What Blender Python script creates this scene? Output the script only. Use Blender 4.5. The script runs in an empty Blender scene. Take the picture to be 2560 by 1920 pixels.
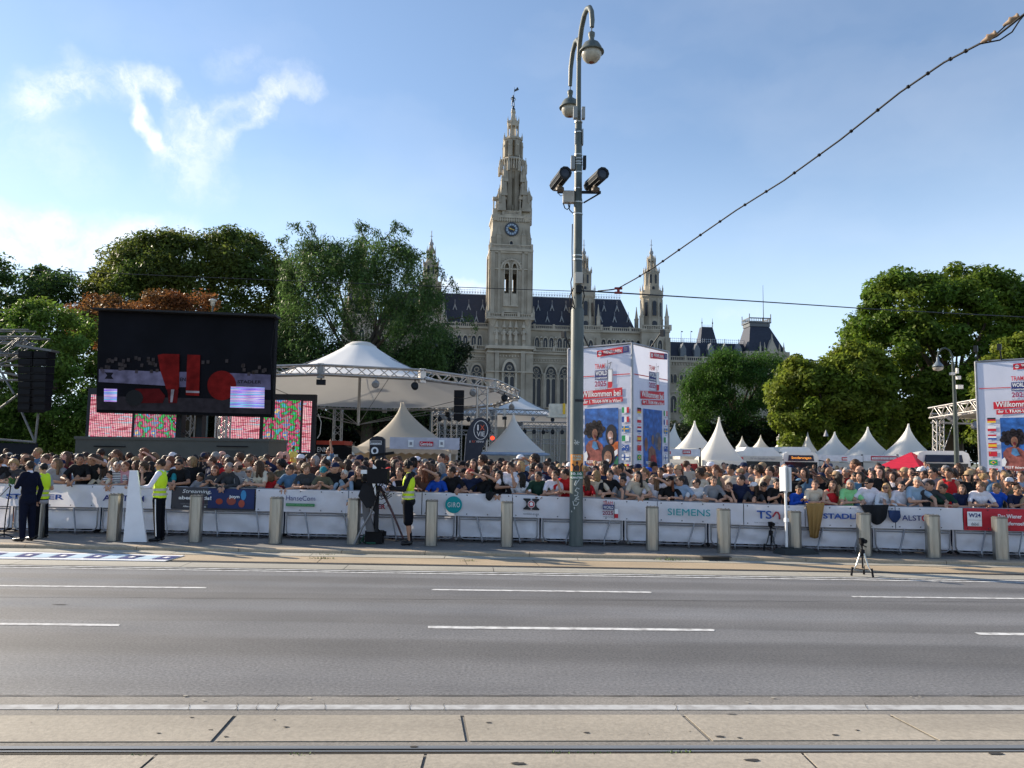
import bpy, bmesh, math, random
import numpy as np
from mathutils import Vector, Matrix, Euler
R = math.radians
random.seed(7)
SC = bpy.context.scene
COL = SC.collection

# ---------------------------------------------------------------- camera
CAM_H, PITCH, ROLL, FPX = 1.90, R(5.4), R(0.8), 1923.0
cd = bpy.data.cameras.new("camera"); cam = bpy.data.objects.new("camera", cd); COL.objects.link(cam)
cam.matrix_world = Matrix.Translation((0, 0, CAM_H)) @ Matrix.Rotation(math.pi/2 + PITCH, 4, 'X') @ Matrix.Rotation(ROLL, 4, 'Z')
cd.sensor_width = 36.0; cd.lens = FPX/2560*36.0; cd.clip_end = 6000; cd.clip_start = 0.1
SC.camera = cam
CR = cam.matrix_world.to_3x3()

# ---------------------------------------------------------------- light, sky
SUN_EL, SUN_BEYOND = R(24), R(29)          # the sun stands left of the street and beyond the town hall
sd = Vector((-math.cos(SUN_EL)*math.cos(SUN_BEYOND), math.cos(SUN_EL)*math.sin(SUN_BEYOND), math.sin(SUN_EL)))
sl = bpy.data.lights.new("sun", 'SUN'); sl.energy = 5.0; sl.angle = R(0.6); sl.color = (1.0, 0.87, 0.69)
so = bpy.data.objects.new("sun", sl); COL.objects.link(so)
so.rotation_euler = sd.to_track_quat('Z', 'Y').to_euler()

def ray(px, py):
    return CR @ Vector(((px-1280)/FPX, (960-py)/FPX, -1.0))

W = bpy.data.worlds.new("World"); SC.world = W; W.use_nodes = True
def build_world():
    nt = W.node_tree; N = nt.nodes; L = nt.links; N.clear()
    out = N.new('ShaderNodeOutputWorld'); bg = N.new('ShaderNodeBackground')
    sky = N.new('ShaderNodeTexSky'); sky.sky_type = 'NISHITA'; sky.sun_disc = False
    sky.sun_elevation = SUN_EL
    sky.sun_rotation = math.atan2(sd.x, sd.y)
    sky.altitude = 180; sky.air_density = 1.0; sky.dust_density = 0.12; sky.ozone_density = 3.0
    tc = N.new('ShaderNodeTexCoord')
    nrm = N.new('ShaderNodeVectorMath'); nrm.operation = 'NORMALIZE'; L.new(tc.outputs['Generated'], nrm.inputs[0])
    # clouds live in sky directions (a real part of the sky): soft segments broken up by noise
    nz = N.new('ShaderNodeTexNoise'); nz.inputs['Scale'].default_value = 9; nz.inputs['Detail'].default_value = 5; nz.inputs['Roughness'].default_value = .62
    L.new(nrm.outputs[0], nz.inputs['Vector'])
    sub = N.new('ShaderNodeVectorMath'); sub.operation = 'SUBTRACT'; L.new(nz.outputs['Color'], sub.inputs[0]); sub.inputs[1].default_value = (.5, .5, .5)
    scl = N.new('ShaderNodeVectorMath'); scl.operation = 'SCALE'; L.new(sub.outputs[0], scl.inputs[0]); scl.inputs['Scale'].default_value = .075
    dv = N.new('ShaderNodeVectorMath'); dv.operation = 'ADD'; L.new(nrm.outputs[0], dv.inputs[0]); L.new(scl.outputs[0], dv.inputs[1])
    def math_(op, a, b=None, clamp=False):
        m = N.new('ShaderNodeMath'); m.operation = op; m.use_clamp = clamp
        for i, v in enumerate((a, b)):
            if v is None: continue
            if isinstance(v, (int, float)): m.inputs[i].default_value = v
            else: L.new(v, m.inputs[i])
        return m.outputs[0]
    segs = [  # px0,py0,px1,py1,half width px,density
        (60,235,150,195,44,.6),(130,200,290,205,36,.55),(60,215,40,262,40,.35),(150,120,190,150,22,.22),
        (310,190,420,215,26,.75),(315,200,335,280,18,.8),(335,280,380,340,18,.8),(380,340,440,385,20,.6),(425,215,425,330,16,.3),
        (420,230,500,300,24,.35),(430,370,520,350,55,.4),(500,290,640,260,22,.45),(575,345,640,290,18,.55),(640,290,690,230,20,.6),(690,225,790,235,22,.45),
        (560,175,640,170,32,.22),(700,190,770,195,26,.2),(500,330,470,440,60,.3),(430,450,540,480,60,.2),
        (0,560,140,580,42,.55),(150,600,330,598,46,.6),(330,600,470,600,44,.5),(40,665,280,670,55,.5),(20,610,120,640,50,.5),
        (1120,700,1185,715,24,.7),(760,690,860,700,45,.3),(1800,780,1900,760,22,.14),(30,330,180,420,70,.2)]
    total = None
    for (x0, y0, x1, y1, w, dens) in segs:
        a = ray(x0, y0).normalized(); b = ray(x1, y1).normalized(); c = (a+b)/2; ab = b-a
        ln = ab.length or 1e-3; ab = ab/ln; up = c.normalized(); side = up.cross(ab)
        hl = ln/2; hw = w/FPX
        s = N.new('ShaderNodeVectorMath'); s.operation = 'SUBTRACT'; L.new(dv.outputs[0], s.inputs[0]); s.inputs[1].default_value = c
        d1 = N.new('ShaderNodeVectorMath'); d1.operation = 'DOT_PRODUCT'; L.new(s.outputs[0], d1.inputs[0]); d1.inputs[1].default_value = ab
        d2 = N.new('ShaderNodeVectorMath'); d2.operation = 'DOT_PRODUCT'; L.new(s.outputs[0], d2.inputs[0]); d2.inputs[1].default_value = side
        e1 = math_('MAXIMUM', math_('SUBTRACT', math_('ABSOLUTE', d1.outputs['Value']), hl), 0.0)
        r2 = math_('ADD', math_('MULTIPLY', e1, e1), math_('MULTIPLY', d2.outputs['Value'], d2.outputs['Value']))
        dist = math_('DIVIDE', math_('SQRT', r2), hw)
        # only the hemisphere in front of the segment
        d3 = N.new('ShaderNodeVectorMath'); d3.operation = 'DOT_PRODUCT'; L.new(nrm.outputs[0], d3.inputs[0]); d3.inputs[1].default_value = up
        front = math_('GREATER_THAN', d3.outputs['Value'], .5)
        v = N.new('ShaderNodeMapRange'); v.interpolation_type = 'SMOOTHSTEP'
        L.new(dist, v.inputs['Value']); v.inputs['From Min'].default_value = 0.1; v.inputs['From Max'].default_value = 1.5
        v.inputs['To Min'].default_value = dens*.72; v.inputs['To Max'].default_value = 0
        o = math_('MULTIPLY', v.outputs[0], front)
        total = o if total is None else math_('MAXIMUM', total, math_('SUBTRACT', math_('ADD', total, o), math_('MULTIPLY', total, o)))
    n2 = N.new('ShaderNodeTexNoise'); n2.inputs['Scale'].default_value = 21; n2.inputs['Detail'].default_value = 7; n2.inputs['Roughness'].default_value = .68
    L.new(dv.outputs[0], n2.inputs['Vector'])
    br = N.new('ShaderNodeMapRange'); L.new(n2.outputs['Fac'], br.inputs['Value']); br.inputs['From Min'].default_value = .36; br.inputs['From Max'].default_value = .60
    br.inputs['To Min'].default_value = .22; br.inputs['To Max'].default_value = 1.15
    fac = math_('MULTIPLY', total, br.outputs[0], True)
    # faint high veil
    n3 = N.new('ShaderNodeTexNoise'); n3.inputs['Scale'].default_value = 3.2; n3.inputs['Detail'].default_value = 4
    mp = N.new('ShaderNodeMapping'); mp.inputs['Scale'].default_value = (1, 1, 2.6); L.new(dv.outputs[0], mp.inputs['Vector']); L.new(mp.outputs[0], n3.inputs['Vector'])
    ve = N.new('ShaderNodeMapRange'); L.new(n3.outputs['Fac'], ve.inputs['Value']); ve.inputs['From Min'].default_value = .45; ve.inputs['From Max'].default_value = .8; ve.inputs['To Max'].default_value = .11
    fac = math_('MAXIMUM', fac, ve.outputs[0])
    mix = N.new('ShaderNodeMix'); mix.data_type = 'RGBA'
    # soften the glow round the sun and the yellow horizon the way hazy air and a phone camera do
    add = N.new('ShaderNodeVectorMath'); add.operation = 'MULTIPLY_ADD'; L.new(sky.outputs[0], add.inputs[0]); add.inputs[1].default_value = (1/30, 1/30, 1/34); add.inputs[2].default_value = (1, 1, 1)
    dvd = N.new('ShaderNodeVectorMath'); dvd.operation = 'DIVIDE'; L.new(sky.outputs[0], dvd.inputs[0]); L.new(add.outputs[0], dvd.inputs[1])
    sz = N.new('ShaderNodeSeparateXYZ'); L.new(nrm.outputs[0], sz.inputs[0])
    hz = N.new('ShaderNodeMapRange'); hz.interpolation_type = 'SMOOTHSTEP'; L.new(sz.outputs['Z'], hz.inputs['Value']); hz.inputs['From Min'].default_value = -.02; hz.inputs['From Max'].default_value = .42; hz.inputs['To Min'].default_value = .75; hz.inputs['To Max'].default_value = 0
    mh = N.new('ShaderNodeMix'); mh.data_type = 'RGBA'; L.new(hz.outputs[0], mh.inputs[0]); L.new(dvd.outputs[0], mh.inputs[6]); mh.inputs[7].default_value = HORIZON
    hs = N.new('ShaderNodeHueSaturation'); L.new(mh.outputs[2], hs.inputs['Color']); hs.inputs['Saturation'].default_value = SKY_SAT; hs.inputs['Value'].default_value = 1.0
    L.new(fac, mix.inputs[0]); L.new(hs.outputs[0], mix.inputs[6]); mix.inputs[7].default_value = CLOUD
    L.new(mix.outputs[2], bg.inputs['Color']); bg.inputs['Strength'].default_value = SKY_STR
    L.new(bg.outputs[0], out.inputs['Surface'])
SKY_STR = 0.125; SKY_SAT = 0.92; CLOUD = (5.6, 5.65, 5.8, 1); HORIZON = (3.9, 5.0, 6.3, 1)
W.cycles.sampling_method = 'MANUAL'; W.cycles.sample_map_resolution = 512
build_world()
SC.view_settings.view_transform = 'Standard'; SC.view_settings.look = 'None'; SC.view_settings.gamma = 1
SC.view_settings.exposure = 0.88
SC.cycles.max_bounces = 6; SC.cycles.diffuse_bounces = 3; SC.cycles.glossy_bounces = 3; SC.cycles.transparent_max_bounces = 8
SC.cycles.use_adaptive_sampling = True; SC.cycles.use_denoising = True

# ---------------------------------------------------------------- placing helpers
def G(px, py, z=0.0):
    """where the sight line through a point of the picture meets the level z"""
    d = ray(px, py); t = (z-CAM_H)/d.z
    return Vector((d.x*t, d.y*t, z))
def AT(px, py, Y):
    d = ray(px, py); t = Y/d.y
    return Vector((d.x*t, Y, CAM_H+d.z*t))
def PW(n, Y): return n*Y/FPX           # length of n photo pixels at distance Y

# ---------------------------------------------------------------- materials
MATS = {}
def mat(key, col=(.5, .5, .5), rough=.6, metal=0.0, var=.12, scale=4.0, bump=0.0, bscale=40.0, emit=0.0, spec=.28, tint=False, coat=0.0, trans=0.0, stretch=None, bdist=.02, island=0.0, second=None, secmix=.4, secscale=1.5):
    if key in MATS: return MATS[key]
    m = bpy.data.materials.new(key); m.use_nodes = True; MATS[key] = m
    N = m.node_tree.nodes; L = m.node_tree.links; b = N['Principled BSDF']
    b.inputs['Roughness'].default_value = rough; b.inputs['Metallic'].default_value = metal
    b.inputs['Specular IOR Level'].default_value = spec
    if coat: b.inputs['Coat Weight'].default_value = coat; b.inputs['Coat Roughness'].default_value = .1
    tc = N.new('ShaderNodeTexCoord'); vec = tc.outputs['Object']
    if stretch:
        mp = N.new('ShaderNodeMapping'); mp.inputs['Scale'].default_value = stretch; L.new(vec, mp.inputs['Vector']); vec = mp.outputs[0]
    if tint:
        oi = N.new('ShaderNodeObjectInfo'); base = oi.outputs['Color']
    else:
        rgb = N.new('ShaderNodeRGB'); rgb.outputs[0].default_value = (*col, 1); base = rgb.outputs[0]
    if second:
        ns = N.new('ShaderNodeTexNoise'); ns.inputs['Scale'].default_value = secscale; ns.inputs['Detail'].default_value = 6; L.new(vec, ns.inputs['Vector'])
        rr = N.new('ShaderNodeMapRange'); L.new(ns.outputs['Fac'], rr.inputs['Value']); rr.inputs['From Min'].default_value = .4; rr.inputs['From Max'].default_value = .65; rr.inputs['To Max'].default_value = secmix
        mx = N.new('ShaderNodeMix'); mx.data_type = 'RGBA'; L.new(rr.outputs[0], mx.inputs[0]); L.new(base, mx.inputs[6]); mx.inputs[7].default_value = (*second, 1); base = mx.outputs[2]
    if var > 0 or island > 0:
        hv = N.new('ShaderNodeHueSaturation'); L.new(base, hv.inputs['Color'])
        nz = N.new('ShaderNodeTexNoise'); nz.inputs['Scale'].default_value = scale; nz.inputs['Detail'].default_value = 5; L.new(vec, nz.inputs['Vector'])
        mr = N.new('ShaderNodeMapRange'); L.new(nz.outputs['Fac'], mr.inputs['Value']); mr.inputs['From Min'].default_value = .3; mr.inputs['From Max'].default_value = .7
        mr.inputs['To Min'].default_value = 1-var; mr.inputs['To Max'].default_value = 1+var
        val = mr.outputs[0]
        if island:
            ge = N.new('ShaderNodeNewGeometry'); mi = N.new('ShaderNodeMapRange'); L.new(ge.outputs['Random Per Island'], mi.inputs['Value'])
            mi.inputs['To Min'].default_value = 1-island; mi.inputs['To Max'].default_value = 1+island
            mm = N.new('ShaderNodeMath'); mm.operation = 'MULTIPLY'; L.new(val, mm.inputs[0]); L.new(mi.outputs[0], mm.inputs[1]); val = mm.outputs[0]
        L.new(val, hv.inputs['Value']); base = hv.outputs['Color']
    L.new(base, b.inputs['Base Color'])
    if emit:
        L.new(base, b.inputs['Emission Color']); b.inputs['Emission Strength'].default_value = emit
    if bump:
        bn = N.new('ShaderNodeTexNoise'); bn.inputs['Scale'].default_value = bscale; bn.inputs['Detail'].default_value = 4; L.new(vec, bn.inputs['Vector'])
        bp = N.new('ShaderNodeBump'); bp.inputs['Strength'].default_value = bump; bp.inputs['Distance'].default_value = bdist
        L.new(bn.outputs['Fac'], bp.inputs['Height']); L.new(bp.outputs[0], b.inputs['Normal'])
    if trans:
        out = N['Material Output']; tr = N.new('ShaderNodeBsdfTranslucent'); L.new(base, tr.inputs['Color'])
        ms = N.new('ShaderNodeMixShader'); ms.inputs[0].default_value = trans
        L.new(b.outputs[0], ms.inputs[1]); L.new(tr.outputs[0], ms.inputs[2]); L.new(ms.outputs[0], out.inputs['Surface'])
    return m

def set_ramp(cr, stops):
    e = cr.elements
    while len(e) > 1: e.remove(e[-1])
    e[0].position = stops[0][0]; e[0].color = (*stops[0][1], 1)
    for p, c in stops[1:]: q = e.new(p); q.color = (*c, 1)
# ---------------------------------------------------------------- objects
def tag(o, label=None, cat=None, group=None, kind=None):
    if label: o['label'] = label
    if cat: o['category'] = cat
    if group: o['group'] = group
    if kind: o['kind'] = kind
    return o
def empty(name, loc=(0, 0, 0), rz=0.0, label=None, cat=None, group=None):
    o = bpy.data.objects.new(name, None); COL.objects.link(o); o.location = loc; o.rotation_euler = (0, 0, rz); o.empty_display_size = .3
    return tag(o, label, cat, group)
def link_mesh(name, me, m=None, parent=None, loc=None, rot=None):
    o = bpy.data.objects.new(name, me); COL.objects.link(o)
    if m is not None:
        for mm in (m if isinstance(m, (list, tuple)) else [m]): me.materials.append(mm)
    if parent: o.parent = parent
    if loc is not None: o.location = loc
    if rot is not None: o.rotation_euler = rot
    return o
def copy_tree(o, parent=None):
    c = o.copy(); COL.objects.link(c)
    if parent: c.parent = parent; c.matrix_parent_inverse = o.matrix_parent_inverse
    for ch in list(o.children): copy_tree(ch, c)
    return c

class MB:
    """collects solids; build() links them as one mesh object"""
    def __init__(s): s.v = []; s.f = []; s.mi = []; s.sm = []
    def add(s, vs, fs, mi=0, smooth=False):
        n = len(s.v); s.v += [tuple(v) for v in vs]
        for f in fs: s.f.append(tuple(i+n for i in f)); s.mi.append(mi); s.sm.append(smooth)
        return s
    def box(s, c, size, mi=0, rz=0, M=None, taper=1.0):
        hx, hy, hz = size[0]/2, size[1]/2, size[2]/2
        vs = []
        for z, t in ((-hz, 1), (hz, taper)):
            for x, y in ((-hx, -hy), (hx, -hy), (hx, hy), (-hx, hy)): vs.append(Vector((x*t, y*t, z)))
        if rz: rm = Matrix.Rotation(rz, 3, 'Z'); vs = [rm @ v for v in vs]
        if M is not None: vs = [M @ v for v in vs]
        vs = [v+Vector(c) for v in vs]
        return s.add(vs, [(3, 2, 1, 0), (4, 5, 6, 7), (0, 1, 5, 4), (1, 2, 6, 5), (2, 3, 7, 6), (3, 0, 4, 7)], mi)
    def bx(s, x0, x1, y0, y1, z0, z1, mi=0): return s.box(((x0+x1)/2, (y0+y1)/2, (z0+z1)/2), (abs(x1-x0), abs(y1-y0), abs(z1-z0)), mi)
    def hexa(s, p, mi=0):          # 4 bottom + 4 top corners, counter-clockwise
        return s.add(p, [(3, 2, 1, 0), (4, 5, 6, 7), (0, 1, 5, 4), (1, 2, 6, 5), (2, 3, 7, 6), (3, 0, 4, 7)], mi)
    def quad(s, a, b, c, d, mi=0): return s.add([a, b, c, d], [(0, 1, 2, 3)], mi)
    def poly(s, pts, mi=0): return s.add(pts, [tuple(range(len(pts)))], mi)
    def tube(s, path, r, n=8, mi=0, closed=False, smooth=True, cap=True):
        P = [Vector(p) for p in path]; m = len(P); rr = r if isinstance(r, (list, tuple)) else [r]*m
        vs = []; prev = None
        for i, p in enumerate(P):
            if closed: t = (P[(i+1) % m]-P[i-1])
            else: t = (P[min(i+1, m-1)]-P[max(i-1, 0)])
            t = t.normalized() if t.length > 1e-9 else Vector((0, 0, 1))
            if prev is None:
                a = Vector((0, 0, 1)) if abs(t.z) < .9 else Vector((1, 0, 0))
            else: a = prev
            x = (a - t*a.dot(t)); x = x.normalized() if x.length > 1e-6 else t.orthogonal().normalized()
            y = t.cross(x); prev = x
            for k in range(n):
                an = 2*math.pi*k/n; vs.append(p+(x*math.cos(an)+y*math.sin(an))*rr[i])
        fs = []
        for i in range(m if closed else m-1):
            j = (i+1) % m
            for k in range(n): k2 = (k+1) % n; fs.append((i*n+k, i*n+k2, j*n+k2, j*n+k))
        s.add(vs, fs, mi, smooth)
        if cap and not closed:
            s.add(vs[:n], [tuple(reversed(range(n)))], mi); s.add(vs[-n:], [tuple(range(n))], mi)
        return s
    def lathe(s, prof, n=16, c=(0, 0, 0), mi=0, smooth=True, phase=0.0, sx=1.0, sy=1.0, M=None):
        vs = []
        for (r, z) in prof:
            for k in range(n):
                an = 2*math.pi*k/n+phase; v = Vector((r*math.cos(an)*sx, r*math.sin(an)*sy, z))
                if M is not None: v = M @ v
                vs.append(v+Vector(c))
        fs = []
        for i in range(len(prof)-1):
            for k in range(n): k2 = (k+1) % n; fs.append((i*n+k, i*n+k2, (i+1)*n+k2, (i+1)*n+k))
        s.add(vs, fs, mi, smooth)
        if prof[0][0] > 1e-4: s.add(vs[:n], [tuple(reversed(range(n)))], mi)
        if prof[-1][0] > 1e-4: s.add(vs[-n:], [tuple(range(n))], mi)
        return s
    def prism(s, pts, axis, d0, d1, mi=0):
        """polygon pts (a,b) extruded along axis: 'y' -> (a,d,b); 'z' -> (a,b,d); 'x' -> (d,a,b)"""
        def P(a, b, d): return (a, d, b) if axis == 'y' else ((a, b, d) if axis == 'z' else (d, a, b))
        n = len(pts); vs = [P(a, b, d0) for a, b in pts]+[P(a, b, d1) for a, b in pts]
        fs = [tuple(range(n)), tuple(reversed(range(n, 2*n)))]
        for i in range(n): j = (i+1) % n; fs.append((i, i+n, j+n, j))
        return s.add(vs, fs, mi)
    def ring(s, outer, inner, axis, d0, d1, mi=0):
        """closed frame between two loops of equal count"""
        def P(a, b, d): return (a, d, b) if axis == 'y' else ((a, b, d) if axis == 'z' else (d, a, b))
        n = len(outer)
        vs = [P(*p, d0) for p in outer]+[P(*p, d0) for p in inner]+[P(*p, d1) for p in outer]+[P(*p, d1) for p in inner]
        fs = []
        for i in range(n):
            j = (i+1) % n
            fs += [(i, j, n+j, n+i), (2*n+i, 3*n+i, 3*n+j, 2*n+j), (i, 2*n+i, 2*n+j, j), (n+i, n+j, 3*n+j, 3*n+i)]
        return s.add(vs, fs, mi)
    def mesh(s, name):
        me = bpy.data.meshes.new(name); me.from_pydata(s.v, [], s.f)
        me.polygons.foreach_set('material_index', s.mi); me.polygons.foreach_set('use_smooth', s.sm); me.update()
        return me
    def build(s, name, m=None, parent=None, loc=None, rot=None, fix=True):
        me = s.mesh(name)
        if fix:
            bm = bmesh.new(); bm.from_mesh(me); bmesh.ops.recalc_face_normals(bm, faces=bm.faces); bm.to_mesh(me); bm.free()
        return link_mesh(name, me, m, parent, loc, rot)

def arch(cx, w, z0, zs, zt, n=6):
    """pointed arch outline: sill z0, spring zs, tip zt"""
    p = [(cx-w/2, z0), (cx+w/2, z0)]
    for i in range(n+1):
        t = i/n; p.append((cx+w/2*math.cos(t*math.pi/2)**.85 if t < 1 else cx, zs+(zt-zs)*math.sin(t*math.pi/2)**1.15))
    for i in range(n-1, -1, -1):
        t = i/n; p.append((cx-w/2*math.cos(t*math.pi/2)**.85, zs+(zt-zs)*math.sin(t*math.pi/2)**1.15))
    return p

TXT = {}
def text_me(s, size=1.0, bold=0.0, align='CENTER', shear=0, extrude=0.0, space=1.0):
    k = (s, size, bold, align, shear, extrude, space)
    if k in TXT: return TXT[k]
    cu = bpy.data.curves.new('lettering', 'FONT'); cu.body = s; cu.size = size; cu.align_x = align; cu.align_y = 'CENTER'; cu.offset = bold*size
    cu.shear = shear; cu.extrude = extrude; cu.space_character = space; cu.resolution_u = 3; cu.space_line = .85
    o = bpy.data.objects.new('lettering', cu); COL.objects.link(o)
    dg = bpy.context.evaluated_depsgraph_get(); me = bpy.data.meshes.new_from_object(o.evaluated_get(dg)); me.name = 'lettering'
    bpy.data.objects.remove(o); TXT[k] = me
    return me
def text(s, M, width=None, height=None, m=None, parent=None, name='lettering', **kw):
    """lettering lying in the xy plane of matrix M, fitted to width/height (metres)"""
    me = text_me(s, **kw).copy()
    co = np.empty(len(me.vertices)*3); me.vertices.foreach_get('co', co); co = co.reshape(-1, 3)
    mn = co.min(0); mx = co.max(0); w = mx[0]-mn[0]; h = mx[1]-mn[1]; cx = (mn[0]+mx[0])/2; cy = (mn[1]+mx[1])/2
    sx = width/w if width else None; sy = height/h if height else None
    if sx is None: sx = sy
    if sy is None: sy = sx
    for i in range(len(co)): co[i] = tuple(M @ Vector(((co[i][0]-cx)*sx, (co[i][1]-cy)*sy, co[i][2])))
    me.vertices.foreach_set('co', co.ravel()); me.update(); me.materials.clear()
    return link_mesh(name, me, m, parent)
def frame_M(origin, right, up):
    r = Vector(right).normalized(); u = Vector(up).normalized(); n = r.cross(u)
    return Matrix(((r.x, u.x, n.x, origin[0]), (r.y, u.y, n.y, origin[1]), (r.z, u.z, n.z, origin[2]), (0, 0, 0, 1)))
# ---------------------------------------------------------------- street
def gline(yL, yR, z=0.0, X0=-70, X1=70):
    a = G(0, yL, z); b = G(2560, yR, z); d = (b-a)/(b.x-a.x)
    return a+d*(X0-a.x), a+d*(X1-a.x)
def strip(name, near, far, z, m, zproj=0.0, X0=-70, X1=70, kind='structure'):
    a0, a1 = gline(*near, zproj, X0, X1); b0, b1 = gline(*far, zproj, X0, X1)
    for v in (a0, a1, b0, b1): v.z = z
    mb = MB(); n = 40
    for i in range(n):
        t, u = i/n, (i+1)/n
        mb.quad(a0.lerp(a1, t), a0.lerp(a1, u), b0.lerp(b1, u), b0.lerp(b1, t))
    o = mb.build(name, m); tag(o, kind=kind); return o

def asphalt(key, col, bands=None, rough=.62, speck=.5, sscale=55):
    m = bpy.data.materials.new(key); m.use_nodes = True
    N = m.node_tree.nodes; L = m.node_tree.links; b = N['Principled BSDF']
    tc = N.new('ShaderNodeTexCoord'); ob = tc.outputs['Object']
    n1 = N.new('ShaderNodeTexNoise'); n1.inputs['Scale'].default_value = sscale; n1.inputs['Detail'].default_value = 6; n1.inputs['Roughness'].default_value = .75; L.new(ob, n1.inputs['Vector'])
    mp = N.new('ShaderNodeMapping'); mp.inputs['Scale'].default_value = (.05, .5, 1); L.new(ob, mp.inputs['Vector'])
    n2 = N.new('ShaderNodeTexNoise'); n2.inputs['Scale'].default_value = 3; n2.inputs['Detail'].default_value = 6; L.new(mp.outputs[0], n2.inputs['Vector'])
    n3 = N.new('ShaderNodeTexNoise'); n3.inputs['Scale'].default_value = .9; n3.inputs['Detail'].default_value = 8; L.new(ob, n3.inputs['Vector'])
    def mr(src, a, c, lo, hi):
        q = N.new('ShaderNodeMapRange'); L.new(src, q.inputs['Value']); q.inputs['From Min'].default_value = a; q.inputs['From Max'].default_value = c; q.inputs['To Min'].default_value = lo; q.inputs['To Max'].default_value = hi; return q.outputs[0]
    def mul(a, c):
        q = N.new('ShaderNodeMath'); q.operation = 'MULTIPLY'
        for i, v in enumerate((a, c)):
            if isinstance(v, (int, float)): q.inputs[i].default_value = v
            else: L.new(v, q.inputs[i])
        return q.outputs[0]
    v = mul(mr(n1.outputs['Fac'], .3, .7, 1-speck, 1+speck), mul(mr(n2.outputs['Fac'], .3, .7, .86, 1.14), mr(n3.outputs['Fac'], .3, .7, .9, 1.1)))
    rsock = None
    if bands:   # wheel tracks worn smooth and pale, running along the street
        se = N.new('ShaderNodeSeparateXYZ'); L.new(ob, se.inputs[0])
        yy = N.new('ShaderNodeMath'); yy.operation = 'ADD'; L.new(se.outputs['Y'], yy.inputs[0]); L.new(mul(se.outputs['X'], .012), yy.inputs[1])
        wob = N.new('ShaderNodeMath'); wob.operation = 'ADD'; L.new(yy.outputs[0], wob.inputs[0]); L.new(mr(n2.outputs['Fac'], .3, .7, -.12, .12), wob.inputs[1])
        cr = N.new('ShaderNodeValToRGB'); cr.color_ramp.interpolation = 'EASE'
        lo, hi = bands[0][0], bands[-1][0]
        L.new(mr(wob.outputs[0], lo, hi, 0, 1), cr.inputs[0])
        set_ramp(cr.color_ramp, [((y-lo)/(hi-lo), (g, g, g)) for y, g in bands])
        v = mul(v, mr(cr.outputs[0], 0, 1, .70, 1.48)); rsock = mr(cr.outputs[0], 0, 1, rough+.14, rough-.12)
    rgb = N.new('ShaderNodeRGB'); rgb.outputs[0].default_value = (*col, 1)
    hv = N.new('ShaderNodeHueSaturation'); L.new(rgb.outputs[0], hv.inputs['Color']); L.new(v, hv.inputs['Value']); L.new(hv.outputs[0], b.inputs['Base Color'])
    b.inputs['Roughness'].default_value = rough
    if rsock: L.new(rsock, b.inputs['Roughness'])
    bp = N.new('ShaderNodeBump'); bp.inputs['Strength'].default_value = .35; bp.inputs['Distance'].default_value = .01; L.new(n1.outputs['Fac'], bp.inputs['Height']); L.new(bp.outputs[0], b.inputs['Normal'])
    return m

M_conc = asphalt('concrete_slab', (.34, .30, .24), None, .75, .22, 30)
M_conc2 = asphalt('tan_slab', (.36, .28, .185), None, .75, .2, 30)
M_conc3 = asphalt('pale_slab', (.34, .32, .27), None, .75, .2, 30)
M_rough = asphalt('rough_asphalt', (.20, .185, .165), None, .8, .4, 45)
M_dark = asphalt('dark_asphalt', (.07, .07, .07), None, .8, .4, 45)
M_pave = asphalt('pavement_asphalt', (.17, .16, .15), None, .8, .3, 40)
M_kerb = asphalt('kerb_stone', (.38, .30, .21), None, .7, .25, 25)
M_plaza = asphalt('plaza', (.2, .19, .17), None, .85, .25, 20)
def paint(key, g=.72):
    return mat(key, (g, g, g*.98), .6, var=.12, scale=9, second=(.22, .21, .2), secmix=.75, secscale=9)
M_paint = paint('road_paint'); M_paint2 = paint('road_paint_worn', .5)
M_steel = mat('rail_steel', (.34, .33, .31), .42, .7, var=.15, scale=3, stretch=(.2, 6, 1))

g = MB(); S = 3500
g.quad((-S, -S, -.03), (S, -S, -.03), (S, S, -.03), (-S, S, -.03)); o = g.build('ground', asphalt('soil', (.12, .13, .08), None, .9, .2, 5)); tag(o, kind='structure')

yg = lambda y: G(1280, y).y
ZK = .07
# asphalt carriageway with its worn wheel tracks
bands = [(yg(1745), .35), (yg(1690), .55), (yg(1640), .62), (yg(1600), .25), (yg(1585), .45), (yg(1660), .5)]
B = [(1745, .55), (1700, .72), (1668, .55), (1640, .12), (1612, .12), (1590, .6), (1568, .55), (1562, .22), (1548, .3), (1530, .85), (1518, .7), (1504, .12), (1494, .15), (1490, .45), (1480, .4), (1470, .8), (1462, .3), (1452, .3), (1446, .75), (1438, .6)]
B = sorted([(yg(y), v) for y, v in B])
M_road = asphalt('asphalt', (.135, .130, .126), B, .58, .65, 36)
strip('road', (1742, 1742), (1416, 1453.5), 0.0, M_road)
strip('road_margin', (1792, 1792), (1741, 1741), .004, M_rough)
strip('road_base', (2600, 2600), (1791, 1791), 0.0, asphalt('joint_asphalt', (.20, .185, .16), None, .85, .35, 45))
strip('road_line', (1776, 1777.5), (1764, 1765), .008, M_paint2)
# two thin lines at the far edge
strip('road_line', (1419.2, 1457.2), (1417.4, 1455.2), .004, M_paint)
strip('road_line', (1415.2, 1453.0), (1413.6, 1451.2), .006, M_paint)

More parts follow.
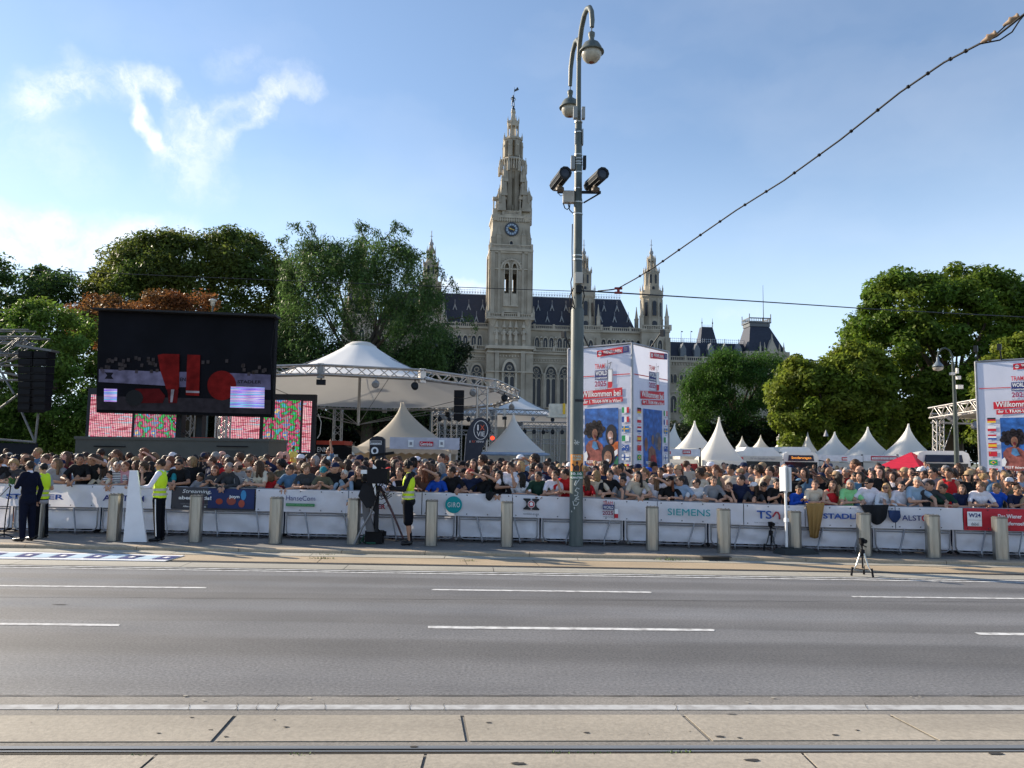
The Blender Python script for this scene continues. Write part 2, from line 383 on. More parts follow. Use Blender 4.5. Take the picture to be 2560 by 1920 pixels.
def dash(name, pts, z=.004):
    v = [G(x, y) for x, y in pts]
    for p in v: p.z = z
    mb = MB(); mb.poly(v); o = mb.build(name, M_paint); tag(o, kind='structure')
dash('road_marking', [(-700, 1556), (297, 1566), (300, 1561), (-700, 1551)])
dash('road_marking', [(1073, 1571.5), (1785, 1578.5), (1787, 1575), (1780, 1573.3), (1070, 1565.5), (1070, 1571)])
dash('road_marking', [(2436, 1582), (2450, 1588), (3300, 1597), (3300, 1590.5)])
dash('road_marking', [(-900, 1457.5), (514, 1471.2), (517, 1468.5), (-900, 1454)])
dash('road_marking', [(1078, 1475.5), (1084, 1476), (1628, 1482.7), (1630, 1480.5), (1625, 1479.6), (1084, 1473)])
dash('road_marking', [(2126, 1491), (2135, 1493.3), (3400, 1508.5), (3400, 1504.8)])

# near tram rail set in concrete
strip('tram_rail', (1877, 1875.5), (1870, 1867), .012, M_steel)
strip('tram_groove', (1880.5, 1879), (1877, 1875.5), .006, mat('groove', (.045, .04, .035), .8))
strip('tram_rail', (1883.5, 1882), (1880.5, 1879), .010, M_steel)
strip('tram_groove', (1888, 1886), (1883.5, 1882), .004, mat('groove2', (.035, .03, .025), .8))
strip('seal_strip', (1870.5, 1867.5), (1859, 1854), .005, M_rough)
def slabs(name, near, far, z, m, joints, X0=-40, X1=40, zp=0.0, gap=.03, thick=0.0):
    """concrete slabs between two ground lines, cut at joints given as pixel pairs (near, far)"""
    a0, a1 = gline(*near, zp, X0, X1); b0, b1 = gline(*far, zp, X0, X1)
    def onl(p0, p1, x): t = (x-p0.x)/(p1.x-p0.x); return p0.lerp(p1, t)
    js = []
    for (nx, ny), (fx, fy) in joints: js.append((G(nx, ny, zp).x, G(fx, fy, zp).x))
    js.sort(); step = 2.6
    while js[0][0] > X0+step: js.insert(0, (js[0][0]-step, js[0][1]-step))
    while js[-1][0] < X1-step: js.append((js[-1][0]+step, js[-1][1]+step))
    for i in range(len(js)-1):
        n0, n1 = js[i][0]+gap/2, js[i+1][0]-gap/2; f0, f1 = js[i][1]+gap/2, js[i+1][1]-gap/2
        P = [onl(a0, a1, n0), onl(a0, a1, n1), onl(b0, b1, f1), onl(b0, b1, f0)]
        P = [Vector((p.x, p.y, z)) for p in P]; mb = MB(); Q = [Vector((p.x, p.y, z-.004)) for p in P]
        mb.hexa(Q+P); o = mb.build(name, m); tag(o, kind='structure')
slabs('concrete_slab', (1858, 1853), (1792, 1789), .010, M_conc, [((530, 1858), (588, 1792)), ((1168, 1856), (1155, 1792)), ((1777, 1855), (1706, 1790)), ((2345, 1854), (2222, 1790))], gap=.030)
slabs('concrete_slab', (2500, 2500), (1893, 1886), .012, M_conc, [((365, 1920), (385, 1897)), ((1062, 1920), (1063, 1893)), ((2045, 1920), (2005, 1887))], gap=.02)

# far tram bed: pale slabs, groove, tan slabs, gutter, kerb
strip('tram_bed', (1414, 1451.5), (1369, 1417), .001, M_dark)
slabs('concrete_slab', (1412, 1450), (1399.5, 1440), .008, M_conc3, [((32, 1409.7), (66, 1402)), ((457, 1415.5), (476, 1408)), ((861, 1422.7), (870, 1414)), ((1235, 1428), (1232, 1420)), ((1632, 1433), (1613, 1424.7))], gap=.012)
slabs('concrete_slab', (1394.5, 1436), (1380, 1421), .008, M_conc2, [((793, 1407), (814, 1391)), ((1169, 1412), (1162, 1395)), ((1349, 1414), (1330, 1397)), ((1707, 1422), (1665, 1405)), ((2386, 1430), (2334, 1421))], gap=.015)
slabs('gutter', (1379, 1420), (1371, 1414), .008, M_conc3, [((780, 1388), (785, 1383)), ((1114, 1391), (1117, 1385)), ((1443, 1398), (1440, 1391))], gap=.012)
strip('tram_rail', (1397.5, 1438.3), (1396, 1437), .006, mat('rail_dark', (.1, .09, .085), .4, .6))

# kerb: a real step, in stones
k0, k1 = gline(1369.5, 1415.5, 0, -40, 40)
kd = (k1-k0).normalized(); kn = Vector((-kd.y, kd.x, 0))
KERB0, KERBD, KERBN = k0.copy(), kd, kn
mb = None; s = 0.0; i = 0
while s < 80:
    ln = random.choice((1.6, 2.0, 2.2, 2.6))
    a = k0+kd*(s+.006); b = k0+kd*(min(s+ln, 80)-.006); w = kn*.26; j = random.uniform(-.004, .004)
    P = [a, b, b+w, a+w]; mb = MB(); bev = kn*.02
    mb.hexa([Vector((p.x, p.y, -.02)) for p in P]+[Vector((p.x, p.y, ZK+j-.015)) for p in P])
    T = [a+bev, b+bev, b+w, a+w]
    mb.hexa([Vector((p.x, p.y, ZK+j-.015)) for p in P]+[Vector((p.x, p.y, ZK+j)) for p in T])
    tag(mb.build('kerb_stone', M_kerb), kind='structure'); s += ln; i += 1
# pavement behind the kerb, and the square
a = k0+kn*.262; b = k1+kn*.262
mb = MB(); Z = ZK-.006
mb.hexa([Vector((a.x, a.y, -.02)), Vector((b.x, b.y, -.02)), Vector((b.x, b.y+5.2, -.02)), Vector((a.x, a.y+5.2, -.02)), Vector((a.x, a.y, Z)), Vector((b.x, b.y, Z)), Vector((b.x, b.y+5.2, Z)), Vector((a.x, a.y+5.2, Z))])
tag(mb.build('pavement', M_pave), kind='structure')
mb = MB(); mb.poly([(a.x-300, a.y+30, ZK-.004), (a.x, a.y+5.2, ZK-.004), (b.x, b.y+5.2, ZK-.004), (b.x+300, b.y+5, ZK-.004), (400, 330, ZK-.004), (-400, 330, ZK-.004)])
tag(mb.build('square', M_plaza), kind='structure')
# cast-iron drain inlet in the kerb line
mb = MB(); p = G(1790, 1402); mb.box((p.x, p.y+.05, .04), (.5, .12, .07)); mb.box((p.x, p.y+.02, .076), (.56, .18, .012))
tag(mb.build('drain_inlet', mat('inlet', (.05, .045, .04), .7)), 'dark rusty drain inlet set in the kerb between two bollards', 'drain')

# weeds in the slab joints: uncountable growth
mb = MB()
for (x, y, n, s) in ((806, 1398, 60, .06), (1168, 1404, 30, .05), (1680, 1402, 50, .07), (745, 1891, 16, .02), (350, 1893, 12, .02), (1395, 1886, 14, .02), (1480, 1887, 10, .02), (1680, 1885, 14, .02), (1710, 1884, 10, .02), (810, 1388, 20, .05)):
    c = G(x, y)
    for k in range(n):
        q = c+Vector((random.gauss(0, s*2.2), random.gauss(0, s*.5), .01)); an = random.uniform(0, 6.3); h = random.uniform(.3, 1)*s*.8; d = Vector((math.cos(an), math.sin(an), 0))
        mb.add([q-d.cross(Vector((0, 0, 1)))*.006, q+d.cross(Vector((0, 0, 1)))*.006, q+d*h*.7+Vector((0, 0, h))], [(0, 1, 2)])
tag(mb.build('weeds', mat('weed', (.10, .16, .04), .7, island=.3)), 'small green weeds growing in the joints of the concrete slabs', 'weeds', kind='stuff')

# seams, cracks and stains worn into the street
M_crack = mat('crack', (.045, .042, .04), .8); M_patch = asphalt('oil_stain', (.085, .082, .08), None, .5, .35, 40)
def crack(pts, w, z, name='crack'):
    P = [G(*p) for p in pts]; mb = MB(); L_, R_ = [], []
    for i, p in enumerate(P):
        t = (P[min(i+1, len(P)-1)]-P[max(i-1, 0)]).normalized(); n = Vector((-t.y, t.x, 0))*w*random.uniform(.4, 1); L_.append(Vector((p.x, p.y, z))+n); R_.append(Vector((p.x, p.y, z))-n)
    for i in range(len(P)-1): mb.quad(L_[i], R_[i], R_[i+1], L_[i+1])
    tag(mb.build(name, M_crack), kind='structure')
for px in (140, 470, 590, 640, 690, 810, 1025, 1110, 1690, 2170):
    x = px; pts = [(x+random.uniform(-3, 3)+(1777-y)*.5*((1280-px)/1280), y) for y in (1778, 1773, 1769, 1765, 1761)]
    crack(pts, .0028, .0125)
crack([(x, 1493+(x/2560)*13+random.uniform(-.4, .4)) for x in range(-200, 2800, 60)], .007, .005, 'seam')
crack([(x, 1741.5+random.uniform(-.8, .8)) for x in range(-200, 2800, 50)], .009, .010, 'seam')
for (x, y, rx, ry) in ((1035, 1872, .03, .015), (1800, 1846, .035, .015), (715, 1822, .02, .01), (1830, 1790, .04, .008), (1880, 1906, .05, .02), (1296, 1915, .05, .02), (2490, 1890, .06, .02), (150, 1512, .1, .02)):
    c = G(x, y); mb = MB(); zq = .0145 if y < 1890 else .0165
    if y < 1740: zq = .0055
    mb.poly([(c.x+rx*random.uniform(.7, 1.2)*math.cos(k*.45), c.y+ry*random.uniform(.7, 1.2)*math.sin(k*.45), zq) for k in range(14)]); tag(mb.build('stain', M_patch if rx > .1 else M_crack), kind='structure')
for k in range(26):
    x = random.uniform(0, 2560); y = random.choice((random.uniform(1795, 1850), random.uniform(1742, 1762))); c = G(x, y); mb = MB(); r = random.uniform(.004, .016); mb.poly([(c.x+r*2*random.uniform(.5, 1)*math.cos(a*.9), c.y+r*random.uniform(.5, 1)*math.sin(a*.9), .0135) for a in range(7)]); tag(mb.build('chip', M_crack if y > 1790 else M_conc3), kind='structure')
# ---------------------------------------------------------------- town hall
THY, THR = 201.0, R(6.3)
_o = AT(1274, 1142, THY); TH0 = Vector((_o.x, _o.y, ZK))
_ru = Vector((math.cos(THR), math.sin(THR), 0)); _rw = Vector((-math.sin(THR), math.cos(THR), 0))
def FP(px, py, w=0.0):
    """picture point -> (along facade u, height z) on the facade plane w metres behind the tower front"""
    d = ray(px, py); o = Vector((0, 0, CAM_H)); p0 = TH0+_rw*w
    t = (p0-o).dot(_rw)/d.dot(_rw); q = o+d*t-TH0
    return q.dot(_ru), q.z
stone = mat('sandstone', (.385, .34, .27), .85, var=.14, scale=.35, second=(.20, .165, .12), secmix=.55, secscale=.25, bump=.4, bscale=3)
stone2 = mat('sandstone_trim', (.47, .415, .33), .85, var=.12, scale=.6, second=(.25, .22, .18), secmix=.4, secscale=.5)
stoned = mat('stone_shadow_recess', (.26, .22, .17), .9, var=.12, scale=.5)
slate = mat('slate_roof', (.030, .036, .055), .55, var=.18, scale=1.2, stretch=(1, 1, 4))
glass = mat('dark_glass', (.012, .016, .028), .2, var=.1)
lead = mat('lead_ornament', (.3, .32, .34), .6)
copper = mat('dark_bronze', (.06, .07, .075), .5, .4)
TH = empty('town_hall', TH0, THR, 'pale stone neo-gothic town hall with blue slate roofs and one tall clock tower', 'town hall')
def win(cx, w, z0, zs, zt, y, parent, name='window', mull=True, rose=False, fr=.28, dep=.45):
    """gothic window: moulded frame and glass, standing on the wall face y"""
    out = arch(cx, w+fr*2, z0-fr*.6, zs, zt+fr*1.6); inn = arch(cx, w, z0, zs, zt)
    mb = MB(); mb.ring(out, inn, 'y', y-dep, y+.02)
    if mull:
        mb.bx(cx-.09, cx+.09, y-dep*.6, y-.05, z0, zs+.1)
        if rose:
            h = zt-zs
            def circ(x, z, r, n=12):
                o_ = [(x+r*math.cos(k*2*math.pi/n), z+r*math.sin(k*2*math.pi/n)) for k in range(n)]
                i_ = [(x+(r-.13)*math.cos(k*2*math.pi/n), z+(r-.13)*math.sin(k*2*math.pi/n)) for k in range(n)]
                mb.ring(o_, i_, 'y', y-dep*.6, y-.06)
            circ(cx, zs+h*.45, w*.235); circ(cx-w*.26, zs-h*.12, w*.2); circ(cx+w*.26, zs-h*.12, w*.2)
            for k in range(5):
                a = k*2*math.pi/5+math.pi/2; mb.lathe([(.11, -.05), (.11, .05)], 6, c=(cx+w*.12*math.cos(a), y-dep*.5, zs+h*.45+w*.12*math.sin(a)), M=Matrix.Rotation(math.pi/2, 3, 'X'))
            zz = zs-h*.42
            for sgn in (-1, 1):
                mb.ring(arch(cx+sgn*w*.25, w*.48, z0, zz-h*.25, zz+.1), arch(cx+sgn*w*.25, w*.36, z0, zz-h*.25, zz-.05), 'y', y-dep*.6, y-.06)
            mb.bx(cx-w/2, cx+w/2, y-dep*.5, y-.08, zz-h*.02, zz+h*.05)
    f = mb.build(name, stone2, parent)
    p = MB(); p.prism(inn, 'y', y-.03, y-.01); p.build('pane', glass, f)
    return f
def balustrade(x0, x1, y, z0, z1, parent, step=.55, m=stone2, posts=5.0, name='balustrade'):
    mb = MB(); h = z1-z0
    mb.bx(x0, x1, y-.25, y+.25, z0, z0+h*.2); mb.bx(x0, x1, y-.2, y+.2, z1-h*.2, z1)
    n = max(2, int((x1-x0)/step))
    for i in range(n):
        x = x0+(i+.5)*(x1-x0)/n; mb.bx(x-.11, x+.11, y-.1, y+.1, z0+h*.2, z1-h*.2)
    k = max(1, int((x1-x0)/posts))
    for i in range(k+1):
        x = x0+i*(x1-x0)/k; mb.bx(x-.3, x+.3, y-.28, y+.28, z0+.01, z1+.25)
    return mb.build(name, m, parent)
def pinnacle(mb, x, y, z0, h, r=.5):
    mb.box((x, y, z0+h*.25), (r*1.6, r*1.6, h*.5)); mb.lathe([(r*1.25, 0), (r*1.25, h*.04), (r*.85, h*.06), (0.06, h*.46)], 4, c=(x, y, z0+h*.5), smooth=False, phase=math.pi/4)
    mb.lathe([(r*.3, 0), (.03, .3)], 4, c=(x, y, z0+h*.93))
def figure(mb, x, y, z, h):
    mb.lathe([(.16*h, 0), (.15*h, .3*h), (.11*h, .5*h), (.17*h, .72*h), (.14*h, .8*h), (.05*h, .84*h), (.07*h, .9*h), (.07*h, .96*h), (.01, h)], 8, c=(x, y, z), sy=.7)
    mb.tube([(x-.15*h, y, z+.76*h), (x-.22*h, y-.1, z+.55*h), (x-.08*h, y-.25, z+.5*h)], .045*h, 6); mb.tube([(x+.15*h, y, z+.76*h), (x+.2*h, y-.1, z+.55*h), (x+.1*h, y-.2, z+.66*h)], .045*h, 6)

def main_wall():
    W0 = 5.0                                   # main facade stands 5 m behind the tower front
    uL, zEl = FP(940, 812, W0); uR, _ = FP(1668, 822, W0)
    _, zEave = FP(1420, 826, W0)
    mb = MB(); mb.bx(uL, uR, W0, W0+16, 0, zEave); mb.build('wall', stone, TH)
    # cornices and string courses
    mb = MB()
    for py, h, d in ((826, .5, .5), (885, .6, .6), (897, .3, .25), (908, .25, .2)):
        _, z = FP(1400, py, W0)
        mb.bx(uL-.1, uR+.1, W0-d, W0-.003, z-h/2, z+h/2)
    _, z = FP(1400, 902, W0); x = uL
    while x < uR: mb.bx(x, x+.3, W0-.22, W0-.004, z-.25, z+.25); x += .75
    mb.build('cornice', stone2, TH)
    _, z0 = FP(1400, 827, W0); _, z1 = FP(1400, 814, W0)
    balustrade(uL, uR, W0-.1, z0+.26, z1, TH)
    _, z2 = FP(1400, 884, W0); _, z3 = FP(1400, 873, W0)
    balustrade(uL, uR, W0-.75, z2+.3, z3+.3, TH, name='gallery_balustrade')
    # upper windows, in pairs
    _, a0 = FP(1376, 873, W0); _, a1 = FP(1376, 853, W0); _, a2 = FP(1376, 845, W0)
    zc, s1, s2 = a0+.3, a1, a2
    for px in (1112, 1127, 1148, 1163, 1184, 1199, 1342, 1363, 1378, 1399, 1413, 1434, 1449, 1508, 1523, 1544, 1559, 1580, 1595):
        u, _ = FP(px, 860, W0); win(u, 1.15, zc, s1, s2, W0, TH, 'window', mull=True, fr=.22, dep=.35)
    mb = MB()
    for px in (1137.5, 1174, 1352.5, 1388.5, 1424, 1498, 1533.5, 1569.5):
        mb = MB(); u, _ = FP(px, 860, W0); figure(mb, u, W0-.5, zc, (s2-zc)*.8); f_ = mb.build('statue', stone2, TH); mb = MB(); mb.box((u, W0-.3, s2+.1), (.9, .6, .5), taper=.3); mb.build('canopy', stone2, f_)
    # great tracery windows of the banqueting hall
    _, b0 = FP(1376, 1018, W0); _, b1 = FP(1376, 938, W0); _, b2 = FP(1376, 917, W0)
    for px in (1085, 1120, 1155, 1191, 1340, 1376.7, 1411, 1447, 1482, 1518, 1554, 1590):
        u, _ = FP(px, 950, W0); win(u, 2.9, b0, b1, b2, W0, TH, 'great_window', rose=True, fr=.35, dep=.6)
    mb = MB()
    for px in (1102, 1137.5, 1173, 1207, 1358.5, 1394, 1429, 1464.5, 1500, 1536, 1572, 1607):
        mb = MB(); u, _ = FP(px, 950, W0); mb.lathe([(.32, 0), (.32, b1-.5), (.45, b1), (.2, b1+.5)], 8, c=(u, W0-.55, 0)); mb.build('pillar', stone2, TH)
    # steep slate roof with iron cresting
    u0, zr = FP(985, 731, W0+8); u1, zr1 = FP(1550, 750, W0+8); zr = (zr+zr1)/2
    _, ze = FP(1420, 822, W0)
    ul, _ = FP(940, 820, W0); ur, _ = FP(1592, 820, W0)
    mb = MB(); y0, y1, ym = W0+.9, W0+15, W0+7.2
    mb.hexa([(ul, y0, ze), (ur, y0, ze), (ur, y1, ze), (ul, y1, ze), (u0, ym, zr), (u1, ym, zr), (u1, ym+1.6, zr), (u0, ym+1.6, zr)])
    rf = mb.build('roof', slate, TH)
    mb = MB(); x = u0
    mb.bx(u0, u1, ym-.03, ym+.03, zr+.05, zr+.15); mb.bx(u0, u1, ym-.03, ym+.03, zr+.75, zr+.83); mb.bx(u0, u1, ym-.03, ym+.03, zr+1.25, zr+1.31)
    while x < u1: mb.bx(x, x+.07, ym-.03, ym+.03, zr+.15, zr+1.5); mb.bx(x-.2, x+.27, ym-.025, ym+.025, zr+.4, zr+.62); x += .75
    mb.build('cresting', mat('iron_cresting', (.4, .44, .5), .5), rf)
    mb = MB()                                # little gabled dormers in two rows
    def dorm(px, py, s=1.0):
        mb = MB()
        u, z = FP(px, py, W0+2); t = (z-ze)/(zr-ze); y = y0+(ym-y0)*t
        h = 2.6*s; w = .75*s
        mb.prism([(u-w, z-h*.5), (u-w*.72, z-h*.5), (u, z+h*.05), (u+w*.72, z-h*.5), (u+w, z-h*.5), (u, z+h*.4)], 'y', y-.55, y+1.2)
        mb.bx(u-.05, u+.05, y-.5, y-.4, z+h*.38, z+h*.8); mb.build('dormer', lead, rf)
    for i, px in enumerate((1010, 1048, 1138, 1173, 1208, 1349, 1384, 1419, 1516, 1549)): dorm(px, 762+i*.5)
    for px in (1010, 1040, 1075, 1115, 1155, 1191, 1335, 1369, 1405, 1503, 1538, 1573): dorm(px, 797)
main_wall()

def big_tower():
    T = TH
    def zz(py, px=1278): return FP(px, py, 0)[1]
    uL = FP(1226, 700)[0]; uR = FP(1328.5, 700)[0]; c = (uL+uR)/2; hw = (uR-uL)/2; D = 2*hw*.86
    zb, zs_, zg, zk, zl = zz(868), zz(794), zz(624), zz(541), zz(536)
    bw = (FP(1331, 940)[0]-FP(1215, 940)[0])/2
    cy = D/2
    # base storeys with corner buttresses
    mb = MB(); mb.bx(c-bw+.3, c+bw-.3, .3, D+.5, 0, zb)
    for sx in (-1, 1):
        mb.bx(c+sx*(bw-1.0)-1.0, c+sx*(bw-1.0)+1.0, -.25, 2.0, 0, zb-1.2); mb.bx(c+sx*hw*.63-.55, c+sx*hw*.63+.55, -.6, .8, 0, zb-1.0)
    mb.bx(c-hw, c+hw, .45, D, zb, zs_)
    for sx in (-1, 1):
        mb.bx(c+sx*(hw-.9)-.9, c+sx*(hw-.9)+.9, .1, 1.6, zb, zs_-.8)
    mb.build('tower_base', stone, T)
    mb = MB()
    mb.bx(c-bw-.25, c+bw+.25, -.8, D+.8, zb-.5, zb+.35); mb.bx(c-bw-.05, c+bw+.05, -.65, D+.6, zb-1.6, zb-1.2)
    mb.bx(c-bw-.1, c+bw+.1, -.7, D+.6, zz(930)-.15, zz(930)+.15)
    for sx in (-.8, -.35, .35, .8): pass
    x = c-3.5
    while x < c+3.5: mb.bx(x, x+.35, -.05, .28, zb-2.6, zb-2.1); x += .8
    mb.bx(c-bw-.2, c+bw+.2, -.75, D+.75, zs_-.55, zs_-.05)
    for sx in (-1, 1): mb.lathe([(.5, 0), (1.1, 1.6), (1.5, 2.1)], 8, c=(c+sx*(hw-.8), .6, zs_-2.5), smooth=False)
    mb.build('cornice', stone2, T)
    win(c-.1, 3.0, zz(1010), zz(930), zz(905), .28, T, 'great_window', rose=True, fr=.5, dep=.7)
    # statues in niches
    for i, (px, big) in enumerate(((1241.7, 0), (1260, 1), (1275.5, 1), (1290, 1), (1309.2, 0))):
        u, _ = FP(px, 836); s = MB(); z0 = zz(852 if i in (1, 2, 3) else 850); h = zz(822)-z0
        figure(s, u, -.15 if not big else .1, z0, h)
        st = s.build('statue', stone2, T); s = MB(); s.lathe([(.5, zb+.35), (.45, z0-.1), (.6, z0-.02)], 8, c=(u, .1, 0)); s.build('pedestal', stone2, st)
        s = MB(); s.lathe([(.35, 0), (.6, .2), (.5, .5), (.12, 2.0)], 6, c=(u, .1, z0+h+.15), smooth=False); s.build('canopy', stone2, st)
    # front balcony
    zbt = zz(784.5)
    for x0, x1 in ((c-hw-.2, c-hw*.4), (c-hw*.38, c+hw*.38), (c+hw*.4, c+hw+.2)):
        balustrade(x0, x1, -.45 if x0 != c-hw*.38 else -.6, zs_, zbt, T, .5, posts=4, name='balcony_balustrade')
    mb = MB()
    for sx in (-1, 1):
        for k in (0, 1): mb = MB(); pinnacle(mb, c+sx*(hw+.75), .3+k*2.2, zs_-.3, 3.6, .35); mb.build('pinnacle', stone2, T)
    # belfry: piers round a hollow core so that the sky shows through the openings
    zo1, zo0, zsp, zt_ = zz(733), zz(764), zz(672), zz(659)
    ow = FP(1272.6, 700)[0]-FP(1261.6, 700)[0]; o1 = FP(1267, 700)[0]; o2 = FP(1286.2, 700)[0]
    def wallface(y0, y1):
        mb.bx(uL, o1-ow/2, y0, y1, zs_, zg); mb.bx(o1+ow/2, o2-ow/2, y0, y1, zs_, zg); mb.bx(o2+ow/2, uR, y0, y1, zs_, zg)
        for oc in (o1, o2):
            mb.bx(oc-ow/2, oc+ow/2, y0, y1, zs_, zo1 if y0 < 2 else zz(712))
            tip = arch(oc, ow, zsp-1, zsp, zt_)[2:]
            pts = [(oc+ow/2, zg), (oc-ow/2, zg)]+[(oc-ow/2, zsp)]+[(a, b) for a, b in reversed(tip)][1:-1]+[(oc+ow/2, zsp)]
            mb.prism(pts, 'y', y0, y1)
    mb = MB(); wallface(.0, 1.3); wallface(D-1.3, D)
    mb.bx(uL, uL+1.3, 1.3, D-1.3, zs_, zg); mb.bx(uR-1.3, uR, 1.3, D-1.3, zs_, zg); mb.bx(uL+1.3, uR-1.3, 1.3, D-1.3, zz(682), zg)
    for sx in (-1, 1):      # buttress strips, front and flank
        mb.bx(c+sx*(hw-.55)-.55, c+sx*(hw-.55)+.55, -.35, -.002, zs_, zg-.6); mb.bx(c+sx*(hw-2.3)-.35, c+sx*(hw-2.3)+.35, -.3, -.002, zs_, zg-.6)
        for yy in (.9, D-.9): mb.box((c+sx*(hw+.2), yy, (zs_+zg)/2), (.42, 1.3, zg-zs_-1.2))
    mb.build('belfry', stone, T)
    mb = MB()
    for oc in (o1, o2): mb.ring(arch(oc, ow+.55, zo0, zsp, zt_+.7), arch(oc, ow+.02, zo0+.1, zsp, zt_), 'y', -.25, .05); mb.bx(oc-ow/2, oc+ow/2, -.12, .0, zo0, zz(735))
    n = 10; rc = FP(1304.5, 673)[0]-c; zc = zz(673)
    big = [(c+rc*math.cos(a), zc+rc*math.sin(a)) for a in [math.pi*k/n for k in range(n+1)]]; sm = [(c+(rc-.5)*math.cos(a), zc+(rc-.5)*math.sin(a)) for a in [math.pi*k/n for k in range(n+1)]]
    mb.prism(big+list(reversed(sm)), 'y', -.4, -.01)
    for k in range(13):
        a = math.pi*(k+.5)/13; mb.box((c+(rc+.15)*math.cos(a), -.25, zc+(rc+.15)*math.sin(a)), (.22, .4, .22))
    mb.bx(uL-.25, uR+.25, -.3, -.01, zc-.15, zc+.15)
    mb.bx(c-rc*.7, c+rc*.7, -.5, -.01, zo0-.3, zo0); mb.bx(c-rc*.7-.1, c+rc*.7+.1, -.7, -.01, zz(782), zz(780))
    mb.bx(uL-.4, uR+.4, -.5, D+.4, zg-.5, zg); mb.bx(uL-.2, uR+.2, -.3, D+.2, zg-1.0, zg-.55)
    mb.build('moulding', stone2, T)
    balustrade(uL, uR, -.2, zg+.02, zz(612), T, .35, posts=20, name='gallery_balustrade')
    # clock stage
    kw = (FP(1326, 580)[0]-FP(1232, 580)[0])/2; kc = (FP(1326, 580)[0]+FP(1232, 580)[0])/2
    mb = MB(); mb.bx(kc-kw, kc+kw, .5, D-.5, zg, zk)
    for sx in (-1, 1):
        for yy in (.7, D-.7):
            pinnacle(mb, kc+sx*(kw*.66), yy-.1 if yy < 2 else yy, zg, zz(552)-zg, .75); pinnacle(mb, kc+sx*(kw-.1), yy+.25, zg, zz(566)-zg, .6)
    mb.build('clock_stage', stone, T)
    mb = MB(); mb.bx(kc-kw-.35, kc+kw+.35, .1, D-.1, zk-.35, zk+.35); mb.bx(kc-kw-.15, kc+kw+.15, .3, D-.3, zk-1.0, zk-.6)
    x = kc-kw+1.2
    while x < kc+kw-1.2: mb.bx(x, x+.3, .1, .5, zk-1.4, zk-.4); x += .62
    for s_ in (-1, 1): mb.lathe([(1.0, -1.2), (1.3, 0), (1.3, .5)], 8, c=(kc+s_*(kw-.9), 1.0, zk), smooth=False)
    mb.build('cornice', stone2, T)
    win(c, .8, zz(612), zz(606), zz(602), .5, T, 'window', mull=False, fr=.2, dep=.3)
    # clock
    ccx, ccz = FP(1279.7, 572.4); cr = 16.5*(201/FPX)*1.02
    Mc = Matrix.Rotation(math.pi/2, 3, 'X')
    cl = MB(); cl.lathe([(cr+.15, -.1), (cr+.15, .35), (cr-.1, .38), (cr-.1, .2)], 32, c=(ccx, .45, ccz), M=Mc, smooth=False); clk = cl.build('clock', mat('clock_rim', (.05, .06, .08), .4), T)
    cl = MB(); cl.lathe([(cr-.1, 0), (cr-.1, .02)], 32, c=(ccx, .22, ccz), M=Mc, smooth=False); cl.build('clock_face', mat('clock_face', (.03, .035, .05), .3), clk)
    cl = MB()
    for k in range(12):
        a = k*math.pi/6+math.pi/12; r0, r1 = cr*.56, cr*.88; da = .2
        p = [(ccx+r*math.cos(a+s_*da*(1 if r == r1 else .95)), ccz+r*math.sin(a+s_*da)) for r, s_ in ((r0, -1), (r1, -1), (r1, 1), (r0, 1))]
        cl.prism(p, 'y', .13, .18)
    cl.build('numeral_ring', mat('clock_panels', (.32, .4, .5), .4), clk)
    cl = MB(); gold = mat('gilded', (.75, .5, .12), .35, .5)
    for ang, ln, w in ((-205, cr*.78, .2), (-17, cr*.55, .28)):
        a = R(ang); d = Vector((math.cos(a), 0, math.sin(a))); n_ = Vector((-d.z, 0, d.x)); o_ = Vector((ccx, .08, ccz))
        q = [o_-d*.6-n_*w*.6, o_-n_*w*.4, o_+d*ln, o_+n_*w*.4, o_-d*.6+n_*w*.6]
        cl.prism([(v.x, v.z) for v in q], 'y', .04, .1)
    cl.build('clock_hand', gold, clk)
    # octagonal upper stages
    zA = zz(536); balustrade(kc-kw*.45, kc+kw*.45, .3, zk+.35, zz(526), T, .35, posts=20, name='gallery_balustrade')
    oc_y = D/2
    def octo(r0, r1, za, zb_, name='lantern_stage', m=stone):
        mb = MB(); mb.lathe([(r0, za), (r1, zb_)], 8, c=(kc2, oc_y, 0), smooth=False, phase=math.pi/8); return mb.build(name, m, T)
    kc2 = FP(1280.5, 480, oc_y)[0]
    def hz(py): return FP(1280, py, oc_y)[1]
    def hwid(px0, px1, py): return (FP(px1, py, oc_y)[0]-FP(px0, py, oc_y)[0])/2
    # stage A: 1262-1300 wide (core), openings between buttresses
    rA = hwid(1262.5, 1299, 470)/.92
    mb = MB()
    for k in range(8):
        a = k*math.pi/4; q = Matrix.Rotation(a, 3, 'Z')
    def ringpiers(r, za, zb_, wpier, dep, mbb):
        for k in range(8):
            a = k*math.pi/4+math.pi/8
            mbb.box((kc2+r*math.cos(a), oc_y+r*math.sin(a), (za+zb_)/2), (dep, wpier, zb_-za), rz=a)
    zA0, zA1 = hz(538), hz(433)
    ringpiers(rA*.95, zA0, zA1, 1.15, 1.3, mb)
    mb.lathe([(rA, zA0), (rA, hz(519))], 8, c=(kc2, oc_y, 0), smooth=False, phase=math.pi/8)
    mb.lathe([(rA, hz(452)), (rA, zA1)], 8, c=(kc2, oc_y, 0), smooth=False, phase=math.pi/8)
    for k in range(8):         # piers framing each opening
        a = k*math.pi/4; q = Vector((math.cos(a), math.sin(a), 0)); n_ = Vector((-q.y, q.x, 0))
        for s_ in (-1, 1):
            p = Vector((kc2, oc_y, 0))+q*rA*.9+n_*s_*rA*.28; mb.box((p.x, p.y, (hz(519)+hz(452))/2), (.5, rA*.22, hz(452)-hz(519)), rz=a)
    mb.build('lantern_stage', stone, T)
    mb = MB()
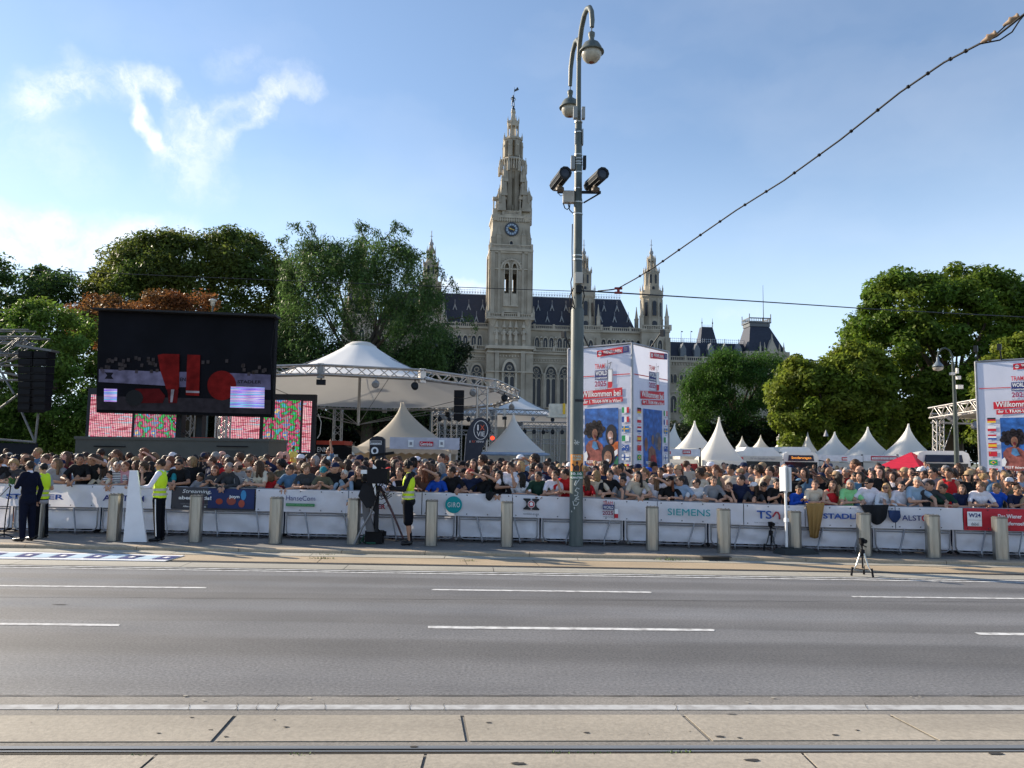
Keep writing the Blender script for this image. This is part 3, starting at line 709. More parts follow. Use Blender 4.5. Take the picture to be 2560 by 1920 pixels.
    for (a, b, p0, p1, ya, yb) in ((1241, 1261, 541, 503, .18, .4), (1248, 1264, 503, 468, .24, .4), (1253, 1266, 468, 440, .3, .42), (1300, 1321, 541, 500, .18, .4), (1298, 1314, 500, 468, .24, .4), (1296, 1309, 468, 440, .3, .42)):
        for s_ in (-1, 1):
            y0 = oc_y-s_*kw*1.15*(1-ya*.8); y1 = oc_y-s_*kw*.2
            ua, ub = FP(a, 500, oc_y)[0], FP(b, 500, oc_y)[0]; mb = MB(); mb.box(((ua+ub)/2, (y0+y1)/2, (hz(p0)+hz(p1))/2), (ub-ua, abs(y1-y0), hz(p1)-hz(p0)), taper=.72); pinnacle(mb, ua+.5 if a < 1280 else ub-.5, y0+(.4 if y1 > y0 else -.4), hz(p1)-2.2, 4.4, .42); mb.build('corner_mass', stone, T)
    mb = MB()   # corner tabernacles climbing in steps
    for (px, ptop, r) in ((1238, 498, .62), (1247, 476, .75), (1259, 455, .65), (1324, 483, .62), (1315, 465, .75), (1304, 447, .65)):
        for yy in (oc_y-kw*.62, oc_y+kw*.5):
            mb = MB(); u = FP(px, 500, yy)[0]; z1 = FP(px, ptop, yy)[1]
            zc_ = FP(px, 522, yy)[1]; zd = FP(px, 500, yy)[1]
            for dx in (-.45, .45):
                for dy in (-.45, .45): mb.box((u+dx*r*1.4, yy+dy*r*1.4, (zk+zd)/2), (.3, .3, zd-zk))
            mb.box((u, yy, (zk+zc_)/2), (r*2, r*2, zc_-zk)); mb.box((u, yy, zd+.3), (r*2.2, r*2.2, .8)); mb.lathe([(r*1.35, zd+.7), (.08, z1)], 4, c=(u, yy, 0), smooth=False, phase=math.pi/4)
            mb.lathe([(r*.5, z1-.3), (.05, z1+.6)], 4, c=(u, yy, 0)); mb.build('tabernacle', stone2, T)
    mb = MB()
    mb.lathe([(rA*1.12, zA1-.3), (rA*1.16, zA1), (rA*1.1, zA1+.3)], 8, c=(kc2, oc_y, 0), smooth=False, phase=math.pi/8)
    # stage B gallery
    rB = hwid(1246, 1312, 430)/.92
    for k in range(8):
        a = k*math.pi/4+math.pi/8; pinnacle(mb, kc2+rB*.95*math.cos(a), oc_y+rB*.95*math.sin(a), zA1-.6, hz(392)-zA1, .42)
        for t in (-1, 0, 1):
            b_ = k*math.pi/4+t*.2; mb.box((kc2+rB*.88*math.cos(b_), oc_y+rB*.88*math.sin(b_), zA1+1.5), (.25, .25, 2.9), rz=b_)
    mb.lathe([(rB*.9, zA1+2.9), (rB*.93, zA1+3.1), (rB*.8, zA1+3.6)], 8, c=(kc2, oc_y, 0), smooth=False, phase=math.pi/8)
    mb.build('gallery', stone2, T)
    # stage C
    rC = hwid(1259.5, 1301, 380)/.92; zC1 = hz(350)
    mb = MB(); mb.lathe([(rC*1.0, zA1), (rC, hz(398))], 8, c=(kc2, oc_y, 0), smooth=False, phase=math.pi/8)
    for k in range(8):
        a = k*math.pi/4+math.pi/8; mb.box((kc2+rC*.93*math.cos(a), oc_y+rC*.93*math.sin(a), (hz(398)+hz(358))/2), (.9, 1.15, hz(358)-hz(398)), rz=a)
    mb.lathe([(rC, hz(358)), (rC*.98, zC1)], 8, c=(kc2, oc_y, 0), smooth=False, phase=math.pi/8); mb.build('lantern_stage', stone, T)
    mb = MB(); mb.lathe([(rC*1.08, zC1-.4), (rC*1.1, zC1), (rC, zC1+.3)], 8, c=(kc2, oc_y, 0), smooth=False, phase=math.pi/8)
    for k in range(8):
        a = k*math.pi/4+math.pi/8; pinnacle(mb, kc2+rC*1.05*math.cos(a), oc_y+rC*1.05*math.sin(a), zC1-.5, 2.0, .22)
        mb.box((kc2+rC*1.05*math.cos(a), oc_y+rC*1.05*math.sin(a), hz(370)), (.7, .35, .5), rz=a)
    mb.build('gallery', stone2, T)
    # stage D: open colonnette stage with core
    rD = hwid(1267.5, 1294.5, 330)/.92; zD1 = hz(305)
    mb = MB(); mb.lathe([(rD*.42, zC1), (rD*.42, zD1)], 8, c=(kc2, oc_y, 0), smooth=False)
    for k in range(8):
        a = k*math.pi/4+math.pi/8; mb.box((kc2+rD*.92*math.cos(a), oc_y+rD*.92*math.sin(a), (zC1+zD1)/2), (.28, .3, zD1-zC1), rz=a)
        pinnacle(mb, kc2+rD*math.cos(a), oc_y+rD*math.sin(a), zD1-.6, 1.8, .17)
    mb.lathe([(rD, hz(318)), (rD*1.02, zD1)], 8, c=(kc2, oc_y, 0), smooth=False, phase=math.pi/8); mb.build('lantern_stage', stone2, T)
    # top shaft, cap, iron man with banner
    rE = hwid(1276, 1287, 290); z1 = hz(284)
    mb = MB(); mb.lathe([(rE*1.1, zD1), (rE*.9, z1), (rE*1.15, z1+.2), (rE*.95, hz(276))], 8, c=(kc2, oc_y, 0), smooth=False); mb.build('spire_shaft', stone2, T)
    mb = MB(); mb.lathe([(rE*.8, hz(276)), (rE*.9, hz(273)), (rE*.35, hz(268)), (rE*.6, hz(266)), (rE*.6, hz(265.4))], 10, c=(kc2, oc_y, 0)); mb.build('spire_cap', copper, T)
    zf = hz(265.2); h = hz(237.5)-zf; s = MB(); u = FP(1282.7, 250, oc_y)[0]
    for sx in (-1, 1): s.tube([(u+sx*.1*h, oc_y, zf), (u+sx*.085*h, oc_y, zf+.25*h), (u+sx*.06*h, oc_y, zf+.48*h)], [.035*h, .045*h, .06*h], 6)
    s.lathe([(.1*h, .45*h), (.09*h, .58*h), (.13*h, .76*h), (.1*h, .82*h), (.04*h, .85*h), (.06*h, .9*h), (.05*h, .96*h), (.01, h)], 8, c=(u, oc_y, zf), sy=.7)
    s.tube([(u-.12*h, oc_y, zf+.78*h), (u-.2*h, oc_y-.1, zf+.62*h), (u-.06*h, oc_y-.2, zf+.55*h)], .03*h, 6); s.tube([(u+.12*h, oc_y, zf+.78*h), (u+.22*h, oc_y, zf+.6*h), (u+.14*h, oc_y-.1, zf+.5*h)], .03*h, 6)
    man = s.build('knight_figure', copper, T)
    s = MB(); zt2 = hz(218); s.tube([(u+.04*h, oc_y-.2, zf+.5*h), (u+.1*h, oc_y-.2, zt2)], .05, 5)
    u3 = FP(1293, 222, oc_y)[0]; zq = hz(226)
    s.prism([(u+.08*h, zq-.5), (u+.5*h, zq+.2), (u3, zq+1.0), (u3-.2, zq+.2), (u+.45*h, zq+.7), (u+.1*h, zq+.2)], 'y', oc_y-.23, oc_y-.17); s.build('banner', copper, man)
big_tower()

def side_tower(pc, top, body=True, wing=False):
    """smaller spire; pc = px of its axis, top = py of the onion top"""
    k = empty('x'); bpy.data.objects.remove(k)
    W0 = 4.0; dy = top-618
    c = FP(pc, 800, W0)[0]; 
    def zz(py): return FP(pc, py+dy, W0)[1]
    sc = .108*1.0
    P = []
    def oct(mb, r0, r1, a, b, mi=0): mb.lathe([(r0, zz(a)), (r1, zz(b))], 8, c=(c, W0+2.8, 0), smooth=False, phase=math.pi/8, mi=mi)
    def ux(px): return px*sc
    mb = MB(); cy = W0+2.8
    if body:
        mb.bx(c-ux(36), c+ux(36), W0-1.0, W0+6.6, 0, zz(832)); mb.bx(c-ux(38), c+ux(38), W0-1.25, W0+6.7, zz(832), zz(827))
        for s_ in (-1, 1): mb.bx(c+s_*ux(31)-.7, c+s_*ux(31)+.7, W0-1.5, W0, 0, zz(845))
    oct(mb, ux(28.5), ux(27), 832, 741)
    for k in range(8):
        a = k*math.pi/4+math.pi/8; mb.box((c+ux(26)*math.cos(a), cy+ux(26)*math.sin(a), (zz(832)+zz(745))/2), (.6, .7, zz(745)-zz(832)), rz=a)
    oct(mb, ux(27), ux(30.5), 745, 739); oct(mb, ux(30.5), ux(30), 739, 724)
    oct(mb, ux(20), ux(19), 724, 680)
    for k in range(8):
        a = k*math.pi/4+math.pi/8; mb.box((c+ux(18)*math.cos(a), cy+ux(18)*math.sin(a), (zz(710)+zz(674))/2), (.35, .5, zz(674)-zz(710)), rz=a)
        mb.box((c+ux(10.5)*math.cos(a), cy+ux(10.5)*math.sin(a), (zz(665)+zz(646))/2), (.28, .35, zz(642)-zz(665)), rz=a)
    oct(mb, ux(20), ux(12), 681, 668); oct(mb, ux(6), ux(6), 668, 645); oct(mb, ux(11.5), ux(8), 648, 640); oct(mb, ux(8), ux(3.6), 640, 630)
    t = mb.build('side_tower', stone, TH)
    mb = MB()
    mb.lathe([(ux(3.4), zz(631)), (ux(6), zz(627)), (ux(5.5), zz(623)), (ux(2.2), zz(619)), (ux(2.8), zz(617.5)), (.12, zz(612)), (.1, zz(592))], 10, c=(c, cy, 0))
    mb.box((c, cy, zz(606)), (.9, .08, .1)); mb.build('finial', lead, t)
    mb = MB()
    for k in range(8):
        a = k*math.pi/4+math.pi/8
        for rr_, zq_, hh_, ww_ in ((29, 726, 1.9, .2), (20, 678, 1.7, .2), (11, 648, 1.6, .15)): mb = MB(); pinnacle(mb, c+ux(rr_)*math.cos(a), cy+ux(rr_)*math.sin(a), zz(zq_), hh_, ww_); mb.build('pinnacle', stone2, t)
    for s_ in (-1, 1):
        for yy in (cy-2.6, cy+2.6): mb = MB(); pinnacle(mb, c+s_*ux(33), yy, zz(829), zz(757)-zz(829), .6); mb.build('corner_pinnacle', stone2, t)
    balustrade(c-ux(38.5), c+ux(38.5), W0-1.1, zz(827), zz(815), t, .6, posts=6)
    fy = cy-ux(28.6)*math.cos(math.pi/8)-.02
    mb = MB()
    for dx, w, a, b, cc in ((0, .62, 789, 757, 752), (0, .75, 816, 806, 802), (0, .4, 722, 717, 714)):
        yy = fy+.35 if a == 722 else fy
        if a == 722: yy = cy-ux(19.9)*math.cos(math.pi/8)-.02
        mb = MB(); mb.prism(arch(c, w*1.7, zz(a), zz(b), zz(cc)), 'y', yy-.12, yy); mb.build('window_slit', glass, t)
    for s_ in (-1, 1): 
        mb = MB(); q = (c+s_*ux(19.5), cy-ux(19.5), 0); mb.box((q[0], q[1], (zz(788)+zz(756))/2), (.75, .14, zz(755)-zz(789)), rz=s_*math.pi/4); mb.build('window_slit', glass, t); mb = MB()
        q = (c+s_*ux(6.5), cy-ux(18.6)); mb.box((q[0], q[1]+.05, (zz(706)+zz(685))/2), (.5, .12, zz(684)-zz(706)), rz=s_*math.pi/10); mb.build('window_slit', glass, t)
    if body:
        for s_ in (-1, 1):
            win(c+s_*ux(11), 1.2, zz(880), zz(862), zz(852), W0-1.0, t, 'window', fr=.25, dep=.35)
        mb = MB(); mb.bx(c-ux(37), c+ux(37), W0-1.3, W0-1.0, zz(886), zz(882)); mb.build('cornice', stone2, t)
side_tower(1636, 618); side_tower(1464, 618); side_tower(1074, 595, wing=True); side_tower(895, 590)

def wing():
    W0 = 9.0
    def P(px, py, w=W0): return FP(px, py, w)
    u0 = P(1668, 900)[0]; u1 = P(2060, 900)[0]; ze = P(1700, 890)[1]; zr = P(1700, 849)[1]
    mb = MB(); mb.bx(u0-.5, u1, W0, W0+14, 0, P(1700, 903)[1]); wl = mb.build('wall', stone, TH)
    mb = MB(); za = P(1700, 903)[1]
    mb.bx(u0, u1, W0-.5, W0-.003, za-.35, za); mb.bx(u0, u1, W0-.2, W0-.003, za-1.6, za-1.3)
    x = u0
    while x < u1: mb.bx(x, x+.35, W0-.35, W0-.004, za-1.2, za-.45); x += .8
    mb.bx(u0, u1, W0-.3, W0-.003, P(1700, 980)[1]-.2, P(1700, 980)[1]+.2)
    mb.build('cornice', stone2, TH)
    balustrade(u0, u1, W0-.2, za+.01, P(1700, 891)[1], TH, .6, posts=5)
    zc, zs, zt = P(1700, 958)[1], P(1700, 944)[1], P(1700, 936)[1]
    for px in (1677, 1687, 1703, 1714, 1730, 1741, 1757, 1768, 1784, 1795, 1811, 1822):
        win(P(px, 940)[0], .95, zc, zs, zt, W0, TH, 'window', mull=False, fr=.2, dep=.3)
    zc, zs, zt = P(1700, 1032)[1], P(1700, 1000)[1], P(1700, 990)[1]
    for px in (1683, 1709, 1736, 1762, 1790, 1816): win(P(px, 1000)[0], 1.7, zc, zs, zt, W0, TH, 'window', fr=.25, dep=.35)
    ur = P(1888, 860)[0]; mb = MB()
    mb.hexa([(u0, W0+.6, za-.2), (ur, W0+.6, za-.2), (ur, W0+13, za-.2), (u0, W0+13, za-.2), (u0, W0+4.4, zr), (ur-.6, W0+4.4, zr), (ur-.6, W0+9, zr), (u0, W0+9, zr)])
    rf = mb.build('roof', slate, TH)
    mb = MB(); x = u0
    yr = W0+4.5
    while x < ur-.7: mb.bx(x, x+.06, yr, yr+.06, zr+.02, zr+1.25); x += .6
    mb.bx(u0, ur-.7, yr, yr+.05, zr+1.0, zr+1.08); mb.bx(u0, ur-.7, yr, yr+.05, zr+.3, zr+.36); mb.build('cresting', mat('iron_cresting'), rf)
    mb = MB()
    for px in (1711, 1746, 1781, 1816, 1851):
        mb = MB(); u, z = P(px, 874); mb.prism([(u-.85, z-1.9), (u+.85, z-1.9), (u+.85, z+.3), (u, z+2.0), (u-.85, z+.3)], 'y', W0+.9, W0+3.2); mb.bx(u-.06, u+.06, W0+1, W0+1.1, z+1.9, z+3.2); mb.build('dormer', mat('dormer_lead', (.16, .18, .2), .6), rf)
    # small turret roof with two finials
    a = P(1751, 850, W0+5)[0]; b = P(1793, 850, W0+5)[0]; c_ = P(1758, 816, W0+5)[0]; d = P(1784.5, 816, W0+5)[0]; z0 = P(1770, 850, W0+5)[1]; z1 = P(1770, 816, W0+5)[1]
    mb = MB(); mb.hexa([(a, W0+5, z0-1), (b, W0+5, z0-1), (b, W0+9, z0-1), (a, W0+9, z0-1), (c_, W0+6, z1), (d, W0+6, z1), (d, W0+8, z1), (c_, W0+8, z1)]); tr = mb.build('turret_roof', slate, TH)
    mb = MB()
    for u in (c_, d):
        mb = MB(); mb.tube([(u, W0+6, z1), (u, W0+6, P(1770, 794, W0+5)[1])], [.14, .04], 6); mb.box((u, W0+6, z1+1.2), (.3, .3, .4)); mb.build('finial', copper, tr); mb = MB()
    x = c_
    while x < d: mb.bx(x, x+.05, W0+6, W0+6.05, z1, z1+.7); x += .4
    mb.build('cresting', copper, tr)
    mb = MB()
    for px in (1703, 1727): mb = MB(); u = P(px, 850, W0+5)[0]; mb.tube([(u, W0+5, zr), (u, W0+5, P(px, 827, W0+5)[1])], [.1, .04], 6); mb.box((u+.25, W0+5, P(px, 829, W0+5)[1]), (.5, .05, .3)); mb.build('weather_vane', copper, rf)
    # corner pavilion
    Wp = W0-1
    a = P(1873, 871, Wp)[0]; b = P(1966, 871, Wp)[0]; z0 = P(1900, 878, Wp)[1]; t0 = P(1886, 805, Wp)[0]; t1 = P(1934, 805, Wp)[0]; z1 = P(1910, 812, Wp)[1]; z2 = P(1910, 803, Wp)[1]; z3 = P(1910, 790, Wp)[1]
    mb = MB(); mb.bx(a-1, b+1, Wp, Wp+11, 0, z0); mb.build('pavilion_wall', stone, TH)
    mb = MB(); mb.hexa([(a, Wp+.3, z0), (b, Wp+.3, z0), (b, Wp+10, z0), (a, Wp+10, z0), (t0, Wp+3, z1), (t1, Wp+3, z1), (t1, Wp+7.5, z1), (t0, Wp+7.5, z1)])
    pv = mb.build('pavilion_roof', slate, TH)
    mb = MB(); mb.bx(t0-.2, t1+.2, Wp+2.8, Wp+7.7, z1, z2); mb.bx(t0-.5, t1+.5, Wp+2.5, Wp+8, z2, z2+.3)
    for y in (Wp+2.6, Wp+7.9):
        mb.bx(t0-.4, t1+.4, y-.08, y+.08, z3-.3, z3); x = t0-.4
        while x < t1+.4: mb.bx(x, x+.12, y-.06, y+.06, z2+.3, z3-.3); x += .55
    for x in (t0-.4, t1+.3):
        for y in (Wp+2.6, Wp+7.8): mb.bx(x, x+.2, y, y+.2, z2, z3+1.1)
        y = Wp+2.6
        while y < Wp+7.9: mb.bx(x, x+.1, y, y+.12, z2+.3, z3-.3); y += .55
        mb.bx(x, x+.1, Wp+2.6, Wp+7.9, z3-.3, z3)
    mb.build('roof_platform', mat('platform', (.13, .14, .15), .6), pv)
    u = P(1908, 760, Wp+5)[0]; mb = MB(); mb.tube([(u, Wp+5, z2), (u, Wp+5, P(1908, 713, Wp+5)[1])], [.14, .05], 6); mb.build('flagpole', copper, pv)
    mb = MB(); u, z = P(1930, 862, Wp)
    mb.prism([(u-2, z-2.5), (u+2, z-2.5), (u, z+1.6)], 'y', Wp-.3, Wp+2); 
    for dx in (-3.5, -2.2, 2.2, 3.5): pinnacle(mb, u+dx, Wp, z-2.5, 3.2, .25)
    pinnacle(mb, u, Wp, z, 3.2, .3); mb.build('gable', stone2, pv)
wing()
# ---------------------------------------------------------------- materials of man-made things
steel = mat('brushed_steel', (.36, .345, .31), .30, .9, var=.2, scale=6, stretch=(3, 3, .3), bump=.1, bscale=60)
galv = mat('galvanised', (.28, .28, .30), .42, .7, var=.15, scale=5)
darkalu = mat('scaffold_dull', (.16, .16, .16), .5, .5, var=.2)
poledark = mat('pole_dark_green', (.045, .06, .055), .5, var=.15)
alu = mat('aluminium_truss', (.40, .38, .36), .38, .7, var=.1)
polepaint = mat('pole_green_grey', (.09, .108, .102), .5, var=.16, scale=3, stretch=(3, 3, .5), second=(.2, .2, .18), secmix=.35, secscale=2)
darkmetal = mat('dark_metal', (.02, .023, .027), .5, .2, spec=.2)
black = mat('black_plastic', (.008, .008, .010), .55, spec=.15)
blackcloth = mat('black_cloth', (.012, .013, .016), .85, bump=.3, bscale=30)
white = mat('white_plastic', (.72, .72, .72), .45, var=.05)
offw = mat('offwhite', (.6, .58, .53), .6)
vinyl = mat('white_vinyl', (.86, .84, .88), .5, var=.05, scale=2, trans=.25, bump=.8, bscale=2.2, bdist=.06)
vinyl2 = mat('white_cloth', (.86, .84, .88), .6, var=.06, scale=2, trans=.25, bump=.9, bscale=2.0, bdist=.08)
globe = mat('lamp_globe', (.40, .37, .31), .25, var=.2, scale=8)
INK = {}
def ink(r, g, b, rough=.55):
    k = 'ink_%02d_%02d_%02d' % (r*99, g*99, b*99)
    return mat(k, (r, g, b), rough, var=.06)
RED = ink(.55, .02, .04); NAVY = ink(.02, .03, .16); BLUE = ink(.02, .08, .33); TEAL = ink(.0, .28, .30); WHT = mat('white_print', (.8, .8, .8), .55, var=.04); BLK = ink(.02, .02, .025); GRY = ink(.25, .25, .27); GRN = ink(.02, .22, .07); ORG = ink(.7, .2, .03); YEL = ink(.8, .5, .04)

# ---------------------------------------------------------------- lamp post with cameras
LP = G(1440, 1364, ZK); LY = LP.y
def pole_r(n): return PW(n, LY)/2
lamp = empty('street_lamp', LP, 0, 'tall grey-green street lamp post with two hanging lamps, surveillance cameras and a poster', 'street lamp')
def loc(px, py, Y=None): return AT(px, py, Y if Y else LY)-LP
ztop = lambda py: loc(1446, py).z
def post_part(name, prof, m, n=20):
    mb = MB(); mb.lathe([(r, z) for r, z in prof], n); return mb.build(name, m, lamp)
zt = ztop(770)
post_part('pole', [(pole_r(35), 0), (pole_r(34), .3), (pole_r(33), 1), (pole_r(32.5), zt-.06), (pole_r(28), zt), (pole_r(22.5), zt+.01), (pole_r(22), ztop(500)), (pole_r(20), ztop(495)), (pole_r(18), ztop(310)), (pole_r(13), ztop(304)), (pole_r(12), ztop(150)), (pole_r(10), ztop(146)), (.01, ztop(145))], polepaint)
def hang_lamp(arm, lx, ly0, r, Y, s):
    mb = MB(); mb.tube([loc(*p) for p in arm], [.055]*(len(arm)-1)+[.045], 8); a = mb.build('arm', polepaint, lamp)
    c = loc(lx, ly0, Y); mb = MB()
    mb.lathe([(.012, .12*s), (.012, 0), (.05*s, -.02*s), (.085*s, -.05*s), (.08*s, -.14*s), (.065*s, -.17*s), (.07*s, -.24*s), (.1*s, -.27*s), (.19*s, -.33*s), (.25*s, -.43*s), (.27*s, -.50*s), (.31*s, -.53*s), (.315*s, -.56*s), (.27*s, -.56*s), (.0, -.5*s)], 24, c=c)
    h = mb.build('lamp_shade', polepaint, lamp)
    mb = MB(); mb.lathe([(.245*s, -.55*s), (.25*s, -.62*s), (.22*s, -.71*s), (.15*s, -.79*s), (.07*s, -.82*s), (.0, -.825*s)], 24, c=c); mb.build('glass_globe', globe, h)
    mb = MB(); mb.lathe([(.09*s, -.805*s), (.05*s, -.83*s), (.0, -.835*s)], 12, c=c); mb.build('globe_cap', mat('rust', (.2, .06, .03), .7), h)
hang_lamp([(1447, 152, LY), (1449, 110, LY-.1), (1454, 70, LY-.35), (1461, 38, LY-.7), (1468, 22, LY-.95), (1474, 19, LY-1.1), (1479, 30, LY-1.22), (1480.5, 50, LY-1.25), (1480, 68, LY-1.25)], 1479, 78, 32, LY-1.25, .82)
hang_lamp([(1447, 150, LY), (1449, 112, LY+.2), (1445, 99, LY+.5), (1439, 104, LY+.75), (1432, 130, LY+1.05), (1427, 170, LY+1.2), (1425.5, 215, LY+1.25)], 1425.5, 224, 26, LY+1.25, .82)
def housing(f, b, m=darkmetal):
    p0 = loc(*b); p1 = loc(*f); d = (p1-p0); L_ = d.length; r = .125
    M3 = d.to_track_quat('Z', 'Y').to_matrix(); mb = MB()
    mb.lathe([(r*.8, 0), (r, .03), (r, L_*.92), (r*1.08, L_*.93), (r*1.1, L_), (r*.78, L_), (r*.74, L_-.03)], 10, c=p0, M=M3, smooth=False)
    for k in range(10):
        a = k*2*math.pi/10; mb.box(p0+M3 @ Vector((r*math.cos(a), r*math.sin(a), L_*.48)), (.012, .012, L_*.86), M=M3)
    o = mb.build('camera_housing', m, lamp)
    mb = MB(); mb.lathe([(r*.72, L_-.025), (.0, L_-.02)], 16, c=p0, M=M3); mb.build('lens', mat('lens_glass', (.03, .035, .05), .08), o)
    mb = MB(); mb.lathe([(.09, -.26), (.09, -.2), (.045, -.18), (.05, -.1)], 12, c=(p0+p1)/2+Vector((0, 0, .02))); mb.build('mount', mat('brown_mount', (.12, .09, .06), .5), o)
housing((1414, 431, LY-.75), (1386.5, 466, LY+.12)); housing((1508, 433, LY-.75), (1471, 467, LY+.12))
mb = MB(); a = loc(1393, 479); b = loc(1502, 482); mb.box((a+b)/2, (b.x-a.x, .06, .05)); a = loc(1500, 483); b = loc(1459, 507); mb.tube([a, b], .018, 6); mb.tube([loc(1396, 484), loc(1402, 490), loc(1408, 487)], .008, 6); mb.build('camera_bracket', darkmetal, lamp)
def gadget(x0, y0, x1, y1, m, d=.12, dy=-.13, name='equipment_box'):
    a = loc(x0, y1); b = loc(x1, y0); mb = MB(); mb.box(((a.x+b.x)/2, (a.y+b.y)/2+dy, (a.z+b.z)/2), (abs(b.x-a.x), d, abs(b.z-a.z))); return mb.build(name, m, lamp)
gm = mat('grey_box', (.30, .31, .31), .5); lb = mat('beige_box', (.5, .47, .42), .5)
gadget(1407, 481, 1435, 508, lb, .16, -.02); gadget(1432, 275, 1442, 303, gm); gadget(1453, 276, 1461, 304, gm); gadget(1437, 324, 1440, 362, gm, .14, 0, 'antenna'); gadget(1455, 325, 1458, 362, gm, .14, 0, 'antenna')
gadget(1427, 392, 1437, 425, gm, .16, 0); gadget(1457, 392, 1465, 422, darkmetal, .16, 0); gadget(1436, 686, 1455, 713, lb, .1, -.16); gadget(1438, 718, 1453, 735, darkmetal, .1, -.13)
mb = MB()
for y in (306, 332, 388, 398, 406, 412, 432, 472, 507, 536, 640, 650):
    z = ztop(y); r = pole_r(23 if y > 500 else 19.5); mb.lathe([(r+.006, z-.012), (r+.006, z+.012)], 16)
mb.build('band_clamp', mat('band_steel', (.5, .5, .48), .4, .6), lamp)
mb = MB()
for pts in ([(1408, 508), (1412, 520), (1418, 524), (1424, 518), (1425, 508)], [(1420, 508), (1424, 525), (1432, 533), (1437, 530)], [(1431, 690), (1427, 705), (1430, 740), (1436, 768)], [(1434, 720), (1424, 740), (1427, 762), (1437, 772)], [(1456, 715), (1461, 740), (1456, 760)], [(1431, 560), (1430, 620), (1431, 690)]):
    mb.tube([loc(x, y, LY-.15) for x, y in pts], .012, 6)
mb.build('cable_loop', black, lamp)
# strap, graffiti and glued poster lie on the curved pole
def on_pole(u, z, off=.004, r=None):
    r = (r or pole_r(33))+off; a = u/r; return Vector((r*math.sin(a), -r*math.cos(a), z))
def patch(name, px0, px1, y0, y1, m, off=.004, parent=lamp):
    c = 1440; z0 = loc(1441, y1).z; z1 = loc(1441, y0).z; w0 = PW(px0-c, LY); w1 = PW(px1-c, LY); r = pole_r(33); mb = MB(); n = 10
    a0 = math.asin(max(-.99, min(.99, w0/r)))*r; a1 = math.asin(max(-.99, min(.99, w1/r)))*r
    for i in range(n):
        u, v = a0+(a1-a0)*i/n, a0+(a1-a0)*(i+1)/n; mb.quad(on_pole(u, z0, off), on_pole(v, z0, off), on_pole(v, z1, off), on_pole(u, z1, off))
    return mb.build(name, m, parent)
patch('strap', 1434, 1458, 999, 1005, BLK, .01)
poster = patch('poster', 1425, 1457, 1136, 1178, ink(.62, .24, .05)); patch('poster_band', 1425, 1457, 1178, 1198, ink(.03, .12, .07), .005, poster)
def pole_text(s, y, h, w, m, **kw):
    o = text(s, Matrix.Identity(4), width=PW(w, LY)*1.15, height=PW(h, LY), m=m, parent=poster, **kw); me = o.data; z = loc(1441, y).z
    for v in me.vertices: v.co = on_pole(v.co.x, z+v.co.y, .009)
pole_text('STABIL', 1141, 5.5, 23, ink(.4, .55, .5), bold=.02); pole_text('KLIMA', 1148, 5.5, 20, ink(.4, .55, .5), bold=.02); pole_text('10.10.', 1184, 6.5, 26, WHT, bold=.02); pole_text('KLIMASTREIK', 1193.5, 5, 30, WHT, bold=.02)
mb = MB()
for pts in ([(1431, 1178), (1432, 1166), (1428, 1160)], [(1451, 1178), (1450, 1166), (1455, 1158)]): mb.tube([on_pole(PW(x-1440, LY), loc(1440, y).z, .008) for x, y in pts], .02, 6)
mb.lathe([(.055, 0), (.06, .08), (.035, .13), (.045, .17), (.03, .22), (.0, .23)], 10, c=on_pole(0, loc(1440, 1177).z, -.03)); mb.build('raised_figure', ink(.05, .03, .03), poster)
mb = MB()
strokes = [[(1434, 1100), (1438, 1107), (1443, 1112)], [(1442, 1102), (1436, 1112)], [(1432, 1108), (1446, 1106)], [(1446, 1198), (1440, 1206), (1436, 1214)], [(1438, 1200), (1434, 1212)], [(1446, 1222), (1440, 1219), (1436, 1226), (1443, 1231), (1441, 1238), (1434, 1238)], [(1445, 1240), (1438, 1244), (1434, 1252), (1440, 1252)], [(1436, 1246), (1446, 1248)], [(1430, 1252), (1432, 1262), (1440, 1262), (1445, 1254)], [(1434, 1266), (1434, 1272)], [(1426, 1276), (1427, 1280)]]
for st in strokes: mb.tube([on_pole(PW(x-1440, LY), loc(1440, y).z, .003) for x, y in st], .011, 5)
mb.build('graffiti', mat('chalk_white', (.5, .52, .5), .7), lamp)

# ---------------------------------------------------------------- overhead wires
def wire(name, pts, r, label, m=black, sub=None):
    P = [AT(*p) for p in pts]; o = P[0].copy(); mb = MB(); mb.tube([p-o for p in P], r, 6); w = mb.build(name, m, None, o); tag(w, label, 'wire'); return w, o
def sag(p0, p1, n=14, s=.25):
    a = Vector(p0); b = Vector(p1); return [tuple(a.lerp(b, i/n)+Vector((0, s*4*(i/n)*(1-i/n), 0))) for i in range(n+1)]
wire('span_wire', sag((-300, 657, 22), (1436, 728, LY), 20, 3), .008, 'thin black span wire running left from the lamp post over the trees', darkmetal)
w2, o2 = wire('span_wire', sag((1455, 727, LY), (2170, 772, 24), 14, -1)+sag((2170, 772, 24), (2700, 800, 30), 6, 0)[1:], .016, 'straight black span wire running right from the lamp post into the chestnut tree', darkmetal)
LY2 = LY
dg = [(1495, 727.5, LY2), (1530, 724, LY2-.3), (1546, 721, LY2-.5), (1552, 717, LY2-.6), (1580, 704, LY2-.9), (1640, 667, LY2-1.5), (1730, 608, LY2-2.4), (1830, 540, LY2-3.3), (1960, 446, LY2-4.4), (2100, 356, LY2-5.5), (2250, 240, LY2-6.5), (2360, 160, LY2-7.2), (2404, 140-28, LY2-7.6), (2448, 110, LY2-7.6)]
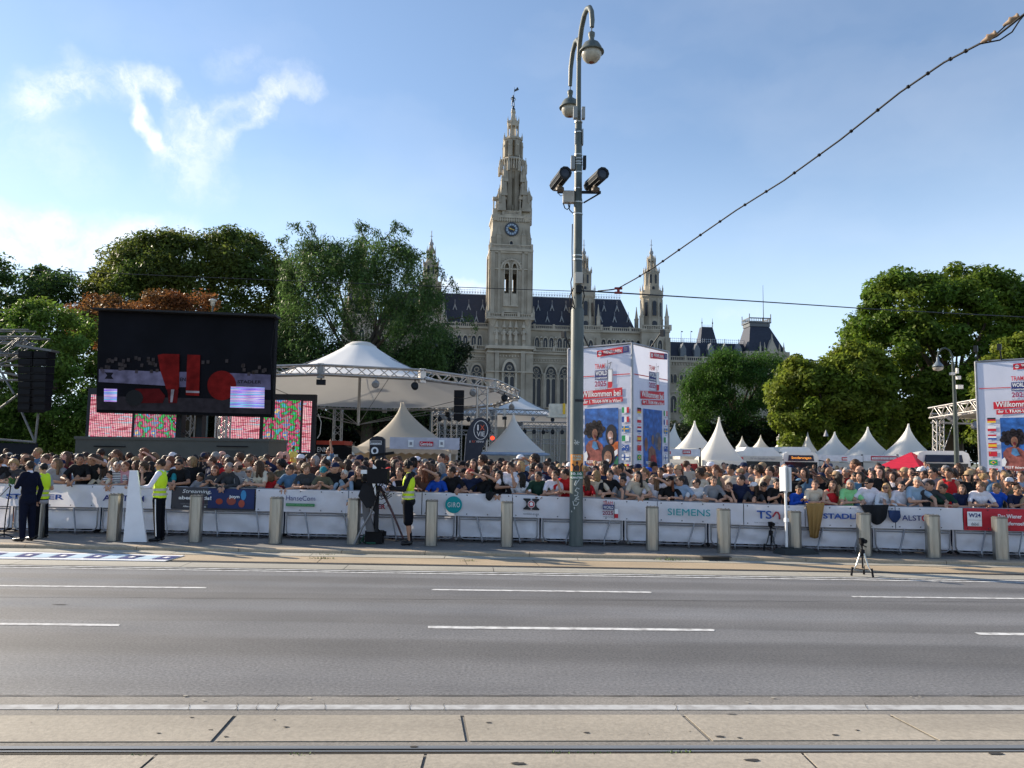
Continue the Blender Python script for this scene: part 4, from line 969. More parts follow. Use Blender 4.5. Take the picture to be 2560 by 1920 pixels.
dg = [(1495, 727.5, LY2), (1530, 724, LY2-.3), (1546, 721, LY2-.5), (1552, 717, LY2-.6), (1590, 696, LY2-1.0), (1640, 665, LY2-1.5), (1730, 602, LY2-2.4), (1840, 526, LY2-3.3), (1960, 451, LY2-4.4), (2100, 350, LY2-5.5), (2250, 231, LY2-6.5), (2360, 156, LY2-7.2), (2446, 111, LY2-7.8), (2492, 90, LY2-8.0), (2530, 60, LY2-8.2), (2552, 42, LY2-8.3), (2700, -70, LY2-8.9)]
w3, o3 = wire('feeder_cable', dg, .014, 'diagonal black cable rising from the lamp post to the upper right corner', black)
mb = MB(); jm = mat('joint_red', (.22, .03, .03), .5)
for k in range(4, 12):
    for t in (.2, .65): a = AT(*dg[k]).lerp(AT(*dg[k+1]), t)-o3; mb.lathe([(.0, -.03), (.028, -.01), (.028, .01), (.0, .03)], 6, c=a)
mb.build('cable_tie', black, w3)
mb = MB(); a = AT(*dg[2])-o3; b = AT(1546, 732, LY2-.5)-o3; mb.tube([a, b], .03, 8); mb.box(a, (.16, .06, .04)); mb.box(b, (.16, .06, .04)); mb.build('hanger', jm, w3)
for (x0, y0, x1, y1) in ((2456, 105, 2492, 81), (2512, 62, 2548, 38)):
    a = AT(x0, y0, LY2-8.0)-o3; b = AT(x1, y1, LY2-8.1)-o3; d = b-a; mb = MB(); Mq = d.to_track_quat('Z', 'Y').to_matrix(); L_ = d.length
    mb.lathe([(.012, -.02), (.02, 0), (.028, L_*.3), (.05, L_*.45), (.03, L_*.6), (.028, L_*.85), (.04, L_*.9), (.03, L_)], 8, c=a, M=Mq); mb.build('insulator', mat('insulator_clay', (.28, .18, .12), .6, second=(.15, .16, .12)), w3)
mb = MB(); mb.tube([AT(2492, 84, LY2-8.0)-o3, AT(2514, 64, LY2-8.05)-o3], .008, 5); mb.tube([AT(2448, 110, LY2-8.0)-o3, AT(2500, 100, LY2-8)-o3, AT(2530, 80, LY2-8.1)-o3, AT(2548, 52, LY2-8.2)-o3, AT(2560, 38, LY2-8.3)-o3], .009, 5); mb.build('slack_loop', black, w3)

# ---------------------------------------------------------------- bollards
BOL = [(91, 1346, 1230, 'behind the man in the dark suit'), (283.6, 1352.5, 1234, 'left of the tall white board'), (487.5, 1355, 1237.7, 'in front of the dark streaming banner'), (688, 1359, 1242.6, 'left of the banner with the green-striped logo'),
       (883, 1360.6, 1245.8, 'beside the tripod of the big television camera'), (1077.5, 1364.4, 1249.8, 'left of the round teal logo'), (1266.5, 1366.5, 1253.6, 'between the round teal logo and the lamp post'),
       (1630.7, 1375.7, 1266, 'first to the right of the lamp post'), (1810, 1382.4, 1271.8, 'between the turquoise lettering and the small tripod'), (1987, 1382, 1277.6, 'right behind the white sign post'),
       (2161.6, 1390, 1282.5, 'behind the silver tripod on the road'), (2333.8, 1394, 1286.9, 'second from the right edge'), (2503, 1399.7, 1292, 'nearest the right edge, before the red banner')]
prof = [(.5, -.22), (.5, .22), (.40, .38), (.22, .5), (-.22, .5), (-.40, .38), (-.5, .22), (-.5, -.22), (-.40, -.38), (-.22, -.5), (.22, -.5), (.40, -.38)]
def make_bollard():
    o = empty('bollard'); w = .25
    mb = MB(); mb.prism([(a*w, b*w) for a, b in prof], 'z', 0, .96)
    mb.build('shaft', steel, o)
    mb = MB(); mb.prism([(a*w*1.03, b*w*1.03) for a, b in prof], 'z', .962, .985); mb.prism([(a*w*.93, b*w*.93) for a, b in prof], 'z', .986, 1.0)
    for k in range(8): mb.box((w*.42*math.cos(k*.785+.2), w*.42*math.sin(k*.785+.2), 1.003), (.02, .02, .012))
    mb.build('cap', mat('bollard_cap', (.2, .19, .17), .4, .7), o)
    return o
b0 = make_bollard()
for i, (x, y, yt, wh) in enumerate(BOL):
    o = b0 if i == 0 else copy_tree(b0); p = G(x, y-1, ZK); o.location = p; o.scale = (1, 1, (AT(x, yt, p.y).z-ZK)); o.rotation_euler.z = random.uniform(-.1, .1)
    tag(o, 'square steel bollard '+wh, 'bollard', 'steel bollards along the kerb')

# ---------------------------------------------------------------- crowd barriers and their banners
def interp(tab, x):
    for (a, ya), (b, yb) in zip(tab, tab[1:]):
        if x <= b: return ya+(yb-ya)*(x-a)/(b-a)
    (a, ya), (b, yb) = tab[-2:]; return yb+(yb-ya)*(x-b)/(b-a)
BASE = [(-400, 1318), (0, 1325), (288, 1329), (480, 1333), (708, 1339.5), (1280, 1350.5), (1560, 1357), (1920, 1368), (2183, 1376), (2560, 1388), (3000, 1402)]
TOP = [(-400, 1200), (0, 1209), (160, 1211.6), (480, 1218), (640, 1222), (1280, 1236), (1459, 1245), (1627, 1252.5), (1830, 1258), (1920, 1262), (2383, 1269.5), (2560, 1272.5), (3000, 1282)]
MID = [(-400, 1255), (0, 1263), (248, 1267), (640, 1276), (1280, 1291), (1627, 1302), (1920, 1313), (2383, 1323), (2560, 1326.5), (3000, 1338)]
def bar(px):
    g = G(px, interp(BASE, px), ZK+.06); return g.x, g.y, AT(px, interp(TOP, px), g.y).z, AT(px, interp(MID, px), g.y).z
JO = [-400, -190, 28, 248, 480, 708, 925, 1141, 1350, 1560, 1771, 1977, 2183, 2383, 2590]
near = ['beyond the left edge', 'at the left edge, behind the microphone stand', 'behind the man in the dark suit', 'behind the tall white board', 'under the dark streaming banner', 'under the green-striped logo', 'behind the television camera operator', 'under the round teal logo', 'behind the lamp post', 'right of the lamp post', 'under the turquoise lettering', 'under the blue and red arrow logo', 'under the long hanging tan cloth', 'under the lettering with the red ring', 'under the red banner']
for i in range(len(JO)-1):
    x0, y0, zt0, zm0 = bar(JO[i]+7); x1, y1, zt1, zm1 = bar(JO[i+1]-7)
    o = empty('barrier', (x0, y0, ZK)); d = Vector((x1-x0, y1-y0, 0)); L_ = d.length; o.rotation_euler.z = math.atan2(d.y, d.x)
    if JO[i] == -400 and False: continue
    tag(o, 'grey tubular crowd barrier '+near[i+1], 'barrier', 'crowd barriers along the pavement')
    H = (zt0+zt1)/2-ZK; Hm = (zm0+zm1)/2-ZK; r = .019; zb = .07
    def rr(z0, z1, rad=.12):
        pts = []
        for cx, cz, a0 in ((L_-rad, z0+rad, -90), (L_-rad, z1-rad, 0), (rad, z1-rad, 90), (rad, z0+rad, 180)):
            for k in range(5): a = R(a0+k*22.5); pts.append((cx+rad*math.cos(a), 0, cz+rad*math.sin(a)))
        return pts
    mb = MB(); mb.tube(rr(zb, H), .015, 8, closed=True); mb.tube([(0, 0, Hm-.02), (L_, 0, Hm-.02)], .021, 8); mb.tube([(0.02, 0, Hm-.075), (L_-.02, 0, Hm-.075)], .012, 8); mb.build('frame', galv, o)
    sg = -1 if JO[i] < 1300 else 1
    for t in (.3, .78):
        xf = L_*t; mb = MB(); lean = -sg*.13
        mb.tube([(xf-lean, -.01, Hm-.02), (xf-lean*.8, -.03, Hm-.12), (xf, -.12, .10), (xf+.01, -.15, .03), (xf, -.10, .015), (xf, .2, .02)], .017, 8); mb.build('foot', galv, o)

def sheet(name, pxa, pxb, za, zb_, off, m, amp=.012, ny=8, wave=True, tied=True):
    """hanging cloth between two picture columns; za/zb_ = functions giving lower and upper height"""
    n = max(6, int((pxb-pxa)/7)); vs = []; fs = []
    A = bar(pxa); o = Vector((A[0], A[1], ZK))
    ph = random.uniform(0, 9)
    for i in range(n+1):
        px = pxa+(pxb-pxa)*i/n; B_ = bar(px)
        for j in range(ny+1):
            t = j/ny; z = za(B_)+(zb_(B_)-za(B_))*t
            s = i*.6+ph; e = math.sin(t*math.pi)**.5
            w = amp*(math.sin(s*.9+t*3)*.5+math.sin(s*.31+t*5+1)*.8+math.sin(s*1.7-t*4)*.35)*(e if tied else 1)
            if i in (0, n): w *= .3
            vs.append(Vector((B_[0], B_[1]-off-w, z))-o)
    for i in range(n):
        for j in range(ny): a = i*(ny+1)+j; fs.append((a, a+ny+1, a+ny+2, a+1))
    mb = MB(); mb.add(vs, fs, 0, True); ob = mb.build(name, m, None, o); return ob
def eyelets(parent, pxa, pxb, step=52, off=.04):
    A = bar(pxa); o = Vector((A[0], A[1], ZK)); mb = MB(); x = pxa+8
    while x < pxb-4:
        B_ = bar(x)
        for z in (B_[2]-.035, B_[3]+.03): mb.lathe([(.0, -.004), (.013, 0), (.0, .004)], 8, c=Vector((B_[0], B_[1]-off-.008, z))-o, M=Matrix.Rotation(math.pi/2, 3, 'X'))
        x += step
    mb.build('eyelets', mat('eyelet', (.05, .05, .05), .5), parent)
# lower white cloth behind the tubes
for i in range(1, len(JO)-1):
    a, b = JO[i]+2, JO[i+1]-2
    c = sheet('barrier_cloth', a, b, lambda B_: ZK+.11, lambda B_: B_[3]-.01, -.035, vinyl2, .03)
    tag(c, 'white cloth on the lower barrier '+near[i+1], 'cloth', 'white cloths on the lower barriers')
UB = {}
def upper(key, a, b, m, label):
    o = sheet('banner', a, b, lambda B_: B_[3]-.01, lambda B_: B_[2]+.0, .035, m, .017); tag(o, label, 'banner', 'printed banners on the barriers'); eyelets(o, a, b, off=.05); UB[key] = (o, a); return o
def BM(px, v, parent_key, off=.075):
    """frame at picture column px and height fraction v on the upper banner, local to that banner"""
    o, a = UB[parent_key]; B_ = bar(px); C_ = bar(px+20); A = bar(a)
    org = Vector((B_[0], B_[1]-off, B_[3]+(B_[2]-B_[3])*v))-Vector((A[0], A[1], ZK)); r = Vector((C_[0]-B_[0], C_[1]-B_[1], (C_[2]-B_[2]+C_[3]-B_[3])/2))
    return frame_M(org, r, (0, 0, 1)), math.hypot(C_[0]-B_[0], C_[1]-B_[1])/20
def btext(key, s, pa, pb, v, hpx, m, **kw):
    M, mp = BM((pa+pb)/2, v, key, kw.pop('off', .09)); return text(s, M, width=(pb-pa)*mp, height=hpx*mp, m=m, parent=UB[key][0], **kw)
def bshape(key, name, px, v, polys, m, off=.082):
    """polys in photo pixels relative to (px, v), y up"""
    M, mp = BM(px, v, key, off); mb = MB()
    for k, pl in enumerate(polys):
        mb.poly([M @ Vector((x*mp, y*mp, .0)) for x, y in pl])
    return mb.build(name, m, UB[key][0], fix=False)
def rect(x0, y0, x1, y1): return [(x0, y0), (x1, y0), (x1, y1), (x0, y1)]
def disc(x, y, r, n=24, r2=None): return [(x+r*math.cos(2*math.pi*k/n), y+(r2 or r)*math.sin(2*math.pi*k/n)) for k in range(n)]
upper('a', -300, 425, vinyl, 'white banner with blue lettering at the left end of the barriers')
btext('a', 'STADLER', 15, 160, .43, 13, BLUE, bold=.03)
btext('a', 'ALST', 255, 320, .43, 14, NAVY, bold=.015, off=.06); btext('a', 'M', 346, 360, .43, 14, NAVY, bold=.015)
M, mp = BM(331, .43, 'a'); mb = MB(); mb.ring(disc(0, 0, 8*mp), disc(0, 0, 5*mp), 'z', 0, .003); mb.v = [tuple(M @ Vector(v)) for v in mb.v]; mb.build('ring_logo', RED, UB['a'][0])
upper('b', 427, 635, ink(.055, .055, .065), 'dark grey and blue banner advertising streaming')
bshape('b', 'blue_field', 590, .5, [rect(-72, -22, 44, 24)], ink(.02, .035, .12), .065)
for c, cols in enumerate(((ink(.35, .06, .03), -38, -6, 9, 7), (ink(.05, .25, .5), 22, 10, 7, 12), (ink(.4, .08, .05), 18, -10, 8, 9), (ink(.3, .07, .05), -8, -4, 12, 10))): bshape('b', 'picture_patch', 585, .5, [disc(cols[1], cols[2], cols[3], 12, cols[4])], cols[0], .072)
btext('b', 'Streaming,', 455, 527, .80, 11, WHT, shear=.2, bold=.002); btext('b', 'aber gratis!', 446, 528, .5, 11, WHT, bold=.03); btext('b', '100% Fernsehen, streamen', 452, 520, .24, 4, GRY); btext('b', 'Alles auf einen Blick', 458, 516, .13, 4, WHT, bold=.02); btext('b', 'joyn', 572, 598, .6, 9, WHT, bold=.03)
upper('c', 637, 868, vinyl, 'white banner with dark blue lettering over a green stripe')
btext('c', 'HanseCom', 714, 787, .62, 12, NAVY); bshape('c', 'green_stripe', 750, .31, [rect(-36, -3.6, 36, 3.6)], ink(.06, .24, .10)); btext('c', 'Member of the INIT group', 717, 783, .31, 4.6, ink(.25, .5, .25), off=.098)
upper('d', 870, 1052, vinyl, 'white banner half hidden by the television camera, ending in dark red letters')
btext('d', 'ER', 944, 963, .32, 11, ink(.3, .02, .03), bold=.03); bshape('d', 'cross_mark', 972, .36, [rect(-5, -.8, 5, .8), rect(-.8, -4, .8, 4)], ink(.3, .02, .03))
upper('e', 1054, 1279, vinyl, 'white banner with a round teal logo')
bshape('e', 'round_logo', 1133, .48, [disc(0, 0, 21, 40)], TEAL); btext('e', 'GIRO', 1118, 1149, .48, 12, WHT, off=.098, bold=.0, space=1.25)
upper('f', 1281, 1452, vinyl, 'white banner with a black notched emblem around a red house')
bshape('f', 'notched_emblem', 1327, .6, [[(-20, 14), (-2, 14), (-2, -14), (-20, -14), (-20, -11), (-14, -6), (-12, 0), (-14, 6), (-20, 11)], [(20, 14), (2, 14), (2, -14), (20, -14), (20, -11), (14, -6), (12, 0), (14, 6), (20, 11)]], BLK)
bshape('f', 'red_disc', 1327, .6, [disc(0, 0, 9, 24)], WHT, .086); bshape('f', 'red_disc', 1327, .6, [disc(0, 0, 7.8, 24)], ink(.5, .04, .05), .09); bshape('f', 'house_mark', 1327, .6, [[(-4, -4), (4, -4), (4, 1), (6, 1), (0, 6), (-6, 1), (-4, 1)]], WHT, .094)
btext('f', 'HANNING & KAHL', 1307, 1347, .15, 4.5, GRY, bold=.02)
upper('g', 1454, 1642, vinyl, 'white banner with the red and navy championship logo')
btext('g', 'TRAM', 1506, 1530, .82, 8.5, RED, bold=.0); bshape('g', 'navy_box', 1520, .60, [rect(-14.5, -5.5, 14, 7)], NAVY); btext('g', 'WORLD', 1507, 1532, .61, 8, WHT, off=.098, bold=.01); btext('g', '2025', 1505, 1531, .33, 10, ink(.25, .03, .08), bold=.02); btext('g', 'Vienna', 1506, 1530, .15, 4, GRY)
bshape('g', 'tram_front', 1538, .2, [rect(-4.5, -5, 6, 6)], RED); bshape('g', 'tram_front', 1538, .34, [rect(-4.5, -2, 6, 10)], WHT, .09); bshape('g', 'tram_mast', 1534, .5, [rect(-.6, -22, .6, 20)], BLK, .095)
upper('h', 1644, 1858, vinyl, 'white banner with large turquoise lettering')
btext('h', 'SIEMENS', 1667, 1774, .5, 17, ink(.0, .33, .36))
upper('i', 1860, 2012, vinyl, 'white banner with blue letters ending in a dark red arrow')
btext('i', 'TS', 1890, 1927, .52, 21, BLUE, bold=.02); M, mp = BM(1938, .5, 'i'); mb = MB()
mb.tube([M @ Vector((x*mp, y*mp, 0)) for x, y in ((-8, -4), (0, 8), (5, 8), (9, 0), (9, -10))], 2.2*mp, 6); mb.build('arrow_mark', ink(.35, .03, .05), UB['i'][0]); btext('i', 'TRAKTIONSSYSTEME AUSTRIA', 1882, 1944, .13, 3, GRY)
upper('j', 2014, 2238, vinyl, 'white banner with blue lettering beside the hanging tan cloth')
btext('j', 'STADLER', 2055, 2165, .52, 14, BLUE, bold=.03)
upper('k', 2240, 2408, vinyl, 'white banner with navy lettering and a red ring')
btext('k', 'ALST', 2252, 2301, .5, 14, NAVY, bold=.01); M, mp = BM(2311, .5, 'k'); mb = MB(); mb.ring(disc(0, 0, 9*mp), disc(0, 0, 5.6*mp), 'z', 0, .003); mb.v = [tuple(M @ Vector(v)) for v in mb.v]; mb.build('ring_logo', ink(.6, .05, .05), UB['k'][0]); btext('k', 'M', 2324, 2340, .5, 14, NAVY, bold=.01)
upper('l', 2410, 2640, ink(.5, .025, .04), 'red banner with a white box and white lettering at the right end')
bshape('l', 'white_box', 2434, .5, [rect(-18, -19, 18, 20)], WHT, .08); btext('l', 'W24', 2419, 2449, .68, 11, NAVY, bold=.02); btext('l', 'dabei', 2424, 2444, .28, 9, GRY, bold=.01); bshape('l', 'box_line', 2434, .46, [rect(-17, -.4, 17, .4)], GRY, .086)
btext('l', 'Das Wiener', 2492, 2552, .66, 11, WHT, bold=.02); btext('l', 'Stadtfernsehen', 2492, 2572, .33, 10, WHT, bold=.02)

# ---------------------------------------------------------------- cloths hung over the barrier by spectators
def hung(name, pts_top, pts_bot, m, label, cat, off=.1, folds=4):
    """cloth from barrier top down; columns given as px pairs (top x, bottom x), y in photo"""
    n = 14; rows = 10; vs = []; fs = []
    o = None
    for i in range(n+1):
        t = i/n; xt = pts_top[0]+(pts_top[1]-pts_top[0])*t; B_ = bar(xt)
        yt, yb = pts_top[2], (pts_bot[2](t) if callable(pts_bot[2]) else pts_bot[2]); xb = pts_bot[0]+(pts_bot[1]-pts_bot[0])*t
        for j in range(rows+1):
            s = j/rows; w = .03*math.sin(t*folds*6.28+s*1.5)*(s**.5)
            p = AT(xt+(xb-xt)*s, yt+(yb-yt)*s, B_[1]-off-w); p.y = B_[1]-off-w
            if o is None: o = p.copy()
            vs.append(p-o)
    for i in range(n):
        for j in range(rows): a = i*(rows+1)+j; fs.append((a, a+1, a+rows+2, a+rows+1))
    m2 = len(vs); vs2 = vs+[v+Vector((0, .035, 0)) for v in vs]; f2 = fs+[tuple(reversed([k+m2 for k in f])) for f in fs]
    ring_ = [i*(rows+1) for i in range(n+1)]+[n*(rows+1)+j for j in range(1, rows+1)]+[i*(rows+1)+rows for i in range(n-1, -1, -1)]+[j for j in range(rows-1, 0, -1)]
    for a, b in zip(ring_, ring_[1:]+ring_[:1]): f2.append((a, b, b+m2, a+m2))
    mb = MB(); mb.add(vs2, f2, 0, True); ob = mb.build(name, m, None, o); tag(ob, label, cat); return ob
hung('hanging_cloth', (2016, 2062, 1258), (2026, 2046, lambda t: 1343+3*math.sin(t*3)), mat('tan_cloth', (.30, .18, .06), .8, bump=.3, bscale=12), 'long tan brown cloth hanging over the barrier below the woman in cream', 'cloth', .12, 3)
hung('hanging_jacket', (2150, 2222, 1262), (2172, 2216, lambda t: 1290+22*math.sin(t*2.6+.3)), blackcloth, 'black jacket hanging over the barrier below the couple in white', 'jacket', .12, 2)
hung('handbag', (2222, 2250, 1276), (2224, 2252, lambda t: 1293+14*math.sin(t*3.14)), mat('navy_bag', (.015, .035, .11), .6), 'navy shoulder bag hanging over the barrier beside the black jacket', 'bag', .13, 1)
hung('hanging_jacket', (1214, 1246, 1230), (1214, 1242, lambda t: 1240+12*math.sin(t*4+.3)), blackcloth, 'small black jacket over the rail right of the teal logo', 'jacket', .1, 2)

# ---------------------------------------------------------------- white ground banner, sign, board, tripods
mb = MB(); o = G(200, 1390, .0); o.z = 0
P = [G(x, y, .03)-o for x, y in ((-500, 1387), (412, 1401), (462, 1387), (-500, 1367))]
for p in P: p.z = .022
Pb = [Vector((p.x, p.y, .012)) for p in P]; mb.hexa(Pb+P); gb = mb.build('ground_banner', mat('banner_white', (.78, .78, .8), .5), None, o); tag(gb, 'long white banner with blue squares lying flat beside the kerb', 'banner')
def onb(px, v, z=.026):
    a = G(px, interp([(-500, 1387), (412, 1401)], px), .03); b = G(px+50, interp([(-500, 1367), (462, 1387)], px+50), .03); q = a.lerp(b, v)-o; q.z = z; return q
for px in range(-470, 420, 86):
    for (dx, m_, nm, z) in ((0, NAVY, 'blue_square', .026), (-46, ink(.45, .58, .68), 'pale_square', .026)):
        mb = MB(); mb.poly([onb(px+dx-22, .2, z), onb(px+dx+20, .2, z), onb(px+dx+22, .8, z), onb(px+dx-20, .8, z)]); mb.build(nm, m_, gb)
    mb = MB(); mb.poly([onb(px-7, .42, .030), onb(px+6, .38, .030), onb(px+8, .58, .030), onb(px-4, .62, .030)]); mb.build('star_mark', WHT, gb)

board = G(338, 1356, ZK); bo = empty('tall_board', board, R(4), 'tall white tapering board held upright by the man in the yellow vest', 'board')
def bl(px, py, y=0): q = AT(px, py, board.y+y)-board; return (q.x, q.z)
mb = MB(); mb.prism([(bl(310, 1356)[0], .01), (bl(366, 1357)[0], .01), (bl(344, 1176)[0], bl(344, 1176)[1]), (bl(326, 1176)[0], bl(326, 1176)[1])], 'y', -.03, .03); mb.build('panel', mat('board_white', (.74, .74, .77), .55, var=.05), bo)
mb = MB(); mb.prism([(bl(330, 1290)[0], .02), (bl(350, 1290)[0], .02), (bl(338, 1200)[0], bl(338, 1200)[1]), (bl(334, 1200)[0], bl(334, 1200)[1])], 'y', .03, .16); mb.build('rear_brace', offw, bo)

sp = G(1967, 1384, ZK); sg_ = empty('sign_post', sp, R(18), 'white folding sign panel on a slim white pole with a black foot', 'sign')
def sl_(py): return AT(1967, py, sp.y).z-ZK
mb = MB(); mb.tube([(0, 0, .1), (0, 0, sl_(1230)), (.01, 0, sl_(1166))], .025, 10); mb.box((0, -.005, sl_(1300)), (.07, .07, .07)); mb.build('pole', white, sg_)
mb = MB(); z0, z1 = sl_(1229), sl_(1168); mb.bx(-.10, .17, .03, .05, z0, z1); mb.bx(-.11, -.09, -.14, .03, z0+.02, z1); mb.bx(-.02, .02, -.035, .03, z0-.02, z1+.03); mb.bx(.03, .045, -.09, .03, z0, z1); mb.build('sign_panel', white, sg_)
mb = MB(); mb.hexa([(-.2, -.22, 0), (.62, -.2, 0), (.62, .18, 0), (-.2, .18, 0), (-.14, -.15, .1), (.5, -.15, .1), (.5, .12, .1), (-.14, .12, .1)]); mb.bx(-.08, .1, -.1, .08, .1, .13); mb.build('foot', mat('rubber_foot', (.03, .035, .035), .7), sg_)

def tripod(name, px, py, ytop, spread, label, leg, mountm=black, head=True, foot_y=None):
    p = G(px, py, 0 if py > 1410 else ZK); p0 = p.copy(); t = empty(name, p, random.uniform(0, 1)*0+R(12), label, 'tripod'); H = AT(px, ytop, p.y).z-p.z
    zc = H*.60
    for k in range(3):
        a = R(-90+k*120+18); d = Vector((math.cos(a), math.sin(a), 0)); mb = MB()
        mb.tube([d*.03+Vector((0, 0, zc)), d*spread*.55+Vector((0, 0, zc*.45))], .014, 8); mb.tube([d*spread*.5+Vector((0, 0, zc*.5)), d*spread*.96+Vector((0, 0, .07))], .010, 8); lg = mb.build('leg', leg, t)
        mb = MB(); mb.tube([d*spread*.88+Vector((0, 0, .15)), d*spread+Vector((0, 0, 0.01))], .018, 8); mb.build('foot_cap', black, lg)
        mb = MB(); mb.tube([d*spread*.86+Vector((0, 0, .14)), Vector((0, 0, .11))], .006, 6); mb.build('spreader', black, t)
    mb = MB(); mb.lathe([(.03, zc-.05), (.045, zc), (.04, zc+.05), (.014, zc+.06), (.014, H*.78), (.03, H*.79), (.03, H*.84)], 10); mb.tube([(0, 0, H*.80), (.12, .05, H*.74)], .01, 6); mb.tube([(0, 0, zc-.25), (0, 0, zc)], .013, 6); mb.build('centre_column', black, t)
    mb = MB(); mb.box((.0, 0, H*.9), (.1, .045, .08), rz=.3); mb.lathe([(.035, 0), (.035, .03)], 12, c=(.03, -.03, H*.9), M=Matrix.Rotation(math.pi/2, 3, 'X')); mb.box((-.01, 0, H*.965), (.09, .04, .02), rz=.3); mb.build('action_camera', black, t)
    return t
tripod('tripod', 2157, 1441, 1343, .19, 'silver tripod with a small camera standing on the road edge', mat('silver_leg', (.6, .58, .52), .3, .7))
tripod('tripod', 1928, 1378, 1303, .15, 'small black tripod with a tiny camera beside the sign post foot', mat('black_leg', (.06, .065, .07), .35, .5))

ms = G(12, 1345, ZK); m0 = empty('microphone_stand', ms, 0, 'slim black microphone stand with a green flower bunch at the left edge', 'stand')
q = lambda x, y: AT(x, y, ms.y)-ms
mb = MB(); mb.tube([q(10, 1337), q(14, 1290), q(27, 1215)], .012, 8); mb.tube([q(-14, 1255), q(27, 1213)], .009, 6); mb.build('pole', black, m0)
for e in ((38, 1346), (-12, 1349), (10, 1356)):
    mb = MB(); a = q(*e); a.z = .01; mb.tube([q(10, 1335), a], .011, 6); mb.build('leg', black, m0)
mb = MB()
for k in range(60): mb.lathe([(0, -.02), (.022, 0), (0, .025)], 5, c=q(30, 1204)+Vector((random.gauss(0, .05), random.gauss(0, .03), random.gauss(0, .03))))
mb.build('flower_bunch', mat('leaf_bunch', (.05, .13, .03), .7, island=.4), m0)

# ---------------------------------------------------------------- television camera on its big tripod
tc_ = G(944, 1362, ZK); TV = empty('television_camera', tc_, 0, 'large covered television camera with a long viewfinder on a black tripod', 'camera')
q = lambda x, y, dy=0.0: AT(x, y, tc_.y+dy)-tc_
mb = MB(); mb.tube([q(886, 1361), q(905, 1320), q(926, 1285), q(944, 1225)], [.03, .022, .022, .03], 8); mb.build('leg', mat('grey_leg', (.2, .2, .21), .4, .5), TV)
mb = MB(); mb.tube([q(1008, 1346), q(985, 1290), q(950, 1215)], [.02, .022, .03], 8); mb.build('leg', mat('maroon_leg', (.07, .035, .04), .45), TV)
mb = MB(); mb.tube([q(932, 1345, .5), q(938, 1290, .3), q(944, 1225)], [.02, .022, .03], 8); mb.build('leg', black, TV)
mb = MB(); mb.box(q(946, 1190), (.42, .3, .3)); mb.box(q(937, 1176), (.24, .2, .12)); mb.box(q(953, 1160), (.2, .18, .14)); mb.lathe([(.09, -.1), (.1, .1), (.075, .12)], 14, c=q(921, 1192), M=Matrix.Rotation(-math.pi/2, 3, 'Y')); mb.lathe([(.07, 0), (.09, .1), (.05, .12)], 12, c=q(951, 1206)); mb.build('camera_body', black, TV)
mb = MB(); a = q(928, 1139); b = q(985, 1132); mb.box((a+b)/2, ((b-a).length, .1, .055), M=Matrix.Rotation(-math.atan2(b.z-a.z, b.x-a.x), 3, 'Y')); mb.tube([q(930, 1142), q(936, 1165)], .02, 6); mb.tube([q(958, 1139), q(954, 1158)], .015, 6); mb.build('boom_microphone', black, TV)
mb = MB(); mb.tube([q(934, 1150), q(935, 1140)], [.03, .035], 8); mb.build('orange_knob', mat('tan_knob', (.35, .18, .07), .6), TV)
mb = MB(); mb.bx(q(905, 1185).x, q(934, 1185).x, -.14, .1, q(905, 1184).z, q(905, 1175).z); mb.build('lens_hood', mat('silver_hood', (.6, .62, .66), .3, .3), TV)
mb = MB()
def drape(pts, dy=-.02, th=.12): mb.prism([(q(x, y).x, q(x, y).z) for x, y in pts], 'y', dy-th/2, dy+th/2)
drape([(908, 1210), (940, 1200), (946, 1222), (934, 1265), (918, 1270), (897, 1240)]); drape([(934, 1222), (948, 1212), (946, 1250), (944, 1330), (937, 1330), (936, 1280), (918, 1265)], .05, .1); mb.build('rain_cover', blackcloth, TV)
mb = MB(); drape([(930, 1197), (939, 1193), (943, 1230), (941, 1239), (937, 1222)], -.12, .01); drape([(935, 1160), (944, 1168), (940, 1185), (934, 1180)], -.12, .02); mb.build('paper_sheet', WHT, TV)
mb = MB(); drape([(903, 1245), (925, 1248), (922, 1280), (935, 1330), (915, 1330), (905, 1290)], .1, .06); mb.build('grey_bag', mat('grey_bag', (.14, .14, .15), .8), TV)
mb = MB()
for k in range(7):
    c = q(960+random.uniform(-8, 14), 1225+random.uniform(-14, 20)); r = random.uniform(.08, .16); mb.tube([c+Vector((r*math.cos(t*.7), -.15+.02*math.sin(t), r*1.2*math.sin(t*.7))) for t in range(9)], .008, 5)
mb.tube([q(960, 1205, -.1), q(975, 1213, -.2), q(985, 1216, -.25)], .014, 6); mb.build('cable_coil', black, TV)
cb = G(936, 1358, ZK); mb = MB(); mb.box((0, 0, .13), (.36, .25, .26)); mb.box((.19, 0, .2), (.1, .03, .1)); mb.tube([(-.15, -.1, .27), (-.1, -.14, .33), (.05, -.14, .33), (.12, -.1, .27)], .012, 6); cbx = mb.build('battery_case', black, None, cb); tag(cbx, 'black equipment case under the television camera tripod', 'case')
mb = MB(); mb.tube([(-.28, -.05, .01), (-.2, -.1, .18), (-.24, .0, .02), (-.1, -.18, .02), (.05, -.15, .02)], .018, 6); mb.build('green_cable', mat('green_cable', (.02, .1, .06), .5), cbx)
